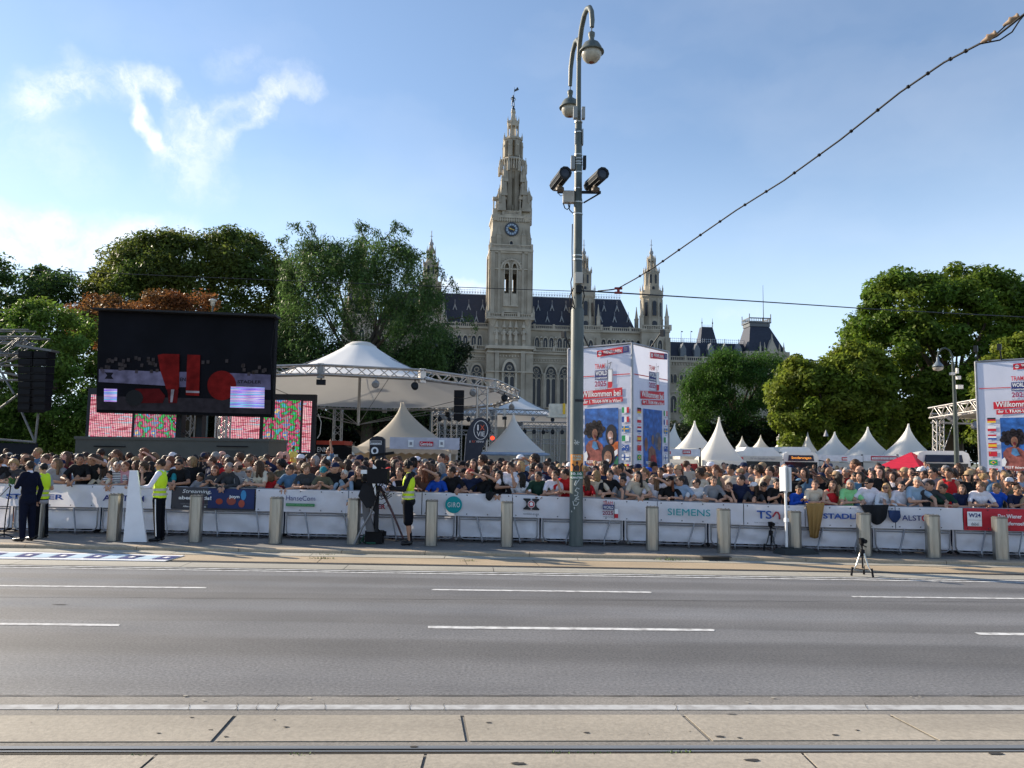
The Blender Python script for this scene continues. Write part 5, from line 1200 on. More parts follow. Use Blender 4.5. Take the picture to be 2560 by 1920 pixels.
# ---------------------------------------------------------------- canopies, stages and tents on the square
tentw = mat('tent_fabric', (.86, .84, .79), .55, var=.04, scale=.6, trans=.42, second=(.6, .58, .54), secmix=.25, secscale=.4)
tentb = mat('tent_fabric_beige', (.52, .455, .36), .65, var=.07, scale=.5, trans=.3, second=(.45, .4, .32), secmix=.3, secscale=.5)
tentgrey = mat('membrane', (.80, .79, .77), .5, var=.05, scale=.4, trans=.14)
def truss(mb, a, b, w=.4, r=.03, n=None, sides=4, up=None):
    a = Vector(a); b = Vector(b); d = b-a; L_ = d.length; t = d.normalized(); u = Vector((0, 0, 1)) if abs(t.z) < .9 else Vector((0, 1, 0))
    if up is not None: u = Vector(up)
    x = t.cross(u).normalized(); y = x.cross(t).normalized()
    cs = [x*w/2+y*w/2, -x*w/2+y*w/2, -x*w/2-y*w/2, x*w/2-y*w/2] if sides == 4 else [y*w*.5, -x*w/2-y*w*.4, x*w/2-y*w*.4]
    for c in cs: mb.tube([a+c, b+c], r, 6)
    n = n or max(2, round(L_/(w*1.0))); k = len(cs)
    for i in range(n):
        p = a+d*(i/n); q = a+d*((i+1)/n)
        for j in range(k):
            c0, c1 = (cs[j], cs[(j+1) % k]) if (i+j) % 2 else (cs[(j+1) % k], cs[j]); mb.tube([p+c0, q+c1], r*.55, 5, cap=False)
    return mb
def canopy(px, Y, label, scale=1.0, s_z=1.0):
    c = AT(px, 1142, Y); c.z = ZK; o = empty('canopy', c, 0, label, 'canopy', None)
    Rr = 9.6; z0 = 5.65; zp = 8.75; tilt = .3
    rimz = lambda a: z0-tilt*math.sin(a)-ZK
    # membrane: concave cone with a flat cap
    n, m_ = 48, 12; vs = []; fs = []
    for j in range(m_+1):
        t = j/m_; r = .55+(Rr-.45-.55)*t; h = (1-t)**1.9
        for i in range(n):
            a = 2*math.pi*i/n; seam = 1+.012*math.cos(a*12)*t; zr = rimz(a)-.05
            vs.append((r*math.cos(a)*seam, r*math.sin(a)*seam, zr+(zp-ZK-zr)*h-.06*abs(math.sin(a*6))*math.sin(t*math.pi)))
    for j in range(m_):
        for i in range(n): i2 = (i+1) % n; fs.append((j*n+i, j*n+i2, (j+1)*n+i2, (j+1)*n+i))
    mb = MB(); mb.add(vs, fs, 0, True); mb.build('membrane', tentgrey, o)
    mb = MB(); mb.lathe([(1.05, zp-ZK-.42), (.95, zp-ZK-.2), (.6, zp-ZK+.02), (.0, zp-ZK+.06)], 16); mb.build('peak_cap', tentw, o)
    # ring truss, 12 straight bays
    for i in range(12):
        a0, a1 = 2*math.pi*i/12, 2*math.pi*(i+1)/12; mb = MB()
        truss(mb, (Rr*math.cos(a0), Rr*math.sin(a0), rimz(a0)+.05), (Rr*math.cos(a1), Rr*math.sin(a1), rimz(a1)+.05), .46, .05, 9)
        p = Vector((Rr*math.cos(a0), Rr*math.sin(a0), rimz(a0))); mb.box(p, (.3, .3, .72), rz=a0); mb.build('ring_truss', alu, o)
    for a in (-123, -36, 40, 110, 205):
        a = R(a); p = Vector((Rr*math.cos(a), Rr*math.sin(a), 0)); mb = MB(); truss(mb, p, p+Vector((0, 0, rimz(a)-.2)), .55, .045, 10)
        if a > R(-40) and a < R(-20) or a < R(-80): pass
        mb.build('column', alu, o)
    mb = MB(); mb.tube([(0, 0, 3.6), (0, 0, zp-ZK)], .09, 10); mb.build('mast', alu, o)
    mb = MB()
    for k in range(8):
        a = k*math.pi/4+.35; mb.tube([(0, 0, 3.65), (Rr*.98*math.cos(a), Rr*.98*math.sin(a), rimz(a)-.2)], .018, 5)
    for k in range(3):
        a = (-150, -30, 100)[k]; a = R(a); mb.tube([(0, 0, zp-ZK-.1), (Rr*1.0*math.cos(a)*.5, Rr*math.sin(a)*.5, zp-ZK-2.1), (Rr*math.cos(a), Rr*math.sin(a), rimz(a)+.3)], .022, 5)
    mb.build('guy_cables', mat('cable_grey', (.25, .25, .26), .4, .5), o)
    for a, kind in ((-118, 1), (-106, 0), (-90, 2), (-74, 1), (-62, 0), (-40, 1), (-20, 0), (10, 1), (60, 0)):
        a = R(a); p = Vector(((Rr-.1)*math.cos(a), (Rr-.1)*math.sin(a), rimz(a)-.55)); mb = MB()
        if kind == 2: mb.box(p, (.42, .2, .26)); mb.box(p+Vector((0, 0, .22)), (.06, .06, .3))
        else: mb.lathe([(.08, -.2), (.17, -.1), (.19, .12), (.12, .14)], 12, c=p, M=Matrix.Rotation(R(70+40*kind), 3, 'X')); mb.box(p+Vector((0, 0, .2)), (.05, .05, .36))
        mb.build('spotlight', darkmetal if kind != 1 else mat('grey_spot', (.3, .3, .3), .4, .4), o)
    return o
cp = canopy(893, 47, 'large round white tent canopy on a ring truss, beside the big screen')
cp2 = canopy(1262, 80, 'farther round white tent canopy behind the first, left of the lamp post')

# equipment on the corner of the near canopy and the truss stage below
def lattice_stage(name, pxs, pys, Y, depth, label, cat='stage', cols=2, roof=True):
    a = AT(pxs[0], pys[0], Y); b = AT(pxs[1], pys[0], Y); o = empty(name, ((a.x+b.x)/2, Y, ZK), 0, label, cat)
    hw = (b.x-a.x)/2; H = a.z-ZK
    for x in np.linspace(-hw, hw, cols):
        for y in (0, depth): mb = MB(); truss(mb, (x, y, 0), (x, y, H), .4, .035); mb.build('column', alu, o)
    for y in (0, depth): mb = MB(); truss(mb, (-hw, y, H), (hw, y, H), .45, .04); mb.build('beam', alu, o)
    for x in (-hw, hw): mb = MB(); truss(mb, (x, 0, H), (x, depth, H), .45, .04); mb.build('beam', alu, o)
    mb = MB(); truss(mb, (-hw, depth/2, H*.72), (hw, depth/2, H*.72), .35, .03); mb.build('light_bar', alu, o)
    for k in range(6):
        x = -hw+2*hw*(k+.5)/6; mb = MB(); mb.lathe([(.08, -.2), (.16, -.05), (.16, .15)], 10, c=(x, -.1, H-.55), M=Matrix.Rotation(R(60+20*(k % 3)), 3, 'X')); mb.box((x, -.1, H-.3), (.06, .06, .3)); mb.build('spotlight', darkmetal, o)
    return o
lattice_stage('truss_stage', (1088, 1232), (1030, 1030), 58, 6, 'open aluminium truss stage frame under the farther canopy', cols=4)
lattice_stage('truss_stage', (1300, 1440), (1062, 1062), 60, 7, 'open aluminium truss frame with spotlights just left of the lamp post', cols=4)
mb = MB(); a = AT(1394, 1026, 58); mb.box((0, 0, 0), (1.3, .9, .95)); mb.box((.2, -.47, 0), (.5, .04, .6)); mb.box((0, 0, -.52), (1.7, 1.0, .08)); cs = mb.build('control_cabinet', mat('cream_box', (.6, .57, .48), .5), None, a); tag(cs, 'cream control cabinet up on the truss left of the lamp post', 'cabinet')
mb = MB(); mb.box((.45, -.5, .1), (.18, .1, .8)); mb.build('yellow_lifter', YEL, cs)
# speaker drop on the corner column
mb = MB(); a = AT(1148, 985, 40)
for k in range(4): mb.box((0, 0, -k*.4), (.5, .5, .36))
o = mb.build('line_speaker', black, None, a); tag(o, 'black hanging speaker stack at the corner of the round canopy', 'speaker')
mb = MB(); mb.lathe([(.0, -.06), (.09, -.05), (.11, .03), (.0, .09)], 14, M=Matrix.Rotation(math.pi/2, 3, 'X')); a = AT(1231, 1095, 44); o = mb.build('signal_lamp', [mat('red_glow', (1, .03, .01), .3, emit=2.5)], None, a); tag(o, 'glowing red signal lamp between the teardrop flag and the white tent', 'lamp')

# stage front with screens
ledm = {}
def led(key, scale, base, stops, strength, stripe=(60, .35), thr=None):
    m = bpy.data.materials.new(key); m.use_nodes = True; N = m.node_tree.nodes; L = m.node_tree.links; b = N['Principled BSDF']
    tc = N.new('ShaderNodeTexCoord'); mp = N.new('ShaderNodeMapping'); mp.inputs['Scale'].default_value = scale; L.new(tc.outputs['Object'], mp.inputs['Vector'])
    nz = N.new('ShaderNodeTexNoise'); nz.inputs['Scale'].default_value = base; nz.inputs['Detail'].default_value = 4; L.new(mp.outputs[0], nz.inputs['Vector'])
    cr = N.new('ShaderNodeValToRGB'); cr.color_ramp.interpolation = 'CONSTANT'; set_ramp(cr.color_ramp, stops)
    L.new(nz.outputs['Fac'], cr.inputs[0])
    wv = N.new('ShaderNodeTexWave'); wv.wave_type = 'BANDS'; wv.bands_direction = 'X'; wv.inputs['Scale'].default_value = stripe[0]; L.new(tc.outputs['Object'], wv.inputs['Vector'])
    mr = N.new('ShaderNodeMapRange'); L.new(wv.outputs['Fac'], mr.inputs['Value']); mr.inputs['To Min'].default_value = stripe[1]; mr.inputs['To Max'].default_value = 1.2
    hv = N.new('ShaderNodeHueSaturation'); L.new(cr.outputs[0], hv.inputs['Color']); L.new(mr.outputs[0], hv.inputs['Value'])
    b.inputs['Base Color'].default_value = (.02, .02, .02, 1); L.new(hv.outputs[0], b.inputs['Emission Color']); b.inputs['Emission Strength'].default_value = strength; b.inputs['Roughness'].default_value = .4
    return m
pink = led('led_pink', (.5, 1, 5), 2.2, [(0, (.5, .08, .12)), (.42, (.95, .35, .42)), (.5, (.95, .6, .6)), (.56, (.8, .06, .2)), (.62, (.5, .7, .8))], .55, (3.4, .15))
multi = led('led_multi', (1, 1, 1.3), 2.4, [(0, (.1, .5, .7)), (.38, (.05, .6, .1)), (.45, (.25, .05, .1)), (.5, (.9, .1, .25)), (.55, (.4, .38, .35)), (.6, (.1, .3, .85)), (.66, (.95, .7, .3))], .5, (3.4, .15))
lines = led('led_lines', (.15, 1, 14), 2.0, [(0, (.2, .7, .9)), (.42, (.25, .1, .9)), (.5, (.75, .7, .95)), (.58, (.6, .2, .7)), (.64, (.1, .08, .5))], .4, (.5, .9))
def wall_screen(name, x0, y0, x1, y1, Y, label, areas):
    a = AT(x0, y1, Y); b = AT(x1, y0, Y); o = empty(name, ((a.x+b.x)/2, Y, ZK), 0, label, 'screen')
    mb = MB(); mb.bx(a.x-o.location.x-.15, b.x-o.location.x+.15, .02, .35, a.z-ZK-.3, b.z-ZK+.25); mb.build('housing', mat('screen_frame', (.03, .03, .035), .6), o)
    for (p0, q0, p1, q1, m, nm) in areas:
        c = AT(p0, q1, Y); d = AT(p1, q0, Y); mb = MB(); mb.bx(c.x-o.location.x, d.x-o.location.x, -.03, .015, c.z-ZK, d.z-ZK); mb.build(nm, m, o)
    return o
wall_screen('led_wall', 219, 985, 452, 1100, 40, 'glowing pink and green LED wall behind the left of the big dark screen', [(221, 988, 334, 1096, pink, 'text_panel'), (335, 1028, 450, 1098, multi, 'picture_panel')])
wall_screen('led_wall', 543, 998, 782, 1134, 40, 'tall glowing LED wall sticking out right of the big dark screen', [(543, 1034, 650, 1100, pink, 'text_panel'), (655, 1001, 752, 1130, multi, 'picture_panel'), (753, 1003, 780, 1131, pink, 'edge_panel')])
# big truck screen
SY = 31.0; a = AT(250, 1031, SY); b = AT(683, 1031, SY); top0 = AT(250, 782, SY); top1 = AT(683, 800, SY)
bs = empty('screen_trailer', ((a.x+b.x)/2, SY, ZK), 0, 'huge dark video screen raised on an olive-grey trailer, showing red shapes', 'video screen')
o = bs.location
def sp_(px, py, y=0.0): q = AT(px, py, SY+y); return Vector((q.x-o.x, y, q.z-ZK))
def squad(name, pts, m, y=-.03, th=.02, parent=bs):
    P = [sp_(x, p, 0) for x, p in pts]; mb = MB(); mb.prism([(v.x, v.z) for v in P], 'y', y-th, y); return mb.build(name, m, parent, fix=True)
squad('screen_panel', [(243, 1027), (677, 1040), (684, 797), (254, 779)], mat('screen_dark', (.006, .006, .009), .6, var=.4, scale=.6, spec=.08), .0, .01)
squad('screen_housing', [(240, 1031), (680, 1043), (689, 795), (246, 776)], mat('screen_housing', (.010, .010, .012), .8, spec=.1), .35, .34)
squad('top_visor', [(240, 777), (697, 796), (696, 790), (238, 773)], mat('screen_housing2', (.02, .02, .022), .7), .3, .7)
em = lambda k, c, s: mat(k, tuple(v*.45 for v in c), .6, emit=s*.38, var=.35, scale=3, spec=.05)
squad('shown_banner', [(249, 923), (420, 930), (424, 965), (248, 955)], em('shown_white', (.13, .13, .22), .9)); squad('shown_banner', [(560, 932), (677, 937), (677, 975), (556, 968)], em('shown_white2', (.10, .10, .18), .9)); squad('shown_banner', [(450, 930), (468, 930), (468, 968), (450, 968)], em('shown_white2', (.12, .12, .2), .9))
squad('shown_road', [(244, 990), (678, 1000), (677, 1036), (243, 1024)], em('shown_road', (.028, .026, .034), .9))
rd = em('shown_red', (.15, .010, .010), .8); rd2 = em('shown_red2', (.085, .008, .010), .8)
squad('shown_letter', [(396, 888), (410, 885), (450, 886), (449, 968), (444, 980), (418, 974), (402, 925)], rd, -.05); squad('shown_letter', [(470, 887), (502, 888), (499, 990), (466, 988)], rd, -.05)
squad('shown_ball', [(556+36*math.cos(k*.2618), 964+37*math.sin(k*.2618)) for k in range(24)], rd, -.06)
squad('shown_cylinder', [(340, 972), (400, 972), (415, 990), (408, 1008), (345, 1008), (335, 990)], rd2, -.05); squad('shown_letter', [(420, 972), (448, 975), (444, 1008), (424, 1008)], rd2, -.055); squad('shown_wheel', [(338+22*math.cos(k*.4), 995+20*math.sin(k*.4)) for k in range(16)], mat('shown_black', (.006, .006, .008), .5), -.06)
squad('shown_stripe', [(430, 974), (438, 974), (433, 1006), (428, 1006)], em('shown_pale', (.25, .25, .3), .9), -.065); squad('shown_stripe', [(467, 977), (500, 978), (500, 983), (467, 982)], em('shown_pale', (.25, .25, .3), .9), -.065)
mb = MB()
for k in range(70):
    x = random.uniform(255, 672); y = 890+(x-255)*.03+random.uniform(0, 40)
    if 395 < x < 595 and random.random() < .7: continue
    c = sp_(x, y); mb.box((c.x, -.045, c.z), (.12, .01, .14))
mb.build('shown_crowd', em('shown_people', (.05, .045, .05), .8), bs)
squad('shown_chart', [(263, 972), (295, 973), (294, 1005), (263, 1004)], lines, -.07); squad('shown_chart', [(579, 967), (663, 969), (662, 1021), (577, 1019)], lines, -.07)
M_ = Matrix.Identity(4)
def stext(s, px, py, w, h, m, y=-.075):
    c = sp_(px, py); fm = frame_M((c.x, y, c.z), (1, 0, 0), (0, 0, 1)); text(s, fm, width=PW(w, SY), height=PW(h, SY), m=m, parent=bs, bold=.02)
stext('STADLER', 625, 955, 60, 8, em('shown_ink', (.02, .02, .03), .2)); stext('EN', 459, 949, 14, 9, em('shown_ink', (.02, .02, .03), .2))
squad('shown_emblem', [(264, 931), (285, 932), (280, 940), (285, 948), (264, 947), (270, 939)], em('shown_ink', (.02, .02, .03), .2), -.05)
# trailer below
olive = mat('trailer_grey', (.085, .085, .075), .55, var=.1, scale=1.5, second=(.09, .09, .08), secmix=.4)
def zt_(py): return AT(430, py, SY).z-ZK
x0 = sp_(196, 1100).x; x1 = sp_(676, 1100).x
mb = MB(); mb.bx(x0, x1, -.2, 2.3, .6, zt_(1101)); mb.bx(x0-.04, x1+.04, -.25, 2.35, zt_(1101), zt_(1094)); mb.build('trailer_body', olive, bs)
for px in (280, 585):
    a = sp_(px-30, 1125); mb = MB(); c = sp_(px, 1140); mb.bx(c.x-.45, c.x+.45, -.235, -.2, c.z-.35, c.z+.22); f = mb.build('locker_door', mat('trailer_dark', (.055, .055, .05), .6), bs)
    mb = MB(); mb.bx(c.x-.62, c.x+.62, -.27, -.2, c.z+.36, c.z+.40); mb.build('gutter_strip', black, f)
mb = MB()
for px in (270, 380, 530, 640):
    mb = MB(); c = sp_(px, 1170); mb.lathe([(.0, -.12), (.32, -.12), (.45, -.1), (.45, .1), (.32, .12), (0, .12)], 18, c=(c.x, .3, .46), M=Matrix.Rotation(math.pi/2, 3, 'X')); mb.build('wheel', black, bs)
mb = MB(); c = sp_(465, 1060)
for px in (425, 478): mb = MB(); c = sp_(px, 1060); mb.bx(c.x-.12, c.x+.12, .8, 1.2, zt_(1101), zt_(1030)); mb.build('lift_mast', darkmetal, bs)
mb = MB(); a = sp_(505, 1040); b = sp_(520, 1100); truss(mb, (sp_(522, 1040).x, 1.4, zt_(1030)), (sp_(520, 1100).x, 1.4, zt_(1100)), .22, .02); mb.build('brace', alu, bs); mb = MB(); mb.tube([sp_(424, 1040), sp_(452, 1080), sp_(480, 1097)], .015, 5); mb.build('cable', black, bs); mb = MB(); mb.tube([sp_(688, 800), sp_(678, 880), sp_(684, 1000), sp_(677, 1100)], .02, 5); mb.build('cable', black, bs)
mb = MB(); c = sp_(498, 1096); mb.bx(c.x-.4, c.x+.4, .1, .6, zt_(1101), zt_(1092)); mb.build('red_box', ink(.35, .05, .03), bs)

# left truss tower with speakers
ty = 28.0; a = AT(30, 1110, ty); lt = empty('truss_tower', (a.x, ty, ZK), 0, 'aluminium truss tower with scaffold braces at the left edge', 'truss tower')
q = lambda x, y, dy=0.0: AT(x, y, ty+dy)-Vector((a.x, ty, ZK))
mb = MB(); truss(mb, q(-160, 866), q(112, 866), .62, .035, sides=4); mb.build('beam', darkalu, lt)
mb = MB(); truss(mb, q(-160, 842, 3), q(80, 842, 3), .5, .03); mb.build('beam', darkalu, lt)
mb = MB(); truss(mb, q(78, 848), q(2, 895), .35, .03); mb.build('beam', darkalu, lt)
mb = MB()
for s in (((0, 910), (92, 880)), ((0, 914), (60, 913)), ((0, 930), (60, 942)), ((0, 950), (52, 951)), ((-40, 1050), (46, 986)), ((50, 1020), (86, 1102)), ((96, 1034), (88, 1105)), ((-60, 1094), (90, 1106)), ((3, 930), (35, 985))): mb.tube([q(*s[0]), q(*s[1])], .04, 8)
mb.build('scaffold_tube', darkalu, lt)
mb = MB(); c = q(30, 1130); mb.bx(c.x-3, q(90, 1110).x, .05, .12, 0, q(60, 1107).z-.02); mb.build('black_skirt', mat('skirt', (.012, .014, .02), .9), lt)
sa = AT(88, 960, ty-.4); lsp = empty('speaker_array', sa, 0, 'tall curved black speaker array hanging from the left truss tower', 'speaker')
for col in range(2):
    for k in range(8):
        mb = MB(); mb.box((-.28+col*.55+k*(.004-.02*col)*1.0, -.0+.02*k, 1.05-k*.27), (.5, .5, .25), M=Matrix.Rotation(R(3+k*2), 3, 'X')); mb.bx(-.28+col*.55-.21, -.28+col*.55+.21, -.27+.02*k, -.25+.02*k, 1.05-k*.27-.09, 1.05-k*.27+.09); mb.build('speaker', black, lsp)
mb = MB(); mb.box((0, 0, 1.28), (1.3, .5, .08), M=Matrix.Rotation(R(8), 3, 'Y')); mb.build('hanging_frame', darkalu, lsp)

# pagoda tents
def pagoda(px, py, xl, xr, yb, Y, label, m=tentw, walls=True, cap=.06, group='pointed white tents', cat='tent', wy=None):
    pk = AT(px, py, Y); l = AT(xl, yb, Y); r = AT(xr, yb, Y); w = (r.x-l.x)/2/1.0; zb = (l.z+r.z)/2; o = empty('pagoda_tent', ((l.x+r.x)/2, Y+w, ZK), 0, label, cat, group)
    ox = pk.x-o.location.x; n = 8; vs = []; fs = []; rows = 9; zb -= ZK; zp = pk.z-ZK
    for j in range(rows+1):
        t = j/rows; s = .03+.97*(t**1.55)
        for i in range(32):
            a = 2*math.pi*(i+.5)/32; cx, cy = math.cos(a), math.sin(a); k = 1/max(abs(cx), abs(cy)); e = t**.5
            rr = (1-e*.8)+(e*.8)*k; rr *= 1-.03*(1-abs(math.cos(a*2)))*math.sin(t*3.1)
            vs.append((ox*(1-t)+w*s*cx*rr*1.0, w*s*cy*rr, zp+(zb-zp)*t))
    for j in range(rows):
        for i in range(32): i2 = (i+1) % 32; fs.append((j*32+i, j*32+i2, (j+1)*32+i2, (j+1)*32+i))
    mb = MB(); mb.add(vs, fs, 0, True); mb.build('roof', m, o)
    mb = MB(); sk = min(.28, zb*.2)
    for (x0, y0, x1, y1) in ((-w, -w, w, -w), (w, -w, w, w), (-w, w, w, w), (-w, -w, -w, w)):
        k = max(6, int(2*w/.3)); 
        for i in range(k):
            t, u = i/k, (i+1)/k; A_ = Vector((x0+(x1-x0)*t, y0+(y1-y0)*t, 0)); B_ = Vector((x0+(x1-x0)*u, y0+(y1-y0)*u, 0)); C_ = (A_+B_)/2
            up = Vector((0, 0, zb+.01)); dn = Vector((0, 0, zb-sk)); mb.add([A_+up, B_+up, B_+dn+Vector((0, 0, .08)), C_+dn, A_+dn+Vector((0, 0, .08))], [(0, 1, 2, 3, 4)])
    mb.build('valance', m, o)
    if walls:
        mb = MB(); mb.bx(-w+.03, w-.03, w-.05, w-.03, 0, zb-.02); mb.bx(-w+.02, -w+.04, -w+.05, w-.05, 0, zb-.02); mb.build('side_wall', m, o)
    mb = MB()
    for sx in (-1, 1):
        for sy in (-1, 1): mb = MB(); mb.box((sx*(w-.05), sy*(w-.05), zb/2), (.09, .09, zb)); mb.build('leg', offw, o)
    return o
def sq_text(s, px, py, w, h, Y, m, parent, **kw):
    c = AT(px, py, Y)-parent.location; text(s, frame_M((c.x, c.y, c.z), (1, 0, -.014), (0, 0, 1)), width=PW(w, Y), height=PW(h, Y), m=m, parent=parent, **kw)
def sq_rect(name, x0, y0, x1, y1, Y, m, parent, th=.03):
    a = AT(x0, y1, Y)-parent.location; b = AT(x1, y0, Y)-parent.location; mb = MB(); mb.bx(a.x, b.x, a.y, a.y+th, a.z, b.z); return mb.build(name, m, parent)
bt = pagoda(988, 997, 880, 1128, 1118, 30, 'broad beige pointed drinks tent right of the LED wall', tentb, group=None)
sq_rect('fascia', 974, 1095, 1149, 1122, 29.2, mat('fascia_grey', (.5, .49, .55), .6), bt); sq_rect('red_label', 1049, 1104, 1083, 1115, 29.15, RED, bt); sq_text('Getränke', 1066, 1110, 30, 8, 29.12, WHT, bt, bold=.02)
for x in (1027, 1104): sq_rect('icon_label', x-7, 1100, x+7, 1118, 29.15, WHT, bt); sq_rect('cup_icon', x-3, 1105, x+3, 1112, 29.12, GRY, bt)
pagoda(1284, 1032, 1206, 1362, 1127, 42, 'white pointed tent with blue-grey eaves right of the teardrop flag')
sub = AT(1285, 1135, 41.3)
mb = MB(); mb.lathe([(.3, -.0), (.32, .05), (.32, .12), (.28, .17)], 12, sx=6.0, sy=1.2); e = mb.build('awning_roof', mat('steel_blue', (.25, .33, .45), .35, .3), None, AT(1283, 1139, 40.5)); tag(e, 'rounded blue-grey caravan roof under the white pointed tent', 'caravan')
TL = [(1694, 1057, 1652, 1719, 1118, 52, 'first white pointed tent right of the banner tower'), (1747.4, 1050, 1700, 1792, 1122, 48, 'second white pointed tent right of the banner tower'), (1812.6, 1040, 1755, 1866, 1151, 44, 'tallest white pointed tent between the banner tower and the white bus'),
      (1859, 1089.5, 1846, 1873, 1117, 90, 'tiny white pointed tent far behind the left end of the bus'), (1907, 1086.6, 1890, 1924, 1118, 85, 'tiny white pointed tent peeping over the roof of the bus'), (1964, 1082.5, 1945, 1985, 1121, 80, 'small white pointed tent right beside the white statue'),
      (2029, 1079, 2004, 2056, 1138, 66, 'narrow white pointed tent behind the orange display of the bus'), (2106, 1078, 2058, 2150, 1139, 56, 'white pointed tent with a dark scorched tip'), (2193, 1065, 2141, 2243, 1139, 54, 'tall white pointed tent left of the red gazebo'), (2298, 1057, 2241, 2345, 1139, 52, 'tall white pointed tent directly behind the red gazebo'),
      (1668, 1075, 1655, 1690, 1110, 70, 'small tent tip touching the right edge of the banner tower')]
tents = [pagoda(*t) for t in TL]
mb = MB(); c = AT(2106, 1084, 56)-tents[7].location; mb.lathe([(.0, .4), (.16, 0), (.2, -.12)], 8, c=(c.x, 1.6, c.z)); mb.build('scorched_tip', GRY, tents[7])
fz = mat('fascia_white', (.74, .74, .78), .6)
def fascia(x0, y0, x1, y1, Y, label, marks):
    a = AT((x0+x1)/2, y1, Y); o = empty('fascia_banner', (a.x, Y, a.z), 0, label, 'banner'); sq_rect('sheet', x0, y0, x1, y1, Y, fz, o)
    for m in marks:
        sq_rect('red_label', m[0], m[1], m[2], m[3], Y-.03, RED, o)
        if len(m) > 4: sq_text(m[4], (m[0]+m[2])/2, (m[1]+m[3])/2, (m[2]-m[0])*.8, (m[3]-m[1])*.6, Y-.06, WHT, o, bold=.02)
        else:
            x = m[0]+2
            while x < m[2]-2: w = random.uniform(1, 3); sq_rect('white_mark', x, m[1]+2, x+w, m[3]-2, Y-.05, WHT, o, .01); x += w+1
    a = AT(x1, 1160, Y)-o.location; mb = MB(); mb.bx(a.x-.05, a.x+.05, .04, .14, -a.z*0-o.location.z+ZK, AT(x1, y0-3, Y).z-o.location.z); mb.build('post', darkmetal, o); return o
fascia(1660, 1123, 1751, 1140, 43.5, 'white fascia banner with two red labels beside the banner tower', [(1660, 1128, 1677, 1135), (1707, 1126, 1727, 1135)])
fascia(2046, 1139, 2157, 1153, 50, 'white fascia banner with one short red label right of the bus', [(2105, 1143, 2118, 1151)]); fascia(2159, 1139, 2246, 1153, 50, 'white fascia banner with a long red label left of the red gazebo', [(2178, 1141, 2244, 1151)])
for (x0, x1) in ((2050, 2155), (2160, 2242)):
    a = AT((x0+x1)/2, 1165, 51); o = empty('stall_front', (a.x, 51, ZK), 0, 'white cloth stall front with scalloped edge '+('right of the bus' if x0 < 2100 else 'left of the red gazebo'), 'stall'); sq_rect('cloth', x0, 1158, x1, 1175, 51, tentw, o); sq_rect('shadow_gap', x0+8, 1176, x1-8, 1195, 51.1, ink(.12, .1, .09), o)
a = AT(1700, 1165, 45); o = empty('stall_front', (a.x, 45, ZK), 0, 'white stall front with a dark red opening under the pointed tents', 'stall'); sq_rect('cloth', 1655, 1149, 1752, 1158, 45, tentw, o); sq_rect('curtain', 1702, 1159, 1744, 1180, 45.1, ink(.25, .02, .03), o); sq_rect('curtain', 1660, 1159, 1682, 1180, 45.1, ink(.3, .22, .15), o); sq_rect('cloth', 1683, 1158, 1700, 1185, 45, tentw, o); sq_rect('cloth', 1753, 1150, 1828, 1185, 44.9, tentw, o)
# red gazebo
pk = AT(2278, 1130, 38); l = AT(2182, 1174, 38); o = empty('red_gazebo', (pk.x, 38.5, ZK), 0, 'bright red folding gazebo in front of the white pointed tents', 'gazebo'); P = lambda x, y, Y: AT(x, y, Y)-o.location
mb = MB(); p0 = P(2278, 1130, 39); c = [P(2182, 1171, 38), P(2300, 1170, 36.6), P(2345, 1164, 40), P(2225, 1164, 41)]
for i in range(4): mb.poly([p0, c[i], c[(i+1) % 4]])
for i in range(4): a_, b_ = c[i], c[(i+1) % 4]; mb.poly([a_, b_, b_-Vector((0, 0, .3)), a_-Vector((0, 0, .3))])
mb.build('roof', mat('red_cloth', (.55, .02, .05), .6, trans=.25), o)
mb = MB()
for v in c: mb = MB(); mb.box((v.x, v.y, v.z/2-.02), (.05, .05, v.z-.1)); mb.build('leg', galv, o)

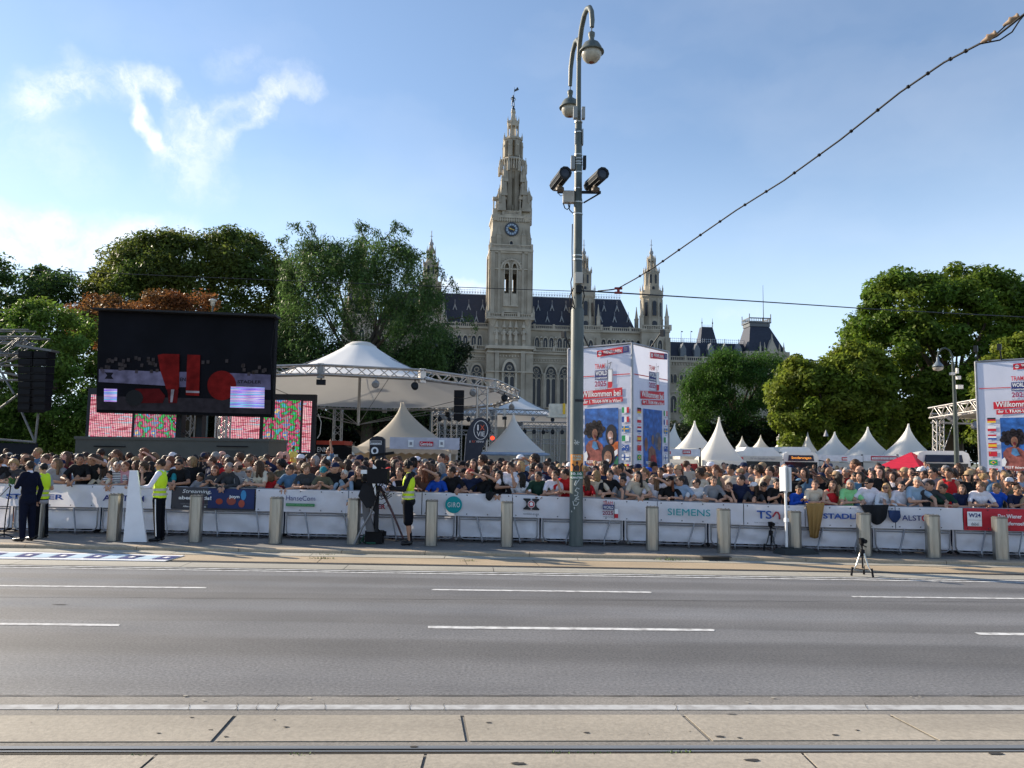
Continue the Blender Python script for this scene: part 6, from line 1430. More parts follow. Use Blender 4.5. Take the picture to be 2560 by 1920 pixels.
# buses
bw = mat('bus_white', (.74, .73, .70), .3, coat=.5, var=.04); bg_ = mat('bus_glass', (.02, .025, .03), .08)
def make_bus(xl, xr, ytop, Y, L_, label, rz=0.0, lowered=0.0, dest=None, roofpod=True):
    a = AT(xl, ytop, Y); b = AT(xr, ytop, Y); w = b.x-a.x; o = empty('city_bus', ((a.x+b.x)/2, Y, ZK), rz, label, 'bus'); H = (a.z+b.z)/2-ZK
    hb = H-.32 if roofpod else H
    pr = [(-w/2, .35), (w/2, .35), (w/2, hb-.35), (w/2-.08, hb-.12), (w/2-.3, hb), (-w/2+.3, hb), (-w/2+.08, hb-.12), (-w/2, hb-.35)]
    mb = MB(); mb.prism(pr, 'y', 0, L_); mb.build('body', bw, o)
    if roofpod:
        mb = MB(); mb.prism([(-w/2+.1, hb+.0), (w/2-.1, hb+.0), (w/2-.16, H-.08), (w/2-.4, H), (-w/2+.4, H), (-w/2+.16, H-.08)], 'y', .9, L_-.5); mb.build('roof_pod', bw, o)
    mb = MB(); mb.prism([(-w/2+.12, 1.0), (w/2-.12, 1.0), (w/2-.1, hb-.62), (-w/2+.1, hb-.62)], 'y', -.05, .0); mb.build('windscreen', bg_, o)
    mb = MB(); mb.prism([(-w/2+.3, hb-.56), (w/2-.3, hb-.56), (w/2-.36, hb-.2), (-w/2+.36, hb-.2)], 'y', -.06, .0); ds = mb.build('destination_display', mat('display_navy', (.012, .02, .05), .2), o)
    if dest: text(dest, frame_M((0, -.075, hb-.38), (1, 0, 0), (0, 0, 1)), width=w*.55, height=.2, m=mat('led_orange', (1, .35, .05), .4, emit=.5), parent=ds, bold=.01)
    n = 6
    for s in (-1, 1):
        for k in range(n): 
            y0 = .5+k*(L_-.8)/n; mb = MB(); mb.bx(s*w/2-.02, s*w/2+.02, y0+.05, y0+(L_-.8)/n-.05, 1.1, hb-.55); mb.build('side_window', bg_, o)
        mb = MB(); mb.tube([(s*w/2, -.02, hb-.5), (s*(w/2+.22), -.25, hb-.55), (s*(w/2+.24), -.28, hb-.75)], .03, 6); mb.box((s*(w/2+.24), -.28, hb-.98), (.14, .08, .42)); mb.build('mirror', black, o)
        for y in (1.6, L_-2.6): mb = MB(); mb.lathe([(.0, -.12), (.3, -.12), (.48, -.1), (.48, .1), (.3, .12), (0, .12)], 18, c=(s*(w/2-.12), y, .48), M=Matrix.Rotation(math.pi/2, 3, 'Y')); mb.build('wheel', black, o)
    for s in (-1, 1): mb = MB(); mb.lathe([(.13, -.04), (.1, .03)], 12, c=(s*(w/2-.35), -.02, .75), M=Matrix.Rotation(math.pi/2, 3, 'X')); mb.build('headlight', mat('headlight', (.7, .7, .7), .2), o)
    return o
make_bus(1957, 2046, 1117, 48, 12, 'white city bus with orange lettering in its destination display', dest='Sonderwagen')
make_bus(2300, 2416, 1127, 38, 10, 'white bus with rounded roof beside the right banner tower', rz=R(-24), roofpod=False, dest=None)
# food truck left of the bus
a = AT(1836, 1130, 45); b = AT(1955, 1130, 45); o = empty('food_truck', ((a.x+b.x)/2, 45, ZK), 0, 'white food truck with rounded roof steps and dark serving window', 'food truck'); w = b.x-a.x; H = AT(1890, 1118, 45).z-ZK
P = lambda x, y: AT(x, y, 45)-o.location
mb = MB(); mb.prism([(-w/2, .3), (w/2, .3), (w/2, H-.45), (-w/2, H-.45)], 'y', 0, 2.4); mb.prism([(-w/2+.15, H-.45), (w/2-.1, H-.45), (w/2-.2, H-.22), (-w/2+.5, H-.22), (-w/2+.25, H-.3)], 'y', .1, 2.3); mb.prism([(-w/2+.6, H-.22), (w/2-.2, H-.22), (w/2-.4, H), (-w/2+.8, H)], 'y', .3, 2.1); mb.build('body', bw, o)
sq_rect('sign_strip', 1838, 1141, 1955, 1151, 44.96, mat('strip_cream', (.6, .57, .5), .5), o); sq_rect('red_label', 1843, 1143, 1858, 1149, 44.92, RED, o); sq_rect('serving_window', 1845, 1154, 1950, 1185, 44.96, bg_, o)
sq_text('Für ein Getränk am Wasser', 1908, 1146, 62, 5, 44.92, GRY, o)
# small stage at the right with its truss, and the second street lamp
a = AT(2335, 1020, 42); o = empty('truss_stage', (a.x, 42, ZK), 0, 'small truss stage with a cream roof left of the right banner tower', 'stage'); P = lambda x, y, Y=42: AT(x, y, Y)-o.location
mb = MB(); truss(mb, P(2346, 1130), P(2346, 1050), .38, .04, 7); mb.build('column', alu, o)
mb = MB(); truss(mb, P(2334, 1033), P(2470, 1010, 38), .55, .05, 9); mb.build('beam', alu, o)
mb = MB(); truss(mb, P(2340, 1045), P(2480, 1052, 50), .5, .045, 9); mb.build('beam', alu, o)
mb = MB(); mb.poly([P(2362, 1036), P(2480, 1012, 38), P(2500, 1050, 50), P(2372, 1046, 46)]); mb.poly([P(2362, 1030), P(2480, 1005, 38), P(2500, 1040, 50), P(2372, 1040, 46)]); mb.build('roof', tentb, o)
for x, y in ((2385, 1046), (2375, 1040), (2438, 1064)): mb = MB(); mb.lathe([(.08, -.25), (.2, -.1), (.2, .15)], 10, c=P(x, y, 41), M=Matrix.Rotation(R(70), 3, 'X')); mb.build('spotlight', galv, o)
mb = MB(); mb.tube([P(2382, 1060), P(2360, 1124)], .02, 6); mb.build('stay', galv, o)
p = AT(2390, 1140, 36); p.z = ZK; o = empty('street_lamp', p, 0, 'smaller street lamp with one arched arm in front of the right chestnut tree', 'street lamp'); P = lambda x, y, Y=36: AT(x, y, Y)-o.location
mb = MB(); mb.tube([(P(2390, 1125).x, 0, 0), P(2388, 1030), P(2385, 960), P(2382, 905)], [.12, .09, .075, .06], 12); mb.tube([P(2382, 905), P(2380, 888), P(2374, 876), P(2364, 870), P(2354, 872), P(2347, 880), P(2344, 892)], .04, 8); mb.build('pole', poledark, o)
c = P(2344, 892); mb = MB(); mb.lathe([(.02, .02), (.06, -.05), (.06, -.2), (.13, -.3), (.22, -.40), (.25, -.48), (.0, -.46)], 18, c=c); h = mb.build('lamp_shade', mat('shade_grey', (.13, .16, .19), .4), o); mb = MB(); mb.lathe([(.24, -.52), (.2, -.62), (.0, -.68)], 14, c=c); mb.build('glass_globe', globe, h)
for x, y, w, hh in ((2376, 935, .2, .12), (2388, 928, .08, .25), (2391, 945, .18, .16), (2394, 968, .28, .18)): mb = MB(); c = P(x, y); mb.box((c.x, -.15, c.z), (w, .15, hh)); mb.build('equipment_box', offw, o)
# small park lamps
for (px, py, Y, lab) in ((512, 762, 60, 'slim park lamp with a glass crown in front of the rust-brown tree'), (1074, 868, 70, 'hanging lamp head in the dark foliage left of the town hall')):
    p = AT(px, 1150, Y); p.z = ZK; o = empty('park_lamp', p, 0, lab, 'lamp'); z = AT(px, py, Y).z-ZK
    mb = MB(); mb.tube([(0, 0, 0), (0, 0, z)], [.12, .06], 8); mb.build('pole', polepaint, o); mb = MB(); mb.lathe([(.06, 0), (.24, .3), (.32, .33), (.28, .42), (.06, .5)] if px < 600 else [(.08, .9), (.15, .6), (.5, .2), (.55, .1)], 12, c=(0, 0, z)); h = mb.build('lamp_head', polepaint if px > 600 else offw, o); mb = MB(); mb.lathe([(.0, -.15), (.14, -.1), (.2, .08)], 12, c=(0, 0, z)); mb.build('glass_globe', globe, h)
# statue
p = AT(1949, 1118, 75); o = empty('white_statue', (p.x, 75, ZK), 0, 'white stone statue standing between the two small tent tips', 'statue'); z0 = p.z-ZK; h = AT(1949, 1085, 75).z-ZK-z0
mb = MB(); figure(mb, 0, 0, z0, h); mb.build('figure', mat('statue_white', (.6, .58, .55), .7), o); mb = MB(); mb.bx(-.35, .35, -.35, .35, 0, z0); mb.build('plinth', stone2, o)

# flags and display columns
p = AT(1192, 1150, 36); o = empty('teardrop_flag', (p.x, 36, ZK), 0, 'dark teardrop flag with a white ring and letters', 'flag'); P = lambda x, y, dy=0.0: (AT(x, y, 36)-o.location).x
V = lambda pts: [((AT(x, y, 36)-o.location).x, (AT(x, y, 36)-o.location).z) for x, y in pts]
mb = MB(); mb.prism(V([(1160, 1175), (1168, 1080), (1176, 1060), (1188, 1047), (1202, 1043), (1216, 1048), (1226, 1062), (1227, 1078), (1222, 1092), (1206, 1120), (1198, 1160), (1192, 1175)]), 'y', -.015, .015); mb.build('sail', mat('flag_slate', (.035, .04, .055), .7), o)
mb = MB(); cc = V([(1202, 1075)])[0]; rx, rz_ = PW(18, 36), PW(24, 36); mb.ring([(cc[0]+rx*math.cos(k*.2618), cc[1]+rz_*math.sin(k*.2618)) for k in range(24)], [(cc[0]+rx*.93*math.cos(k*.2618), cc[1]+rz_*.95*math.sin(k*.2618)) for k in range(24)], 'y', -.03, -.017); mb.build('ring', WHT, o)
def ft(s, px, py, w, h, m): c = V([(px, py)])[0]; text(s, frame_M((c[0], -.035, c[1]), (1, 0, 0), (0, 0, 1)), width=PW(w, 36), height=PW(h, 36), m=m, parent=o, bold=.0)
ft('I', 1195, 1069, 3, 14, WHT); ft('X', 1206, 1069, 11, 13, ink(.7, .12, .05)); ft('VIE', 1202, 1085, 20, 12, WHT); ft('I', 1175, 1104, 1.5, 5, WHT); ft('FLY', 1184, 1104, 8, 5, ink(.7, .12, .05)); ft('VIENNA', 1200, 1104, 20, 5, WHT)
mb = MB(); mb.tube([(V([(1160, 1175)])[0][0], 0, 0), (V([(1160, 1175)])[0][0], 0, 1.5), (V([(1167, 1085)])[0][0]-.03, 0, V([(1167, 1085)])[0][1])], .02, 6); mb.build('pole', galv, o)
p = AT(942, 1150, 27); o = empty('display_column', (p.x, 27, ZK), 0, 'black display banner with a white ring and crown mark', 'display banner'); V = lambda pts: [((AT(x, y, 27)-o.location).x, (AT(x, y, 27)-o.location).z) for x, y in pts]
mb = MB(); mb.prism(V([(923, 1190), (924, 1098), (932, 1092), (942, 1090), (954, 1092), (961, 1098), (962, 1190)]), 'y', 0, .25); mb.build('panel', mat('display_black', (.02, .022, .03), .5), o)
mb = MB(); cc = V([(937, 1127)])[0]; mb.ring([(cc[0]+PW(9, 27)*math.cos(k*.2618), cc[1]+PW(9.5, 27)*math.sin(k*.2618)) for k in range(24)], [(cc[0]+PW(5, 27)*math.cos(k*.2618), cc[1]+PW(5.5, 27)*math.sin(k*.2618)) for k in range(24)], 'y', -.02, -.003); mb.ring(V([(926, 1102), (954, 1102), (954, 1112), (926, 1112)]), V([(927, 1103), (953, 1103), (953, 1111), (927, 1111)]), 'y', -.02, -.003)
for x in range(930, 952, 4): mb.prism(V([(x-1.5, 1106), (x, 1108), (x+1.5, 1106), (x+1.5, 1110), (x-1.5, 1110)]), 'y', -.02, -.003)
mb.build('white_marks', WHT, o)
# dark coach with red stripe between screen and beige tent
a = AT(790, 1100, 42); b = AT(892, 1100, 42); o = empty('dark_coach', ((a.x+b.x)/2, 42, ZK), 0, 'black coach with a red stripe half hidden left of the beige tent', 'coach'); w = b.x-a.x
zq = lambda y: AT(840, y, 42).z-ZK
mb = MB(); mb.prism([(-w/2, .3), (w/2, .3), (w/2, zq(1140)), (w/2-.15, zq(1122)), (w/2-.7, zq(1113)), (-w/2, zq(1112))], 'y', 0, 2.5); mb.build('body', black, o); mb = MB(); mb.bx(-w/2, w/2-.7, .1, 2.3, zq(1112), zq(1102)); mb.build('red_stripe', ink(.5, .07, .04), o); mb = MB(); mb.bx(-w/2, w/2-1.0, -.03, 0, zq(1142), zq(1136)); mb.build('white_stripe', WHT, o)
sq_text('ENN', 806, 1124, 26, 12, 41.95, WHT, o)
mb = MB(); mb.tube([AT(795, 1035, 40)-o.location, AT(803, 1055, 40)-o.location, AT(800, 1085, 40)-o.location, AT(793, 1096, 40)-o.location], .02, 6); mb.build('cable', offw, o)
# rear dark hall behind: hedge-dark backdrop comes from the trees

# ---------------------------------------------------------------- banner towers
def pic(r, g, b): return mat('print_%02d_%02d_%02d' % (r*99, g*99, b*99), (r, g, b), .55, var=.42, scale=5, second=(r*.35, g*.35, b*.4), secmix=.6, secscale=2.6)
def banner_tower(L, label, faces=2):
    S_ = 3.03; H = 6.35; o = empty('banner_tower', L, math.atan2(-1.9, 2.37), label, 'banner tower')
    sheetm = mat('tower_sheet', (.66, .68, .78), .5, var=.05, scale=.8, trans=.25, bump=.2, bscale=2)
    mb = MB()
    for x in (0, S_):
        for y in (0, S_): mb.tube([(x, y, 0), (x, y, H)], .05, 10)
    for z in (.1, H):
        for p0, p1 in (((0, 0), (S_, 0)), ((S_, 0), (S_, S_)), ((0, S_), (S_, S_)), ((0, 0), (0, S_))): mb.tube([(*p0, z), (*p1, z)], .045, 8)
    mb.build('frame', galv, o)
    mb = MB()
    for x, y, s in ((1.0, -.5, -1), (S_+.6, 1.5, 1), (.1, -.4, -1)):
        mb = MB(); b = Vector((max(0, min(S_, x)), max(0, min(S_, y)), H)); e = Vector((x, y-.1, H+.65)); mb.tube([b, e], .03, 6); mb.box(e+Vector((0, 0, -.12)), (.16, .16, .26)); mb.build('lamp_arm', darkmetal, o)
    for f in range(4):
        Mf = (Matrix.Identity(4), Matrix.Translation((S_, 0, 0)) @ Matrix.Rotation(math.pi/2, 4, 'Z'), Matrix.Translation((S_, S_, 0)) @ Matrix.Rotation(math.pi, 4, 'Z'), Matrix.Translation((0, S_, 0)) @ Matrix.Rotation(-math.pi/2, 4, 'Z'))[f]
        n = 14; vs = []; fs = []
        for i in range(n+1):
            for j in range(n*2+1):
                u, v = i/n, j/(n*2); e = math.sin(u*math.pi)*math.sin(v*math.pi); vs.append(Mf @ Vector((.05+(S_-.1)*u, .0+.010*e*math.sin(u*7+v*9)+.008*e*math.sin(v*23-u*5), .15+(H-.2)*v)))
        for i in range(n):
            for j in range(n*2): a = i*(n*2+1)+j; fs.append((a, a+n*2+1, a+n*2+2, a+1))
        mb = MB(); mb.add(vs, fs, 0, True); sh = mb.build('sheet', sheetm, o)
        if f > 1: continue
        B = Mf @ frame_M((0, 0, 0), (1, 0, 0), (0, 0, 1))
        def shape(name, polys, m, lay=1):
            mb = MB()
            for pl in polys: mb.poly([B @ Vector((x, y, .02+.006*lay)) for x, y in pl])
            return mb.build(name, m, sh, fix=False)
        def T(s, x0, x1, y, h, m, lay=2, **kw):
            text(s, B @ Matrix.Translation(((x0+x1)/2, y, .02+.006*lay)), width=x1-x0, height=h, m=m, parent=sh, **kw)
        shape('red_box', [[(1.42, 5.9), (2.62, 5.98), (2.62, 6.24), (1.42, 6.16)]], RED); shape('navy_box', [[(2.62, 5.98), (2.9, 6.0), (2.9, 6.26), (2.62, 6.24)]], NAVY); T('WIENER LINIEN', 1.72, 2.56, 6.08, .13, WHT, bold=.02); shape('round_logo', [disc(1.56, 6.04, .08, 16)], WHT, 2); shape('logo_bar', [rect(1.5, 6.03, 1.62, 6.055)], RED, 3); shape('small_marks', [rect(2.68, 6.08+k*.05, 2.84, 6.1+k*.05) for k in range(3)], GRY, 2)
        T('TRAM', 1.32, 1.78, 5.52, .2, RED, bold=.01); T('EM', 1.8, 1.86, 5.55, .15, GRY); shape('navy_box', [rect(1.32, 4.98, 1.93, 5.36)], NAVY); T('WORLD', 1.35, 1.9, 5.24, .19, WHT, bold=.02); T('CHAMPIONSHIP', 1.35, 1.9, 5.04, .07, WHT, bold=.02); T('2025', 1.32, 1.86, 4.81, .22, ink(.3, .02, .1), bold=.02); T('Vienna', 1.32, 1.86, 4.6, .1, GRY)
        shape('tram_mark', [rect(1.92, 4.55, 1.935, 5.75)], BLK, 3); shape('tram_front', [rect(1.945, 4.87, 2.14, 5.38)], WHT, 2); shape('tram_front', [[(1.945, 4.62), (2.1, 4.62), (2.15, 4.7), (2.15, 4.87), (1.945, 4.87)]], RED, 3); shape('tram_mark', [[(1.96, 5.6), (2.12, 5.67), (2.12, 5.65), (1.98, 5.58)], [(2.11, 5.66), (2.02, 5.4), (2.0, 5.4), (2.09, 5.66)], rect(1.945, 5.37, 2.15, 5.385), rect(2.135, 4.8, 2.15, 5.38)], BLK, 4)
        shape('red_line', [rect(.1, 5.12, 1.3, 5.155), rect(2.17, 5.12, 2.95, 5.155)], RED)
        shape('red_box', [[(.62, 4.2), (2.6, 4.3), (2.6, 4.62), (.62, 4.52)]], RED); T('Willkommen bei', .7, 2.52, 4.41, .24, WHT, bold=.015); shape('red_box', [[(.72, 3.96), (2.62, 4.06), (2.62, 4.26), (.72, 4.16)]], RED, 2); T('der 1. TRAM-WM in Wien!', .78, 2.56, 4.1, .14, WHT, lay=3, bold=.015)
        # photograph of laughing young people
        ph = shape('picture', [rect(.84, 1.25, 2.42, 3.82)], pic(.03, .13, .42), 1)
        if f == 0:
            curl = []
            for k in range(26): a_ = k*2.4; r_ = .42*math.sqrt((k+1)/26); curl.append(disc(1.32+r_*math.cos(a_)*1.05, 2.95+r_*math.sin(a_)*.8, .11, 8))
            shape('dark_hair', curl, pic(.02, .015, .02), 2); shape('dark_hair', [disc(2.1, 2.75, .26, 16, .42), disc(1.98, 1.95, .33, 16, .42)], pic(.02, .02, .03), 3)
            shape('face', [disc(1.34, 2.8, .13, 16, .2), disc(1.34, 2.62, .07, 10, .1)], pic(.30, .14, .09), 3); shape('face', [disc(2.07, 2.72, .13, 16, .19), disc(2.1, 2.5, .08, 10, .12)], pic(.5, .3, .24), 4); shape('face', [disc(1.96, 1.85, .18, 16, .27)], pic(.42, .22, .14), 5)
            shape('open_mouth', [disc(1.34, 2.7, .05, 10, .07)], pic(.2, .02, .03), 5); shape('open_mouth', [disc(2.06, 2.63, .055, 10, .035), disc(1.95, 1.74, .08, 10, .06)], WHT, 6)
            shape('eyes', [disc(1.29, 2.86, .02, 6, .01), disc(1.39, 2.86, .02, 6, .01), disc(2.02, 2.78, .02, 6, .01), disc(2.12, 2.78, .02, 6, .01), disc(1.89, 1.92, .03, 6, .012), disc(2.03, 1.92, .03, 6, .012)], BLK, 7)
            shape('rust_jacket', [[(.92, 1.6), (.9, 2.3), (1.05, 2.5), (1.22, 2.55), (1.45, 2.55), (1.7, 2.35), (1.78, 1.9), (1.66, 1.55), (1.3, 1.4)]], pic(.33, .10, .08), 2); shape('blue_shirt', [[(1.2, 2.25), (1.25, 2.5), (1.4, 2.48), (1.52, 2.2), (1.35, 2.15)]], pic(.08, .22, .42), 4); shape('orange_shirt', [[(1.98, 2.2), (2.1, 2.42), (2.42, 2.5), (2.42, 1.9), (2.2, 2.0)]], pic(.6, .14, .03), 3); shape('green_shirt', [[(2.12, 1.25), (2.42, 1.25), (2.42, 1.95), (2.25, 1.7)]], pic(.02, .16, .08), 3); shape('white_sleeve', [[(.84, 2.0), (.95, 2.1), (1.02, 1.9), (.95, 1.7), (.85, 1.7)]], WHT, 5); shape('white_sleeve', [[(2.25, 2.1), (2.4, 2.2), (2.41, 2.0), (2.28, 1.9)]], WHT, 5); shape('dark_folds', [[(1.0, 1.5), (1.6, 1.5), (1.75, 1.25), (.95, 1.25)]], pic(.07, .03, .04), 3)
        else:
            shape('figures', [disc(1.05, 2.4, .14, 12, .28), [(1.2, 1.4), (1.25, 2.2), (1.5, 2.35), (1.8, 2.2), (1.95, 1.7), (1.8, 1.3)]], pic(.25, .12, .08), 2); shape('figures', [disc(1.6, 2.6, .12, 12, .2), disc(2.15, 2.45, .16, 12, .3)], pic(.2, .14, .12), 3); shape('drum', [disc(2.05, 2.55, .3, 20, .36)], pic(.09, .12, .2), 2); shape('shirt', [[(1.35, 1.25), (1.45, 1.95), (1.75, 2.0), (2.0, 1.5), (1.9, 1.25)]], pic(.4, .03, .04), 4)
        T('FEST feiern,', .97, 1.72, 1.66, .13, WHT, 8, bold=.015); T('FEST Spaß haben,', 1.0, 2.1, 1.44, .13, WHT, 8, bold=.015)
        def flag(x, y, bands, vert=False, extra=None):
            w, h = .32, .22; fl = None; n_ = len(bands)
            for k, m in enumerate(bands):
                r = rect(x+w*k/n_, y-h/2, x+w*(k+1)/n_, y+h/2) if vert else rect(x, y+h/2-h*(k+1)/n_, x+w, y+h/2-h*k/n_)
                if fl is None: fl = shape('flag', [r], m, 1)
                else:
                    mb = MB(); mb.poly([B @ Vector((a_, b_, .026)) for a_, b_ in r]); mb.build('flag_band', m, sh, fix=False)
            if extra: shape('flag_charge', extra[0], extra[1], 2)
            shape('flag_caption', [rect(x+.08, y-h/2-.075, x+w-.08, y-h/2-.055)], GRY, 1)
        x = 2.58; G2 = ink(.02, .3, .1); y0 = 3.72
        flag(x, y0, [G2, WHT, RED], True); flag(x, y0-.37, [BLUE, WHT, RED], True); flag(x, y0-.74, [ink(.03, .18, .45)], extra=([rect(x+.09, y0-.85, x+.13, y0-.63), rect(x, y0-.76, x+.32, y0-.72)], YEL)); flag(x, y0-1.11, [G2, WHT], True); flag(x, y0-1.48, [BLUE], extra=([[(x, y0-1.37), (x+.16, y0-1.47), (x+.14, y0-1.48), (x, y0-1.39)], [(x+.16, y0-1.38), (x, y0-1.47), (x+.02, y0-1.48), (x+.16, y0-1.4)], disc(x+.25, y0-1.46, .02, 6), disc(x+.22, y0-1.54, .015, 6)], WHT)); flag(x, y0-1.85, [WHT], extra=([rect(x+.09, y0-1.96, x+.14, y0-1.74), rect(x, y0-1.87, x+.32, y0-1.83)], BLUE)); flag(x, y0-2.22, [BLK, YEL, RED], True)
        x = .36
        flag(x, y0, [BLK, RED, YEL]); flag(x, y0-.37, [WHT, RED]); flag(x, y0-.74, [RED, WHT, BLUE]); flag(x, y0-1.11, [RED, YEL, YEL, RED]); flag(x, y0-1.48, [RED], extra=([disc(x+.06, y0-1.43, .02, 6)], YEL)); flag(x, y0-1.85, [G2], extra=([[(x+.04, y0-1.85), (x+.16, y0-1.77), (x+.28, y0-1.85), (x+.16, y0-1.93)]], YEL)); shape('flag_charge', [disc(x+.16, y0-1.85, .04, 10)], BLUE, 3); flag(x, y0-2.22, [RED, WHT, RED])
    return o
C_ = AT(1581, 1146, 30); L_ = Vector((C_.x-2.37, C_.y+1.9, ZK)); banner_tower(L_, 'tall square banner tower directly right of the lamp post')
L2 = AT(2449, 1150, 34.3); L2.z = ZK; t2 = banner_tower(L2, 'tall square banner tower cut off by the right edge'); t2.scale = (1, 1, (AT(2448, 902, 34.3).z-ZK)/6.4)
# ---------------------------------------------------------------- trees: clumps of leaf-sized faces through an inflated outline
def leafmat(key, col, second, secmix=.55, secscale=.25, trans=.5, island=.45):
    return mat(key, col, .5, var=.25, scale=.5, island=island, trans=trans, second=second, secmix=secmix, secscale=secscale, spec=.2)
def inpoly(P, x, y):
    n = len(P); c = np.zeros(len(x), bool)
    for i in range(n):
        x0, y0 = P[i]; x1, y1 = P[(i+1) % n]; k = ((y0 > y) != (y1 > y)); xi = (x1-x0)*(y-y0)/((y1-y0) or 1e-9)+x0; c ^= k & (x < xi)
    return c
def edged(P, x, y):
    d = np.full(len(x), 1e9)
    for i in range(len(P)):
        a = np.array(P[i]); b = np.array(P[(i+1) % len(P)]); ab = b-a; t = np.clip(((x-a[0])*ab[0]+(y-a[1])*ab[1])/(ab@ab), 0, 1); d = np.minimum(d, np.hypot(x-a[0]-t*ab[0], y-a[1]-t*ab[1]))
    return d
def leaf_mesh(name, centres, radii, per, size, rng, droop=0.0, flat=.75, slim=.55):
    n = len(centres)*per; ci = np.repeat(np.arange(len(centres)), per)
    d = rng.normal(size=(n, 3)); d /= np.linalg.norm(d, axis=1)[:, None]; rr = rng.random(n)**.45
    p = centres[ci]+d*(radii[ci]*rr)[:, None]*np.array([1, 1, flat])
    if droop: p[:, 2] -= droop*rng.random(n)**2*radii[ci]
    nn = d*.7+rng.normal(size=(n, 3))*.6+np.array([0, 0, .55]); nn /= np.linalg.norm(nn, axis=1)[:, None]
    t = rng.normal(size=(n, 3)); 
    if droop: t[:, 2] -= 1.5
    t -= nn*(t*nn).sum(1)[:, None]; t /= np.linalg.norm(t, axis=1)[:, None]; b = np.cross(nn, t)
    s = size*rng.uniform(.55, 1.35, n); t = t*s[:, None]*.5; b = b*(s*slim)[:, None]*.5
    v = np.stack([p-t, p+b, p+t*1.1, p-b], 1).reshape(-1, 3)
    me = bpy.data.meshes.new(name); me.vertices.add(n*4); me.vertices.foreach_set('co', v.ravel())
    me.loops.add(n*4); me.loops.foreach_set('vertex_index', np.arange(n*4, dtype=np.int32)); me.polygons.add(n)
    me.polygons.foreach_set('loop_start', np.arange(0, n*4, 4, dtype=np.int32)); me.update(calc_edges=True); return me
bark = mat('bark', (.09, .07, .05), .9, bump=.5, bscale=12)
def tree(name, P, Y, m, label, n=130, per=300, size=.34, rc=1.5, depth=1.0, seed=1, base=None, droop=0.0, flat=.75, sky=0.0, cat='tree', group=None, slim=.55, edge=.55, trunkr=.45, twigs=()):
    rng = np.random.default_rng(seed); mpp = Y/FPX
    xs = [p[0] for p in P]; ys = [p[1] for p in P]
    x = rng.uniform(min(xs), max(xs), 9000); y = rng.uniform(min(ys), max(ys), 9000); k = inpoly(P, x, y); x, y = x[k], y[k]
    d = edged(P, x, y)*mpp; w = d > rc*.35; x, y, d = x[w], y[w], d[w]
    # favour the skin of the crown, where the leaves are
    pr = np.exp(-d/(rc*2.2))+.45; idx = rng.choice(len(x), size=min(n, len(x)), replace=False, p=pr/pr.sum()); x, y, d = x[idx], y[idx], d[idx]
    R_ = d.max(); th = np.sqrt(np.maximum(0, 1-(1-d/max(R_, .1))**2))*R_*depth
    off = th*np.where(rng.random(len(x)) < edge, -1, 1)*rng.uniform(.35, 1, len(x))
    C3 = np.array([list(AT(a, b, Y+o)) for a, b, o in zip(x, y, off)])
    C3 = C3[C3[:, 2] > .6]
    bx = base or (min(xs)+max(xs))/2; b = AT(bx, 1142, Y); b.z = ZK
    o = empty(name, b, 0, label, cat, group)
    C3 = C3-np.array(list(b)); rad = rc*rng.uniform(.6, 1.25, len(C3)); me = leaf_mesh('crown', C3, rad, per, size, rng, droop, flat, slim)
    link_mesh('crown', me, m, o)
    mb = MB(); top = C3[:, 2].max(); H = top*.55; q = [Vector((0, 0, 0)), Vector((.1, 0, H*.4)), Vector((-.1, .1, H))]; mb.tube(q, [trunkr*1.2, trunkr, trunkr*.6], 10)
    for c in C3[rng.choice(len(C3), size=min(26, len(C3)), replace=False)]:
        c = Vector(c); s = Vector((0, 0, H*rng.uniform(.4, 1))); mid = s.lerp(c, .5)+Vector((0, 0, .4)); mb.tube([s, mid, c], [trunkr*.4, trunkr*.22, .04], 6)
    for tw in twigs: mb.tube([AT(*p, Y)-b for p in tw], [.07]+[.03]*(len(tw)-1), 5)
    mb.build('trunk', bark, o)
    if twigs:
        pts = []
        for tw in twigs:
            for a_, b_ in zip(tw, tw[1:]):
                for t in np.linspace(0, 1, 5): pts.append(list(AT(a_[0]+(b_[0]-a_[0])*t, a_[1]+(b_[1]-a_[1])*t, Y)-b))
        pts = np.array(pts); link_mesh('crown', leaf_mesh('crown', pts, np.full(len(pts), .45), 22, size, rng, droop, 1, slim), m, o)
    return o
L_dark = leafmat('leaf_dark', (.075, .115, .022), (.16, .15, .025), .5, .18)
L_mid = leafmat('leaf_mid', (.05, .10, .025), (.09, .13, .02), .5, .2)
L_rust = leafmat('leaf_rust', (.22, .085, .03), (.12, .10, .035), .6, .3)
L_bright = leafmat('leaf_bright', (.09, .17, .03), (.18, .24, .03), .6, .3)
L_airy = leafmat('leaf_airy', (.080, .145, .038), (.06, .09, .035), .5, .3)
L_cedar = leafmat('leaf_cedar', (.045, .105, .018), (.08, .16, .02), .5, .15)
L_chest = leafmat('leaf_chestnut', (.095, .165, .020), (.18, .21, .025), .55, .22)
L_chest2 = leafmat('leaf_chestnut_yellow', (.13, .19, .022), (.22, .23, .03), .5, .3)
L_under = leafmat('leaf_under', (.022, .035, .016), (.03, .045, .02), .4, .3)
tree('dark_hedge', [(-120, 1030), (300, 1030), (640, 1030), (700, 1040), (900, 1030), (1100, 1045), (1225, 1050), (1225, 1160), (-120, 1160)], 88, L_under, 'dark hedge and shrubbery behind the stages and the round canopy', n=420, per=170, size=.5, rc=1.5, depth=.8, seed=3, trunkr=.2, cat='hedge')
tree('dark_hedge', [(1640, 1060), (2000, 1050), (2250, 1040), (2640, 1050), (2640, 1160), (1640, 1160)], 96, L_under, 'dark shrubbery behind the white pointed tents', n=300, per=170, size=.5, rc=1.6, depth=.8, seed=4, trunkr=.2, cat='hedge')
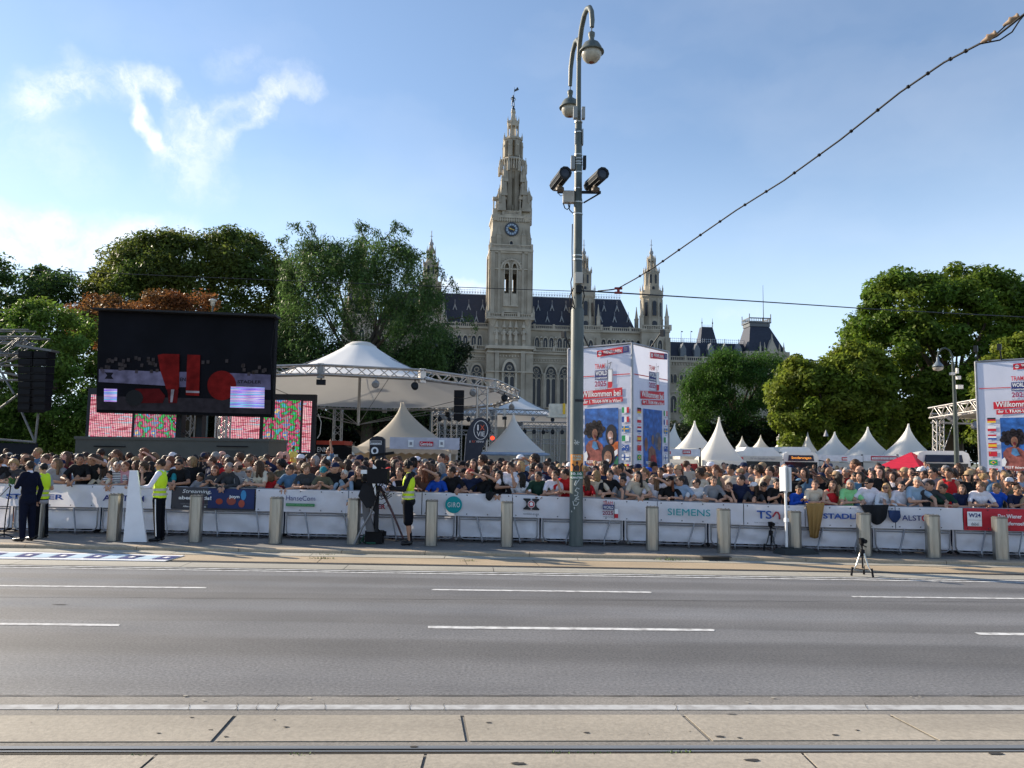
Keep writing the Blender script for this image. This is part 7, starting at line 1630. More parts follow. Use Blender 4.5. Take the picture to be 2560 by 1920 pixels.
tree('park_tree', [(-160, 650), (-60, 612), (0, 632), (35, 640), (60, 668), (110, 660), (160, 665), (185, 690), (205, 740), (235, 800), (180, 850), (-160, 900)], 84, L_mid, 'dark green tree with sky gaps at the far left edge', n=105, per=230, size=.42, rc=1.7, seed=5)
tree('park_tree', [(190, 730), (230, 690), (262, 640), (300, 608), (345, 580), (400, 568), (450, 582), (500, 588), (545, 575), (585, 560), (625, 575), (665, 610), (705, 640), (738, 668), (748, 720), (745, 820), (735, 960), (560, 1000), (300, 1000), (215, 880)], 86, L_dark, 'broad round dark green tree towering over the big screen', n=420, per=330, size=.38, rc=1.9, seed=6, trunkr=.8)
tree('rust_tree', [(165, 780), (190, 745), (250, 735), (330, 745), (380, 722), (430, 730), (470, 745), (520, 725), (560, 765), (570, 850), (400, 900), (240, 890), (175, 830)], 66, L_rust, 'rust-brown tree just above the big dark screen', n=130, per=300, size=.26, rc=1.1, seed=7)
tree('green_shrub_tree', [(-100, 800), (-20, 782), (40, 775), (70, 755), (100, 738), (125, 770), (160, 765), (200, 790), (262, 812), (275, 900), (275, 1060), (262, 1130), (-100, 1130)], 50, L_bright, 'bright green bushy tree behind the left truss tower', n=190, per=330, size=.24, rc=1.0, seed=8)
tree('airy_tree', [(690, 720), (705, 650), (750, 600), (800, 590), (860, 600), (900, 585), (950, 590), (1000, 592), (1050, 620), (1085, 660), (1100, 720), (1120, 780), (1150, 830), (1140, 880), (1120, 930), (1060, 960), (1090, 1010), (900, 1030), (690, 1010), (680, 900), (675, 800)], 72, L_airy, 'tall airy grey-green tree with drooping leaves left of the town hall', n=460, per=230, size=.32, rc=1.25, seed=9, droop=1.3, slim=.32, trunkr=.5,
     twigs=([(790, 640), (770, 590), (745, 565), (725, 560)], [(800, 620), (782, 570), (775, 558)], [(930, 620), (900, 575), (893, 552)], [(960, 620), (945, 580), (915, 566), (905, 560)], [(960, 600), (985, 570), (990, 555), (1010, 572), (1025, 580)], [(1040, 640), (1075, 630), (1090, 650)], [(1060, 680), (1095, 665), (1110, 690)], [(1100, 740), (1130, 700), (1145, 725)], [(1120, 800), (1175, 790), (1190, 820)], [(720, 640), (700, 600), (720, 590)]))
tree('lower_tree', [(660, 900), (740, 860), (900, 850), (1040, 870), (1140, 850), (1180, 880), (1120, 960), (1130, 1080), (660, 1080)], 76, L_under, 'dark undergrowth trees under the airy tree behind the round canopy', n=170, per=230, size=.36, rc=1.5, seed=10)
tree('cedar_tree', [(1700, 1000), (1698, 950), (1712, 925), (1745, 915), (1765, 885), (1800, 868), (1850, 874), (1885, 882), (1925, 868), (1950, 880), (1975, 905), (1965, 950), (1995, 1000), (1995, 1120), (1720, 1120)], 100, L_cedar, 'rounded dark green tree in front of the right town hall wing', n=220, per=330, size=.34, rc=1.6, seed=11, droop=.6, slim=.4)
tree('chestnut_tree', [(2095, 900), (2112, 820), (2110, 790), (2160, 755), (2175, 700), (2215, 674), (2280, 680), (2340, 690), (2365, 660), (2400, 652), (2430, 668), (2480, 676), (2530, 688), (2620, 740), (2680, 900), (2640, 1060), (2300, 1120), (2150, 1110), (2090, 1000)], 78, L_chest, 'tall full chestnut tree at the right with a small sky gap', n=380, per=330, size=.44, rc=1.5, seed=12, trunkr=.8)
tree('chestnut_tree', [(1926, 1010), (1924, 965), (1950, 935), (1958, 885), (1985, 868), (2010, 905), (2060, 905), (2085, 862), (2130, 850), (2190, 865), (2240, 930), (2250, 1060), (2220, 1120), (1960, 1120), (1930, 1060)], 70, L_chest2, 'lower yellow-green chestnut tree in front left of the tall one', n=260, per=300, size=.40, rc=1.1, seed=13)
tree('chestnut_tree', [(2425, 960), (2450, 885), (2500, 845), (2560, 835), (2660, 830), (2680, 930), (2660, 1120), (2430, 1120)], 60, L_chest2, 'yellow-green tree behind the right banner tower', n=120, per=280, size=.3, rc=1.1, seed=14)
tree('park_tree', [(-1150, 560), (-800, 480), (-450, 520), (-260, 640), (-240, 1000), (-300, 1120), (-1100, 1120)], 62, L_mid, 'tall dark tree beyond the left edge shading the shrubs', n=260, per=160, size=.6, rc=2.4, seed=15)  # out-of-view tree, added for the shade it throws on the lower shrubs
# ---------------------------------------------------------------- people
def cap_(p0, p1, r0, r1=None): return ('c', Vector(p0), Vector(p1), r0, r1 if r1 is not None else r0)
def ell(c, r, rot=None): return ('e', Vector(c), Vector(r), rot)
def grow(parts, d): return [('c', p[1], p[2], p[3]+d, p[4]+d) if p[0] == 'c' else ('e', p[1], p[2]+Vector((d, d, d)), p[3]) for p in parts]
def solid(parts, voxel, name='body', smooth=3):
    """one continuous skin grown over overlapping capsules and ellipsoids"""
    mb = MB()
    for p in parts:
        if p[0] == 'c':
            _, a, b, r0, r1 = p; d = b-a; L_ = max(d.length, 1e-4); q = d.to_track_quat('Z', 'Y').to_matrix() if d.length > 1e-5 else Matrix.Identity(3); prof = []
            for k in range(5): t = math.pi/2*k/4; prof.append((max(r0*math.sin(t), 1e-5), -r0*math.cos(t)))
            for k in range(1, 4): prof.append((r0+(r1-r0)*k/4, L_*k/4))
            for k in range(5): t = math.pi/2*k/4; prof.append((max(r1*math.cos(t), 1e-5), L_+r1*math.sin(t)))
            mb.lathe(prof, 12, c=a, M=q)
        else:
            _, c, r, rot = p; prof = [(max(math.sin(math.pi*k/8), 1e-5), -math.cos(math.pi*k/8)) for k in range(9)]; S3 = Matrix.Diagonal(r); 
            if rot is not None: S3 = rot @ S3
            mb.lathe(prof, 14, c=c, M=S3)
    me = mb.mesh(name); o = bpy.data.objects.new('tmp', me); COL.objects.link(o)
    bm = bmesh.new(); bm.from_mesh(me); bmesh.ops.remove_doubles(bm, verts=bm.verts, dist=1e-4); bmesh.ops.recalc_face_normals(bm, faces=bm.faces); bm.to_mesh(me); bm.free()
    md = o.modifiers.new('r', 'REMESH'); md.mode = 'VOXEL'; md.voxel_size = voxel; md.use_smooth_shade = True
    ms = o.modifiers.new('s', 'SMOOTH'); ms.factor = .5; ms.iterations = smooth
    dg = bpy.context.evaluated_depsgraph_get(); out = bpy.data.meshes.new_from_object(o.evaluated_get(dg)); out.name = name
    bpy.data.objects.remove(o); bpy.data.meshes.remove(me); out.materials.clear(); return out
M_skin = mat('skin', rough=.55, tint=True, var=.06, scale=6); M_hair = mat('hair', rough=.5, tint=True, var=.3, scale=40, stretch=(1, 1, .3), bump=.5, bscale=60)
M_shirt = mat('shirt_cloth', rough=.8, tint=True, var=.07, scale=5, bump=1.0, bscale=13, spec=.15); M_trous = mat('trouser_cloth', rough=.85, tint=True, var=.08, scale=5, bump=.4, bscale=8)
M_eye = mat('eye_dark', (.03, .02, .02), .3); M_lip = mat('lips', (.28, .09, .07), .5)
def stripes(key, c0, c1, sc):
    m = bpy.data.materials.new(key); m.use_nodes = True; N = m.node_tree.nodes; L = m.node_tree.links; tc = N.new('ShaderNodeTexCoord'); wv = N.new('ShaderNodeTexWave'); wv.bands_direction = 'Z'; wv.inputs['Scale'].default_value = sc; L.new(tc.outputs['Object'], wv.inputs['Vector'])
    cr = N.new('ShaderNodeValToRGB'); cr.color_ramp.interpolation = 'CONSTANT'; cr.color_ramp.elements[0].color = (*c0, 1); cr.color_ramp.elements[1].color = (*c1, 1); cr.color_ramp.elements[1].position = .5; L.new(wv.outputs['Fac'], cr.inputs[0]); L.new(cr.outputs[0], N['Principled BSDF'].inputs['Base Color']); N['Principled BSDF'].inputs['Roughness'].default_value = .8; return m
M_strw = stripes('navy_white_stripes', (.02, .02, .05), (.7, .7, .7), 8)
HEAD = [ell((0, .012, .022), (.074, .096, .098)), ell((0, -.02, -.042), (.057, .068, .066)), ell((0, -.058, -.085), (.027, .024, .022)), ell((.077, .012, -.012), (.012, .02, .03)), ell((-.077, .012, -.012), (.012, .02, .03)),
        cap_((0, -.083, .012), (0, -.106, -.024), .009, .0145), cap_((.018, -.078, .036), (.05, -.066, .034), .011), cap_((-.018, -.078, .036), (-.05, -.066, .034), .011), ell((.038, -.058, -.02), (.026, .022, .026)), ell((-.038, -.058, -.02), (.026, .022, .026)), ell((0, -.079, -.058), (.026, .012, .012))]
def head_parts(c, yaw, pitch=0.0, s=1.0):
    q = (Matrix.Rotation(yaw, 3, 'Z') @ Matrix.Rotation(pitch, 3, 'X')); out = []
    for p in HEAD:
        if p[0] == 'c': out.append(('c', c+q @ p[1]*s, c+q @ p[2]*s, p[3]*s, p[4]*s))
        else: out.append(('e', c+q @ p[1]*s, p[2]*s, q))
    return out, q
def hand_parts(w, d, up, curl=.5, side=1, s=1.0):
    """palm, four unequal fingers and a thumb from wrist w pointing along d"""
    w = Vector(w); d = Vector(d).normalized(); up = Vector(up); n = (up-d*up.dot(d)).normalized(); x = d.cross(n)*side; P = [cap_(w, w+d*.045*s, .026*s, .03*s), ell(w+d*.05*s, (.028*s,)*3)]
    for k, L_ in enumerate((.068, .076, .072, .056)):
        b = w+d*.075*s+x*(.030-.020*k)*s; m_ = b+(d*math.cos(curl)-n*math.sin(curl))*L_*.5*s; e = m_+(d*math.cos(curl*2.2)-n*math.sin(curl*2.2))*L_*.5*s; P += [cap_(b, m_, .0092*s, .0085*s), cap_(m_, e, .0085*s, .0075*s)]
    b = w+d*.03*s+x*.03*s; m_ = b+(d*.6+x*.75-n*.2).normalized()*.035*s; P += [cap_(b, m_, .012*s, .0105*s), cap_(m_, m_+(d*.9+x*.25-n*.35).normalized()*.03*s, .0105*s, .009*s)]; return P
def arm(sh, el, wr, hd=None, curl=.5, side=1, up=(0, 0, 1)):
    sh, el, wr = Vector(sh), Vector(el), Vector(wr); d = (wr-el) if hd is None else Vector(hd)
    return dict(skin=[cap_(sh, el, .047, .038), cap_(el, wr, .039, .026)]+hand_parts(wr, d, up, curl, side), up=cap_(sh, sh.lerp(el, .62), .058, .058), upl=cap_(sh, el, .058, .050), fore=cap_(el, wr, .049, .038), roll=cap_(el, el.lerp(wr, .2), .05, .047))
BODIES = {}
def body(key, lean, arms, yaw, pitch=0.0, legs=True, voxel=.013, female=False, stance=0.0):
    """skin, shirt and trouser meshes for one pose; person faces -Y"""
    if lean: hip, ch, shz, shy, nk, hc = Vector((0, .10, .90)), Vector((0, -.01, 1.22)), 1.35, -.05, Vector((0, -.07, 1.40)), Vector((0, -.125, 1.505))
    else: hip, ch, shz, shy, nk, hc = Vector((0, .0, .93)), Vector((0, .01, 1.28)), 1.43, .01, Vector((0, .01, 1.47)), Vector((0, -.02, 1.625))
    w = .88 if female else 1.0
    hp, q = head_parts(hc, yaw, pitch)
    tor = [ell(ch, (.155*w, .105, .18)), ell(hip.lerp(ch, .45), (.135*w, .10, .16)), ell(hip+Vector((0, .01, .0)), (.155, .11, .12)), cap_((-.13*w, shy, shz), (.13*w, shy, shz), .058)]
    if female: tor += [ell(ch+Vector((.065, -.085, .0)), (.06, .05, .06)), ell(ch+Vector((-.065, -.085, .0)), (.06, .05, .06))]
    leg = []; shoe = []
    for s in (-1, 1):
        kn = Vector((s*(.10+stance), .02, .49)); an = Vector((s*(.11+stance*1.6), .06, .09)); leg += [cap_(hip+Vector((s*.085, 0, -.05)), kn, .082, .058), cap_(kn, an, .060, .038)]
        shoe += [cap_(an+Vector((0, .02, -.04)), an+Vector((s*.02, -.15, -.055)), .042, .036), cap_(an, an+Vector((0, 0, -.05)), .042, .042)]
    A = arms
    skin = hp+[cap_(nk, hc+q @ Vector((0, .02, -.05)), .056, .05), cap_(Vector((-.06, shy, shz+.02)), nk, .04, .05), cap_(Vector((.06, shy, shz+.02)), nk, .04, .05)]+tor+leg+sum([a['skin'] for a in A], [])
    me = solid(skin, voxel, 'body'); me.materials.append(M_skin); me.materials.append(M_eye); me.materials.append(M_lip)
    qi = q.transposed(); mi = []
    for p in me.polygons:
        l = qi @ (Vector(p.center)-hc); v = 0
        if l.y < -.055 and l.length < .16:
            if abs(abs(l.x)-.032) < .0125 and abs(l.z-.012) < .0075: v = 1
            elif abs(abs(l.x)-.034) < .018 and abs(l.z-.040) < .0055: v = 1
            elif abs(l.x) < .024 and abs(l.z+.058) < .007 and l.y < -.07: v = 2
        mi.append(v)
    me.polygons.foreach_set('material_index', mi)
    T = grow(tor, .014); r = dict(skin=me, hc=hc, q=q, parts=dict(tor=tor, leg=leg, arms=A, hip=hip, shoe=shoe, nk=nk))
    r['short'] = solid(T+[a['up'] for a in A]+[cap_(nk-Vector((0, 0, .045)), nk-Vector((0, 0, .015)), .066, .058)], .016, 'shirt')
    r['long'] = solid(T+[a['upl'] for a in A]+[a['fore'] for a in A]+[cap_(nk-Vector((0, 0, .045)), nk-Vector((0, 0, .005)), .066, .058)], .016, 'shirt')
    r['tank'] = solid([p for p in T[:3]]+[cap_(Vector((s*.085, shy, shz+.012)), ch+Vector((s*.08, 0, .05)), .062) for s in (-1, 1)]+(T[4:] if female else []), .016, 'shirt')
    for k in ('short', 'long', 'tank'): r[k].materials.append(M_shirt)
    r['trousers'] = solid(grow(leg, .012)+[ell(hip+Vector((0, .01, -.02)), (.168, .125, .12))], .018, 'trousers'); r['trousers'].materials.append(M_trous)
    r['shoe'] = [solid(shoe[k*2:k*2+2], .016, 'shoe') for k in (0, 1)]; [m_.materials.append(M_trous) for m_ in r['shoe']]; BODIES[key] = r; return r
Y_L, Y_l, Y_c, Y_r = R(-68), R(-35), R(0), R(30)
sh = lambda lean, s: (s*.165, -.05 if lean else .01, 1.34 if lean else 1.42)
def lean_arms(kind):
    L, Rr = sh(1, -1), sh(1, 1)
    a1 = arm(L, (-.27, -.24, 1.10), (-.02, -.36, 1.12), None, .35, 1); a2 = arm(Rr, (.27, -.24, 1.10), (.04, -.39, 1.135), None, .35, -1)
    if kind == 'A': return [a1, a2]
    if kind == 'B': return [arm(L, (-.27, -.24, 1.12), (-.05, -.42, 1.09), (.3, -.3, -.8), .5, 1), arm(Rr, (.27, -.24, 1.12), (.05, -.43, 1.09), (-.3, -.3, -.8), .5, -1)]
    if kind == 'C': return [a1, arm(Rr, (.36, -.16, 1.42), (.14, -.25, 1.53), (-.9, -.1, .25), .2, -1)]
    if kind == 'D': return [a1, arm(Rr, (.12, -.33, 1.13), (.06, -.24, 1.36), (-.1, .05, 1), .7, -1)]
    if kind == 'E': return [arm(L, (-.34, -.08, 1.14), (-.24, -.34, 1.10), (0, -1, -.3), .9, 1), arm(Rr, (.34, -.08, 1.14), (.24, -.34, 1.10), (0, -1, -.3), .9, -1)]
    if kind == 'F': return [a1, arm(Rr, (.25, -.32, 1.16), (.20, -.46, .90), (0, -.15, -1), .35, -1)]
    if kind == 'P': return [arm(L, (-.24, -.25, 1.14), (-.05, -.42, 1.22), (.2, -.2, .6), .8, 1), arm(Rr, (.24, -.25, 1.14), (.06, -.42, 1.22), (-.2, -.2, .6), .8, -1)]
def stand_arms(kind):
    L, Rr = sh(0, -1), sh(0, 1)
    d1 = arm(L, (-.24, .03, 1.13), (-.25, -.07, .88), None, .4, 1); d2 = arm(Rr, (.24, .03, 1.13), (.25, -.07, .88), None, .4, -1)
    if kind == 'S': return [d1, d2]
    if kind == 'U': return [arm(L, (-.22, -.22, 1.28), (-.06, -.36, 1.50), (.1, -.1, 1), .6, 1), arm(Rr, (.22, -.22, 1.28), (.06, -.36, 1.50), (-.1, -.1, 1), .6, -1)]
    if kind == 'V': return [d1, arm(Rr, (.34, -.12, 1.52), (.13, -.16, 1.66), (-.9, 0, .2), .2, -1)]
    if kind == 'W': return [d1, arm(Rr, (.30, -.05, 1.62), (.26, -.08, 1.86), (0, 0, 1), .15, -1)]
    if kind == 'T': return [arm(L, (-.25, -.06, 1.17), (.02, -.19, 1.20), None, .4, 1), arm(Rr, (.25, -.06, 1.17), (-.02, -.21, 1.23), None, .4, -1)]
for kd, yaws in (('A', (Y_L, Y_l)), ('B', (Y_l, Y_c)), ('C', (Y_L,)), ('D', (Y_l,)), ('E', (Y_L, Y_c)), ('F', (Y_l,)), ('P', (Y_c,))):
    for j, yw in enumerate(yaws): body('l'+kd+'Ll cr'[[Y_L, Y_l, 9, Y_c, Y_r].index(yw)], True, lean_arms(kd), yw, R(14) if kd == 'P' else R(3), female=(kd in 'AD' and j == 0))
body('lBr', True, lean_arms('B'), Y_r, R(4)); body('lAr', True, lean_arms('A'), Y_r, R(4), female=True)
for kd, yw in (('S', Y_L), ('S', Y_l), ('T', Y_L), ('U', Y_l), ('V', Y_L), ('W', Y_l)): body('s'+kd+('L' if yw == Y_L else 'l'), False, stand_arms(kd), yw, R(0), voxel=.015)
# ---- hair, caps, glasses in head coordinates
def hair_mesh(kind):
    P = [ell((0, .022, .036), (.084, .100, .096))]
    if kind == 'curly': P = [ell((0, .02, .045), (.104, .116, .112))]+[ell((.08*math.cos(a), .03+.07*math.sin(a), .02+.03*math.sin(a*3)), (.04, .04, .045)) for a in (0, .8, 1.6, 2.4, 3.14)]
    if kind == 'long': P += [cap_((0, .065, .02), (0, .085, -.22), .075, .055), cap_((.066, .02, .0), (.085, .0, -.22), .034, .03), cap_((-.066, .02, .0), (-.085, .0, -.22), .034, .03)]
    if kind == 'bob': P += [cap_((0, .055, .01), (0, .06, -.09), .078, .06), cap_((.064, .01, .0), (.07, -.0, -.09), .034, .028), cap_((-.064, .01, .0), (-.07, -.0, -.09), .034, .028)]
    if kind == 'pony': P += [ell((0, .11, .05), (.03, .03, .03)), cap_((0, .125, .03), (0, .14, -.16), .03, .014)]
    if kind == 'bun': P += [ell((0, .105, .075), (.042, .042, .04))]
    if kind == 'crop': P = [ell((0, .018, .026), (.078, .099, .098))]
    if kind == 'fringe': P = [ell((0, .014, .042), (.090, .104, .094)), ell((.02, -.06, .085), (.05, .035, .03))]
    if kind == 'rim': P = [ell((0, .03, .0), (.081, .094, .075))]
    me = solid(P, .012, 'hair', 2); bm = bmesh.new(); bm.from_mesh(me); dl = []
    for v in bm.verts:
        x, y, z = v.co; zf = .055 if kind not in ('bob', 'long') else .06
        if kind == 'fringe': zf = .05
        cut = (y < -.03 and z < zf+(.0 if abs(x) < .05 else -.03)) or (y < .02 and z < -.035 and kind in ('short', 'crop', 'pony', 'bun', 'curly', 'fringe') and abs(x) < .2) or (kind == 'rim' and z > .045)
        if kind in ('long', 'bob') and y < -.028 and abs(x) < .06: cut = cut or z < .05
        if kind in ('short', 'crop', 'fringe') and z < -.06: cut = True
        if cut: dl.append(v)
        else:
            k = math.sin(x*140+y*60)*math.sin(z*120+x*50)*(.010 if kind == 'curly' else .0045); v.co += v.normal*k
    bmesh.ops.delete(bm, geom=dl, context='VERTS'); bm.to_mesh(me); bm.free(); me.materials.append(M_hair); return me
HAIR = {k: hair_mesh(k) for k in ('short', 'curly', 'long', 'bob', 'pony', 'bun', 'crop', 'fringe', 'rim')}
mb = MB(); mb.lathe([(.086, .02), (.088, .05), (.076, .09), (.045, .118), (.0, .126)], 18, c=(0, .015, .0), sy=1.15); vs = []
for i in range(9): a = math.pi*(i/8)+math.pi; vs.append((.075*math.cos(a), -.07+.0+.085*math.sin(a)*1.0, .03)); 
mb.prism([(x, y) for x, y, z in vs], 'z', .022, .032); CAP = mb.mesh('cap'); CAP.materials.append(M_shirt)
mb = MB()
for s in (-1, 1): mb.box((s*.034, -.093, .012), (.05, .008, .03)); mb.bx(s*.07-.004, s*.07+.004, -.09, .01, .016, .022)
mb.bx(-.012, .012, -.097, -.09, .016, .022); GLASS = mb.mesh('sunglasses'); GLASS.materials.append(black)
mb = MB(); mb.bx(-.035, .035, -.006, .006, -.07, .07); PHONE = mb.mesh('phone'); PHONE.materials.append(black)
SK = {'p': (.50, .28, .19), 'm': (.38, .20, .125), 't': (.30, .16, .10), 'd': (.13, .065, .04), 'r': (.60, .32, .24)}
HC = {'black': (.010, .009, .009), 'dark': (.030, .018, .012), 'brown': (.075, .040, .022), 'auburn': (.16, .055, .025), 'light': (.14, .085, .045), 'blond': (.33, .21, .10), 'grey': (.26, .25, .24), 'white': (.55, .53, .49), 'red': (.35, .05, .03)}
CL = {'black': (.012, .012, .014), 'charcoal': (.05, .05, .055), 'navy': (.014, .022, .06), 'grey': (.26, .26, .28), 'white': (.72, .70, .74), 'cream': (.58, .50, .40), 'red': (.50, .02, .025), 'maroon': (.11, .02, .03), 'blue': (.015, .08, .46), 'denim': (.08, .16, .27), 'light blue': (.28, .38, .50), 'teal': (.02, .20, .24), 'dark green': (.018, .05, .035), 'light green': (.26, .62, .26), 'olive': (.11, .11, .075), 'orange': (.55, .22, .05), 'yellow': (.65, .52, .12), 'pink': (.6, .3, .33), 'brown': (.10, .05, .035), 'tan': (.36, .25, .15)}
def person(bk, loc, rz, s, skin, hair, hc, top, tc, bottom='navy', cap=None, glasses=False, label=None, group=None, striped=False, legs=True, sx=1.0, shoes=True):
    B_ = BODIES[bk]; o = bpy.data.objects.new('person', B_['skin']); COL.objects.link(o); o.location = loc; o.rotation_euler.z = rz; o.scale = (s*sx, s*sx, s); o.color = (*SK[skin], 1)
    tag(o, label, 'person', group)
    def ch(name, me, col, head=False, sc=1.0):
        c = bpy.data.objects.new(name, me); COL.objects.link(c); c.parent = o; c.color = (*col, 1)
        if head: c.matrix_local = Matrix.Translation(B_['hc']) @ B_['q'].to_4x4() @ Matrix.Scale(sc, 4)
        return c
    def j(col, k=.12):
        f = random.uniform(1-k, 1+k*.6); return tuple(min(.78, max(.004, v*f*random.uniform(.97, 1.03))) for v in col)
    if hair: ch('hair', HAIR[hair], j(HC[hc], .25), True)
    if cap: ch('cap', CAP, j(CL[cap]), True)
    if glasses: ch('sunglasses', GLASS, (0, 0, 0), True)
    t = ch('shirt', B_[top], j(CL[tc], .15))
    if striped: 
        t.material_slots[0].link = 'OBJECT'; t.material_slots[0].material = M_strw
    if legs: ch('trousers', B_['trousers'], j(CL[bottom], .2))
    if legs and shoes:
        sc_ = (.03, .03, .035) if random.random() < .6 else (.5, .5, .5)
        for m_ in B_['shoe']: ch('shoe', m_, sc_)
    return o
LM = [(-99, 130, 'above the left blue lettering'), (130, 330, 'left of the tall white board'), (330, 430, 'near the yellow vest and the tall board'), (430, 640, 'above the dark streaming banner'), (640, 780, 'above the green-striped logo'), (780, 900, 'right of the green-striped logo'), (900, 1050, 'around the television camera'), (1050, 1200, 'above the round teal logo'), (1200, 1290, 'right of the round teal logo'), (1290, 1420, 'above the black notched emblem'), (1420, 1560, 'above the red and navy logo'), (1560, 1660, 'left of the turquoise lettering'), (1660, 1800, 'above the turquoise lettering'), (1800, 1960, 'above the arrow logo'), (1960, 2060, 'between sign post and tan cloth'), (2060, 2150, 'right of the tan cloth'), (2150, 2250, 'above the black hanging jacket'), (2250, 2390, 'above the red ring logo'), (2390, 2900, 'above the red banner')]
def lmk(px):
    for a, b, t in LM:
        if a <= px < b: return t
    return 'at the edge'
HN = {'short': 'short', 'curly': 'curly', 'long': 'long', 'bob': 'bobbed', 'pony': 'ponytailed', 'bun': 'tied-up', 'crop': 'cropped', 'fringe': 'tousled', 'rim': 'thinning', None: ''}
PN = {'A': 'arms crossed on the rail', 'B': 'hands clasped over the rail', 'C': 'hand raised to brow', 'D': 'chin in hand', 'E': 'hands on the rail', 'F': 'one arm dangling over the rail', 'P': 'looking down at their hands'}
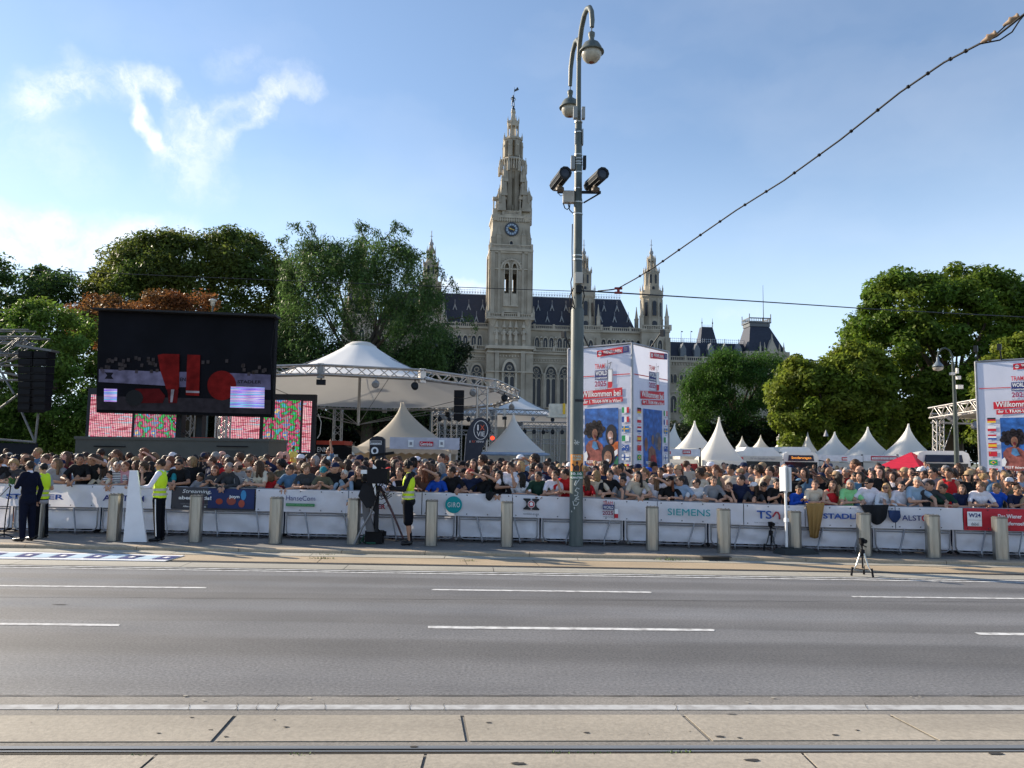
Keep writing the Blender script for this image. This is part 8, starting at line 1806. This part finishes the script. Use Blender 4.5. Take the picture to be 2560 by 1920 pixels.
FR = [  # px, head top y, pose, skin, hair, hair colour, top, colour, extras
 (6, 1142, 'lEL', 'p', 'short', 'brown', 'short', 'black', ''), (44, 1150, 'lAr', 'p', 'curly', 'blond', 'short', 'charcoal', ''), (150, 1146, 'lAl', 'p', 'long', 'light', 'short', 'grey', ''), (207, 1135, 'lBr', 'm', 'short', 'black', 'short', 'black', ''), (242, 1135, 'lCL', 'm', 'short', 'dark', 'short', 'black', ''),
 (264, 1162, 'lAL', 'p', 'long', 'dark', 'long', 'cream', ''), (280, 1177, 'lFl', 'p', 'pony', 'black', 'long', 'cream', ''), (300, 1154, 'lBr', 'p', 'crop', 'grey', 'short', 'navy', 's'), (320, 1154, 'lEc', 'p', 'short', 'auburn', 'short', 'pink', ''), (366, 1156, 'lDl', 'p', 'curly', 'brown', 'short', 'black', ''),
 (425, 1150, 'lAL', 'p', None, '', 'short', 'teal', ''), (452, 1148, 'lBc', 'm', 'short', 'black', 'short', 'black', 'g'), (505, 1182, 'lAl', 't', 'short', 'black', 'short', 'grey', ''), (543, 1164, 'lPc', 'p', 'bob', 'auburn', 'short', 'charcoal', ''), (578, 1156, 'lBl', 'p', 'crop', 'grey', 'long', 'charcoal', ''), (603, 1154, 'lEL', 'p', 'rim', 'dark', 'short', 'grey', 'g'), (630, 1168, 'lEc', 'p', 'bob', 'white', 'long', 'white', 'sg'),
 (655, 1152, 'lAL', 'p', 'long', 'brown', 'short', 'cream', ''), (680, 1180, 'lEL', 'p', 'bob', 'light', 'short', 'red', ''), (700, 1196, 'lEc', 'p', 'short', 'brown', 'short', 'maroon', ''), (729, 1162, 'lBl', 'p', 'short', 'brown', 'short', 'denim', 'g'), (748, 1200, 'lAl', 'p', 'short', 'dark', 'short', 'maroon', ''), (768, 1160, 'lAr', 'p', 'curly', 'light', 'short', 'charcoal', ''),
 (811, 1167, 'lPc', 'p', None, '', 'short', 'olive', 'cteal'), (842, 1156, 'lEL', 'p', None, '', 'short', 'black', 'cnavy'), (864, 1175, 'lFl', 'p', 'crop', 'white', 'long', 'light blue', ''), (900, 1165, 'lEc', 'p', 'long', 'brown', 'tank', 'black', ''), (968, 1176, 'lAL', 'p', 'short', 'grey', 'short', 'white', ''), (1000, 1168, 'lAl', 'p', 'short', 'brown', 'tank', 'black', ''),
 (1060, 1164, 'lCL', 'p', 'long', 'auburn', 'short', 'brown', ''), (1095, 1180, 'lAl', 'p', 'short', 'dark', 'short', 'blue', ''), (1133, 1167, 'lEL', 'm', 'short', 'dark', 'short', 'black', ''), (1177, 1172, 'lCL', 'p', 'short', 'red', 'short', 'navy', ''), (1208, 1178, 'lCL', 'p', 'pony', 'brown', 'short', 'black', ''), (1248, 1177, 'lBl', 'p', 'long', 'black', 'long', 'black', ''), (1276, 1155, 'lDl', 'm', 'short', 'dark', 'short', 'white', ''),
 (1304, 1181, 'lAL', 'p', 'long', 'black', 'short', 'white', ''), (1345, 1179, 'lBl', 't', 'short', 'black', 'short', 'dark green', ''), (1385, 1177, 'lDl', 'p', 'short', 'brown', 'short', 'white', ''), (1415, 1172, 'lAL', 'p', 'pony', 'dark', 'short', 'red', ''), (1464, 1190, 'lAL', 'p', 'long', 'brown', 'short', 'red', ''), (1492, 1176, 'lEL', 'p', 'bob', 'blond', 'short', 'cream', 'g'), (1522, 1175, 'lFl', 'p', 'short', 'dark', 'short', 'black', ''),
 (1556, 1192, 'lBl', 'm', 'short', 'black', 'short', 'grey', ''), (1592, 1178, 'lBl', 'p', 'long', 'black', 'short', 'cream', ''), (1636, 1186, 'lCL', 'p', 'long', 'light', 'short', 'white', ''), (1672, 1190, 'lAl', 'p', 'long', 'auburn', 'short', 'black', 'cblack'), (1700, 1190, 'lEL', 'p', 'short', 'dark', 'short', 'light blue', ''), (1742, 1196, 'lAL', 'p', 'crop', 'dark', 'short', 'white', 'g'), (1780, 1190, 'lBc', 'p', 'short', 'brown', 'short', 'grey', ''),
 (1820, 1206, 'lDl', 'p', 'short', 'brown', 'short', 'black', ''), (1850, 1187, 'lEL', 'p', 'short', 'dark', 'short', 'navy', ''), (1882, 1205, 'lAL', 'm', 'long', 'dark', 'short', 'charcoal', 'cwhite'), (1905, 1205, 'lBc', 'm', None, '', 'short', 'black', 'cblack'), (1938, 1197, 'lPc', 'p', 'short', 'dark', 'short', 'black', ''), (1993, 1213, 'lPc', 'm', 'short', 'dark', 'long', 'blue', ''), (2032, 1200, 'lAl', 'p', 'bun', 'brown', 'short', 'cream', ''),
 (2077, 1201, 'lBl', 'p', 'long', 'brown', 'tank', 'red', ''), (2118, 1199, 'lAl', 'p', 'bob', 'grey', 'short', 'light green', ''), (2168, 1196, 'lEL', 'p', None, '', 'short', 'white', 'cblack'), (2210, 1208, 'lAl', 'p', 'long', 'blond', 'long', 'white', 'g'), (2248, 1204, 'lBl', 'p', 'short', 'black', 'short', 'white', ''), (2284, 1192, 'lFl', 'p', 'short', 'grey', 'short', 'light blue', ''), (2320, 1200, 'lEL', 'p', 'short', 'dark', 'short', 'charcoal', ''),
 (2352, 1209, 'lAL', 'm', 'short', 'dark', 'short', 'dark green', ''), (2398, 1211, 'lFl', 'p', 'bob', 'brown', 'short', 'navy', ''), (2446, 1204, 'lAL', 'p', 'short', 'light', 'short', 'white', ''), (2486, 1208, 'lEL', 'p', 'fringe', 'light', 'short', 'blue', ''), (2535, 1214, 'lPc', 'm', 'short', 'brown', 'short', 'navy', ''), (2575, 1212, 'lAL', 'p', 'long', 'blond', 'short', 'tan', '')]
used = set(); GF = 'spectators leaning on the front barriers'
def uniq(lab):
    words = lab.split(); lab = ' '.join(words[:16]); k = lab; n = 0
    extra = ['slightly left', 'slightly right', 'farther left', 'farther right', 'nearest', 'farthest', 'taller one', 'shorter one']
    while k in used and n < len(extra): k = ' '.join(lab.split()[:14])+' '+extra[n]; n += 1
    used.add(k); return k
for (px, yt, bk, sk, hr, hc, tp, tcol, ex) in FR:
    bx_, by_, zt_b, _ = bar(px); Yp = by_+.40; cp_ = 'caps'; cap = None; g_ = 'g' in ex and not ex.startswith('c'); st = 's' in ex and not ex.startswith('c')
    if ex.startswith('c'): cap = ex[1:]
    q = AT(px, yt, Yp-.12); s = max(.55, min(1.13, (q.z-ZK)/1.625)); x = AT(px, yt, Yp).x
    hn = (HN[hr]+' '+hc+' hair') if hr else ('' if cap else 'bald head')
    if cap: hn = (cap+' cap'+((' over '+HN[hr]+' '+hc+' hair') if hr else ''))
    tn = {'short': 't-shirt', 'long': 'long-sleeved top', 'tank': 'tank top'}[tp]; tcn = 'navy and white striped' if st else tcol
    lab = uniq(f"{'child' if s < .72 else 'person'} with {hn}, {tcn} {tn}{', sunglasses' if g_ else ''}, {PN[bk[1]]}, {lmk(px)}")
    if len(lab.split()) > 16: pass
    person(bk, (x, Yp, ZK), random.uniform(-.12, .12)+(-.25 if bk[2] == 'L' else 0), s, sk, hr, hc or 'dark', tp, tcol, random.choice(('navy', 'black', 'denim', 'charcoal')), cap, g_, lab, GF, st, sx=random.uniform(.94, 1.04)*(1.0 if s > .75 else 1.08))
# ---- standing rows behind
RN = ['second', 'third', 'fourth', 'fifth', 'sixth']; GB = 'spectators standing behind the front row'
rows = [(.92, 46, 31), (1.5, 42, 32), (2.15, 40, 33), (2.9, 38, 34)]
ORD = ['first', 'second', 'third', 'fourth', 'fifth', 'sixth', 'seventh', 'eighth']
rnd = random.Random(14); skp = [(60, 0), (1500, 0)]
tops = ['black', 'charcoal', 'navy', 'black', 'grey', 'maroon', 'olive', 'denim', 'cream', 'brown', 'red', 'light blue', 'dark green', 'tan', 'black', 'navy', 'charcoal', 'white']
hcs = ['black', 'dark', 'dark', 'brown', 'brown', 'dark', 'light', 'brown', 'grey', 'auburn', 'dark', 'black', 'dark', 'blond']; hks = ['short', 'short', 'crop', 'fringe', 'long', 'long', 'bob', 'curly', 'pony', 'bun', 'rim', 'short']
cnt = {}
for ri, (dy, npx, sd_) in enumerate(rows):
    px = -30+ri*17
    while px < 2610:
        B_ = bar(px+rnd.uniform(-9, 9)); pxx = px+rnd.uniform(-8, 8); Yp = B_[1]+.40+dy+rnd.uniform(-.12, .12); q = AT(pxx, 1142, Yp); s = rnd.gauss(.98 if pxx < 1400 else .95, .055)
        if ri == 0: s = min(s, .99)
        s = max(.80, min(1.08, s)); hk = rnd.choice(hks); hcn = rnd.choice(hcs); tcol = rnd.choice(tops); bk = rnd.choice(['sSL', 'sSl', 'sTL', 'sSL', 'sSl', 'sSL', 'sUl', 'sVL', 'sSl']); capn = rnd.choice([None]*14+['black', 'navy', 'white', 'tan']); gl = rnd.random() < .12
        if capn and hk in ('curly', 'bun', 'rim', 'fringe'): hk = None
        if hk == 'curly' and hcn in ('grey', 'white', 'blond'): hk = 'crop'
        rz = rnd.gauss(-.25, .3)
        if rnd.random() < .12: rz += math.pi*rnd.uniform(.6, 1.2)
        lm_ = lmk(pxx); key = (ri, lm_); cnt[key] = cnt.get(key, 0)+1
        what = (capn+' cap') if capn else (f"{HN[hk]} {hcn} hair" if hk else 'bald head')
        lab = uniq(f"{what} and {tcol} top, {ORD[(cnt[key]-1) % 8]} in the {RN[ri]} row {lm_}")
        person(bk, (q.x, Yp, ZK), rz, s, rnd.choice('pppmmtrp'+('d' if rnd.random() < .3 else 'p')), hk, hcn, rnd.choice(['short', 'short', 'short', 'long', 'tank']), tcol, 'navy', capn, gl, lab, GB, legs=False)
        if bk == 'sUl':
            mq = Matrix.Translation((q.x, Yp, ZK)) @ Matrix.Rotation(rz, 4, 'Z') @ Matrix.Scale(s, 4); ph_ = bpy.data.objects.new('phone', PHONE); COL.objects.link(ph_); ph_.matrix_world = mq @ Matrix.Translation((0, -.40, 1.60)) @ Matrix.Rotation(R(90), 4, 'Y'); tag(ph_, uniq('black phone held up by the person with '+what+' '+lm_+' in the '+RN[ri]+' row'), 'phone', 'phones held up in the crowd')
        px += npx*rnd.uniform(.85, 1.15)
# special ones
def special(px, yt, Y, bk, s, rz, sk, hr, hc, tp, tcol, label, cap=None, g_=False, sit=False):
    q = AT(px, yt, Y); Hn = 1.745*s; o = person(bk, (q.x, Y, q.z-Hn), rz, s, sk, hr, hc, tp, tcol, 'navy', cap, g_, label, None, legs=not sit)
    return o
special(734, 1114, 20.5, 'sSl', .62, R(-120), 'm', 'crop', 'light', 'short', 'yellow', 'small child in a yellow t-shirt sitting on shoulders before the LED wall', sit=True)
special(826, 1117, 21.5, 'sWl', 1.0, R(-60), 'm', 'short', 'dark', 'short', 'denim', 'person in a blue t-shirt raised above the crowd with one arm up')
special(1113, 1139, 21.0, 'sTL', 1.03, R(-10), 'm', 'short', 'auburn', 'short', 'light green', 'tall person with sunglasses and pale green t-shirt before the drinks tent', None, True)
special(2070, 1146, 23, 'sUl', .60, R(-40), 'p', 'short', 'blond', 'short', 'navy', 'blond child in a navy t-shirt on shoulders right of the bus display', sit=True)
special(2312, 1154, 24, 'sUl', .56, R(-5), 'p', 'bun', 'light', 'short', 'white', 'little girl in a white top on shoulders before the rounded white bus', sit=True)
special(1548, 1160, 18.2, 'sTL', 1.04, R(-15), 'm', 'crop', 'dark', 'short', 'white', 'big bearded person in a white t-shirt before the banner tower')
special(1620, 1168, 18.0, 'sSl', .98, R(-60), 'p', None, 'dark', 'short', 'white', 'person in a bright blue cap right of the banner tower', 'blue')
special(1960, 1157+19, 19.5, 'sSL', 1.0, R(-20), 'p', 'short', 'blond', 'short', 'black', 'curly blond person just left of the white sign panel')
special(1335, 1160, 18.6, 'sSL', 1.0, R(-60), 'p', 'curly', 'dark', 'short', 'cream', 'curly dark-haired person in cream behind the dark green t-shirt')
special(2384, 1195, 17.2, 'sSl', .95, R(-60), 'p', 'crop', 'white', 'short', 'grey', 'white-haired person in grey behind the navy t-shirt near the right end', None, True)
# ---- the crowd beyond: hundreds of heads and shoulders, built as one mass
def lowhead(kind):
    P = [ell((0, 0, 0), (.078, .098, .118)), cap_((0, .01, -.1), (0, .02, -.17), .05)]
    me = solid(P, .035, 'x', 1); return me
rng = np.random.default_rng(21); verts = []; faces = []; mis = []; nv = 0
def lowparts():
    out = []
    for parts, vx, slot in (([ell((0, -.01, 0), (.074, .09, .115)), cap_((0, .0, -.1), (0, .02, -.18), .05), ell((0, -.1, -.01), (.014, .02, .022))], .03, 0), ([ell((0, .02, .035), (.09, .104, .10))], .035, 1), ([ell((0, .04, -.42), (.17, .11, .2)), cap_((-.15, .03, -.24), (.15, .03, -.24), .065), cap_((-.19, .03, -.26), (-.23, .02, -.5), .055), cap_((.19, .03, -.26), (.23, .02, -.5), .055)], .05, 2)):
        me = solid(parts, vx, 'x', 1); v = np.array([tuple(a.co) for a in me.vertices]); f = [tuple(p.vertices) for p in me.polygons]
        if slot == 1: 
            keep = [not (all(v[i][1] < -.02 and v[i][2] < .05 for i in p) or all(v[i][2] < -.05 for i in p)) for p in f]; f = [p for p, k in zip(f, keep) if k]
        out.append((v, f, slot)); bpy.data.meshes.remove(me)
    return out
LPs = lowparts(); hm = [(.03, .018, .012), (.015, .012, .012), (.09, .05, .03), (.35, .24, .12), (.25, .24, .23)]; cm = [(.015, .015, .018), (.02, .03, .06), (.5, .48, .5), (.2, .2, .22), (.3, .04, .04), (.1, .15, .25)]; sm_ = [(.42, .23, .155), (.32, .165, .105), (.17, .09, .055)]
mats_ = [mat('far_skin_%d' % i, c, .6) for i, c in enumerate(sm_)]+[mat('far_hair_%d' % i, c, .6) for i, c in enumerate(hm)]+[mat('far_cloth_%d' % i, c, .85) for i, c in enumerate(cm)]
for k in range(560):
    px = rng.uniform(-60, 2640); dmax = 9.5 if px < 720 else (13 if px < 1450 else 20)
    Yp = bar(px)[1]+.4+3.5+rng.random()**1.2*(dmax-3.5); q = AT(px, 1142, Yp); s = rng.normal(1.0, .02)*1.0; H = rng.normal(1.60, .065) if px < 1450 else rng.normal(1.515, .05); a = rng.normal(-.7, .5)
    if rng.random() < .15: a += math.pi
    ca, sa_ = math.cos(a), math.sin(a); hs = rng.choice(5, p=[.42, .32, .18, .05, .03]); ss = rng.choice(3, p=[.6, .3, .1]); cs = rng.choice(6, p=[.40, .22, .10, .14, .07, .07])
    for v, f, slot in LPs:
        w = v*s; x = w[:, 0]*ca-w[:, 1]*sa_+q.x; y = w[:, 0]*sa_+w[:, 1]*ca+Yp; z = w[:, 2]+H; verts.append(np.stack([x, y, z], 1)); faces += [tuple(i+nv for i in p) for p in f]; mis += [(ss, 3+hs, 8+cs)[slot]]*len(f); nv += len(v)
mb = MB(); V_ = np.concatenate(verts); me = bpy.data.meshes.new('distant_crowd'); me.from_pydata(V_.tolist(), [], faces); me.polygons.foreach_set('material_index', mis); me.polygons.foreach_set('use_smooth', [True]*len(faces)); me.update()
o = link_mesh('distant_crowd', me, mats_); tag(o, 'dense mass of heads filling the square behind the standing rows', 'crowd', kind='stuff')

# ---------------------------------------------------------------- the four figures on the pavement
def figure_person(name_label, px, yfoot, ytop, rz, arms, skin, hair, hc, yaw=0.0, pitch=0.0, coat=None, stance=.02, hipw=1.0, female=False):
    b = body('fig'+str(px), False, arms, yaw, pitch, voxel=.0085, stance=stance, female=female); p = G(px, yfoot, ZK); H = AT(px, ytop, p.y).z-ZK; s = H/1.745
    o = bpy.data.objects.new('person', b['skin']); COL.objects.link(o); o.location = p; o.rotation_euler.z = rz; o.scale = (s, s, s); o.color = (*SK[skin], 1); tag(o, name_label, 'person')
    if hair: c = bpy.data.objects.new('hair', HAIR[hair]); COL.objects.link(c); c.parent = o; c.color = (*HC[hc], 1); c.matrix_local = Matrix.Translation(b['hc']) @ b['q'].to_4x4()
    return o, b
def garment(o, name, parts, m, voxel=.013, smooth=3): me = solid(parts, voxel, name, smooth); c = link_mesh(name, me, m, o); return c
shoe_m = mat('black_shoe', (.012, .011, .012), .25); suit = mat('navy_suit', (.006, .008, .020), .85, spec=.1, bump=.4, bscale=8); blackc = mat('black_trousers', (.006, .007, .011), .9, spec=.1, bump=.4, bscale=8)
hv = mat('hi_vis_yellow', (.62, .85, .02), .6, var=.05, bump=.35, bscale=9, emit=0.0); refl = mat('reflective_band', (.50, .48, .40), .35, .2); whs = mat('white_shirt', (.72, .70, .78), .7, bump=.4, bscale=10)
def vest(o, b, low=.93, lapel=True):
    P = b['parts']; T = grow(P['tor'], .03); c = garment(o, 'vest', T[:2]+[ell(P['hip']+Vector((0, .01, .02)), (.178, .135, .10))]+[cap_((-.10, .01, 1.44), (.10, .01, 1.44), .075)]+[cap_((s*.11, .01, 1.42), (s*.12, .01, 1.2), .075) for s in (-1, 1)], hv)
    for z, rx, ry in ((1.00, .188, .148), (1.10, .182, .142)):
        mb = MB(); n = 32
        for i in range(n):
            a, a2 = 2*math.pi*i/n, 2*math.pi*(i+1)/n; mb.add([(rx*math.cos(a), .01+ry*math.sin(a), z-.024), (rx*math.cos(a2), .01+ry*math.sin(a2), z-.024), (rx*math.cos(a2), .01+ry*math.sin(a2), z+.024), (rx*math.cos(a), .01+ry*math.sin(a), z+.024)], [(0, 1, 2, 3)], 0, True)
        mb.build('reflective_band', refl, c)
    return c
# man in the dark suit, seen from behind
ar = [arm((-.165, .01, 1.42), (-.26, .05, 1.14), (-.25, -.02, .87), None, .5, 1), arm((.165, .01, 1.42), (.23, -.06, 1.18), (.06, -.26, 1.32), (-.3, -.3, .8), .8, -1)]
o, b = figure_person('man in a dark navy suit seen from behind at the left end of the kerb', 62, 1352, 1152, R(-112), ar, 'm', 'crop', 'dark', R(2), 0, stance=.0)
P = b['parts']; A = P['arms']
garment(o, 'jacket', grow(P['tor'], .03)+[a['upl'] for a in A]+[('c', a['fore'][1], a['fore'][2], .056, .048) for a in A]+[ell((0, .01, .88), (.19, .15, .14)), cap_((-.1, .02, 1.43), (.1, .02, 1.43), .075)], suit)
garment(o, 'shirt_collar', [cap_((0, .012, 1.485), (0, .008, 1.50), .068, .062)], whs, .008, 1)
garment(o, 'trousers', grow(P['leg'], .022)+[ell(P['hip']+Vector((0, .01, -.03)), (.17, .13, .13))], suit); [garment(o, 'shoe', grow(P['shoe'][k_*2:k_*2+2], .004)+[cap_(((k_*2-1)*.13, -.09, .035), ((k_*2-1)*.14, -.17, .03), .04, .03)], shoe_m) for k_ in (0, 1)]
# steward behind him
ar = [arm((-.165, .01, 1.42), (-.25, .03, 1.14), (-.06, -.20, 1.12), None, .5, 1), arm((.165, .01, 1.42), (.26, .0, 1.15), (.08, -.22, 1.14), None, .5, -1)]
o, b = figure_person('steward in a yellow vest and black trousers behind the suited man', 97, 1345, 1158, R(-105), ar, 'p', 'short', 'black', R(-10), 0)
P = b['parts']; A = P['arms']; garment(o, 'shirt', grow(P['tor'], .014)+[a['up'] for a in A]+[ell((0, .01, .86), (.17, .13, .10))], mat('grey_tee', (.3, .3, .33), .8, bump=.4, bscale=9)); vest(o, b); garment(o, 'trousers', grow(P['leg'], .008)+[ell(P['hip']+Vector((0, .01, -.03)), (.165, .125, .12))], blackc); [garment(o, 'shoe', P['shoe'][k_*2:k_*2+2], shoe_m) for k_ in (0, 1)]
# man in the vest holding the board
pm = G(396, 1353, ZK)
ar = [arm((-.165, .01, 1.42), (-.22, -.14, 1.16), (-.14, -.42, 1.13), (.1, -1, 0), .5, 1), arm((.165, .01, 1.42), (.22, -.12, 1.17), (.13, -.38, 1.13), (-.1, -1, 0.0), .5, -1)]
o, b = figure_person('man in yellow vest and white-striped black trousers holding the tall board', 392, 1353, 1148, R(-88), ar, 'm', 'short', 'dark', R(4), R(2), stance=.0)
P = b['parts']; A = P['arms']; garment(o, 'shirt', grow(P['tor'], .014)+[a['upl'] for a in A]+[('c', a['fore'][1], a['fore'][2], .048, .038) for a in A]+[cap_((0, .012, 1.475), (0, .008, 1.495), .066, .06)], whs); vest(o, b)
tr = garment(o, 'trousers', grow(P['leg'], .020)+[ell(P['hip']+Vector((0, .01, -.02)), (.17, .13, .13))], blackc); [garment(o, 'shoe', P['shoe'][k_*2:k_*2+2], shoe_m) for k_ in (0, 1)]
mb = MB()
for s in (-1, 1): mb.tube([(s*(.085+.108), .0, .90), (s*(.10+.083), .02, .50), (s*(.11+.062), .05, .12)], .011, 6)
mb.build('side_stripe', WHT, tr)
mb = MB(); mb.lathe([(.03, -.01), (.032, .0), (.03, .01)], 12, c=(.135, -.345, 1.13), M=Matrix.Rotation(math.pi/2, 3, 'X')); mb.build('wristwatch', black, o)
# camera operator
ar = [arm((-.165, .01, 1.42), (-.23, -.10, 1.16), (-.08, -.36, 1.16), (.1, -1, .1), .8, 1), arm((.165, .01, 1.42), (.25, -.08, 1.16), (.12, -.36, 1.18), (-.1, -1, .1), .8, -1)]
o, b = figure_person('camera operator with headphones, yellow vest, black shorts and bare calves', 1017, 1362, 1153, R(-84), ar, 'm', None, 'black', R(-2), R(6), stance=.01)
P = b['parts']; A = P['arms']; jk = mat('black_jacket', (.008, .009, .013), .8, bump=.5, bscale=8)
garment(o, 'jacket', grow(P['tor'], .022)+[a['upl'] for a in A]+[('c', a['fore'][1], a['fore'][2], .054, .044) for a in A]+[ell((0, .01, .90), (.19, .155, .12)), ell((0, .08, 1.47), (.12, .07, .06))], jk); vest(o, b)
garment(o, 'shorts', [('c', p[1], p[2], p[3]+.03, p[4]+.045) for p in P['leg'][::2]]+[ell(P['hip']+Vector((0, .01, -.03)), (.18, .14, .13))], blackc); garment(o, 'sock', [cap_((-.118, .055, .24), (-.12, .06, .09), .046, .044)], blackc, .01); garment(o, 'sock', [cap_((.118, .055, .24), (.12, .06, .09), .046, .044)], blackc, .01); [garment(o, 'shoe', P['shoe'][k_*2:k_*2+2], shoe_m) for k_ in (0, 1)]
c = bpy.data.objects.new('cap', CAP); COL.objects.link(c); c.parent = o; c.color = (.012, .012, .014, 1); c.matrix_local = Matrix.Translation(b['hc']) @ b['q'].to_4x4()
mb = MB(); mb.tube([(.09*math.cos(a), .01, .02+.118*math.sin(a)) for a in np.linspace(0, math.pi, 13)], .011, 6)
for s in (-1, 1): mb.lathe([(.0, -.02), (.036, -.018), (.04, .0), (.036, .018), (.0, .02)], 14, c=(s*.088, .012, -.005), M=Matrix.Rotation(math.pi/2, 3, 'Y'))
h = mb.build('headphones', black, o); h.matrix_local = Matrix.Translation(b['hc']) @ b['q'].to_4x4()
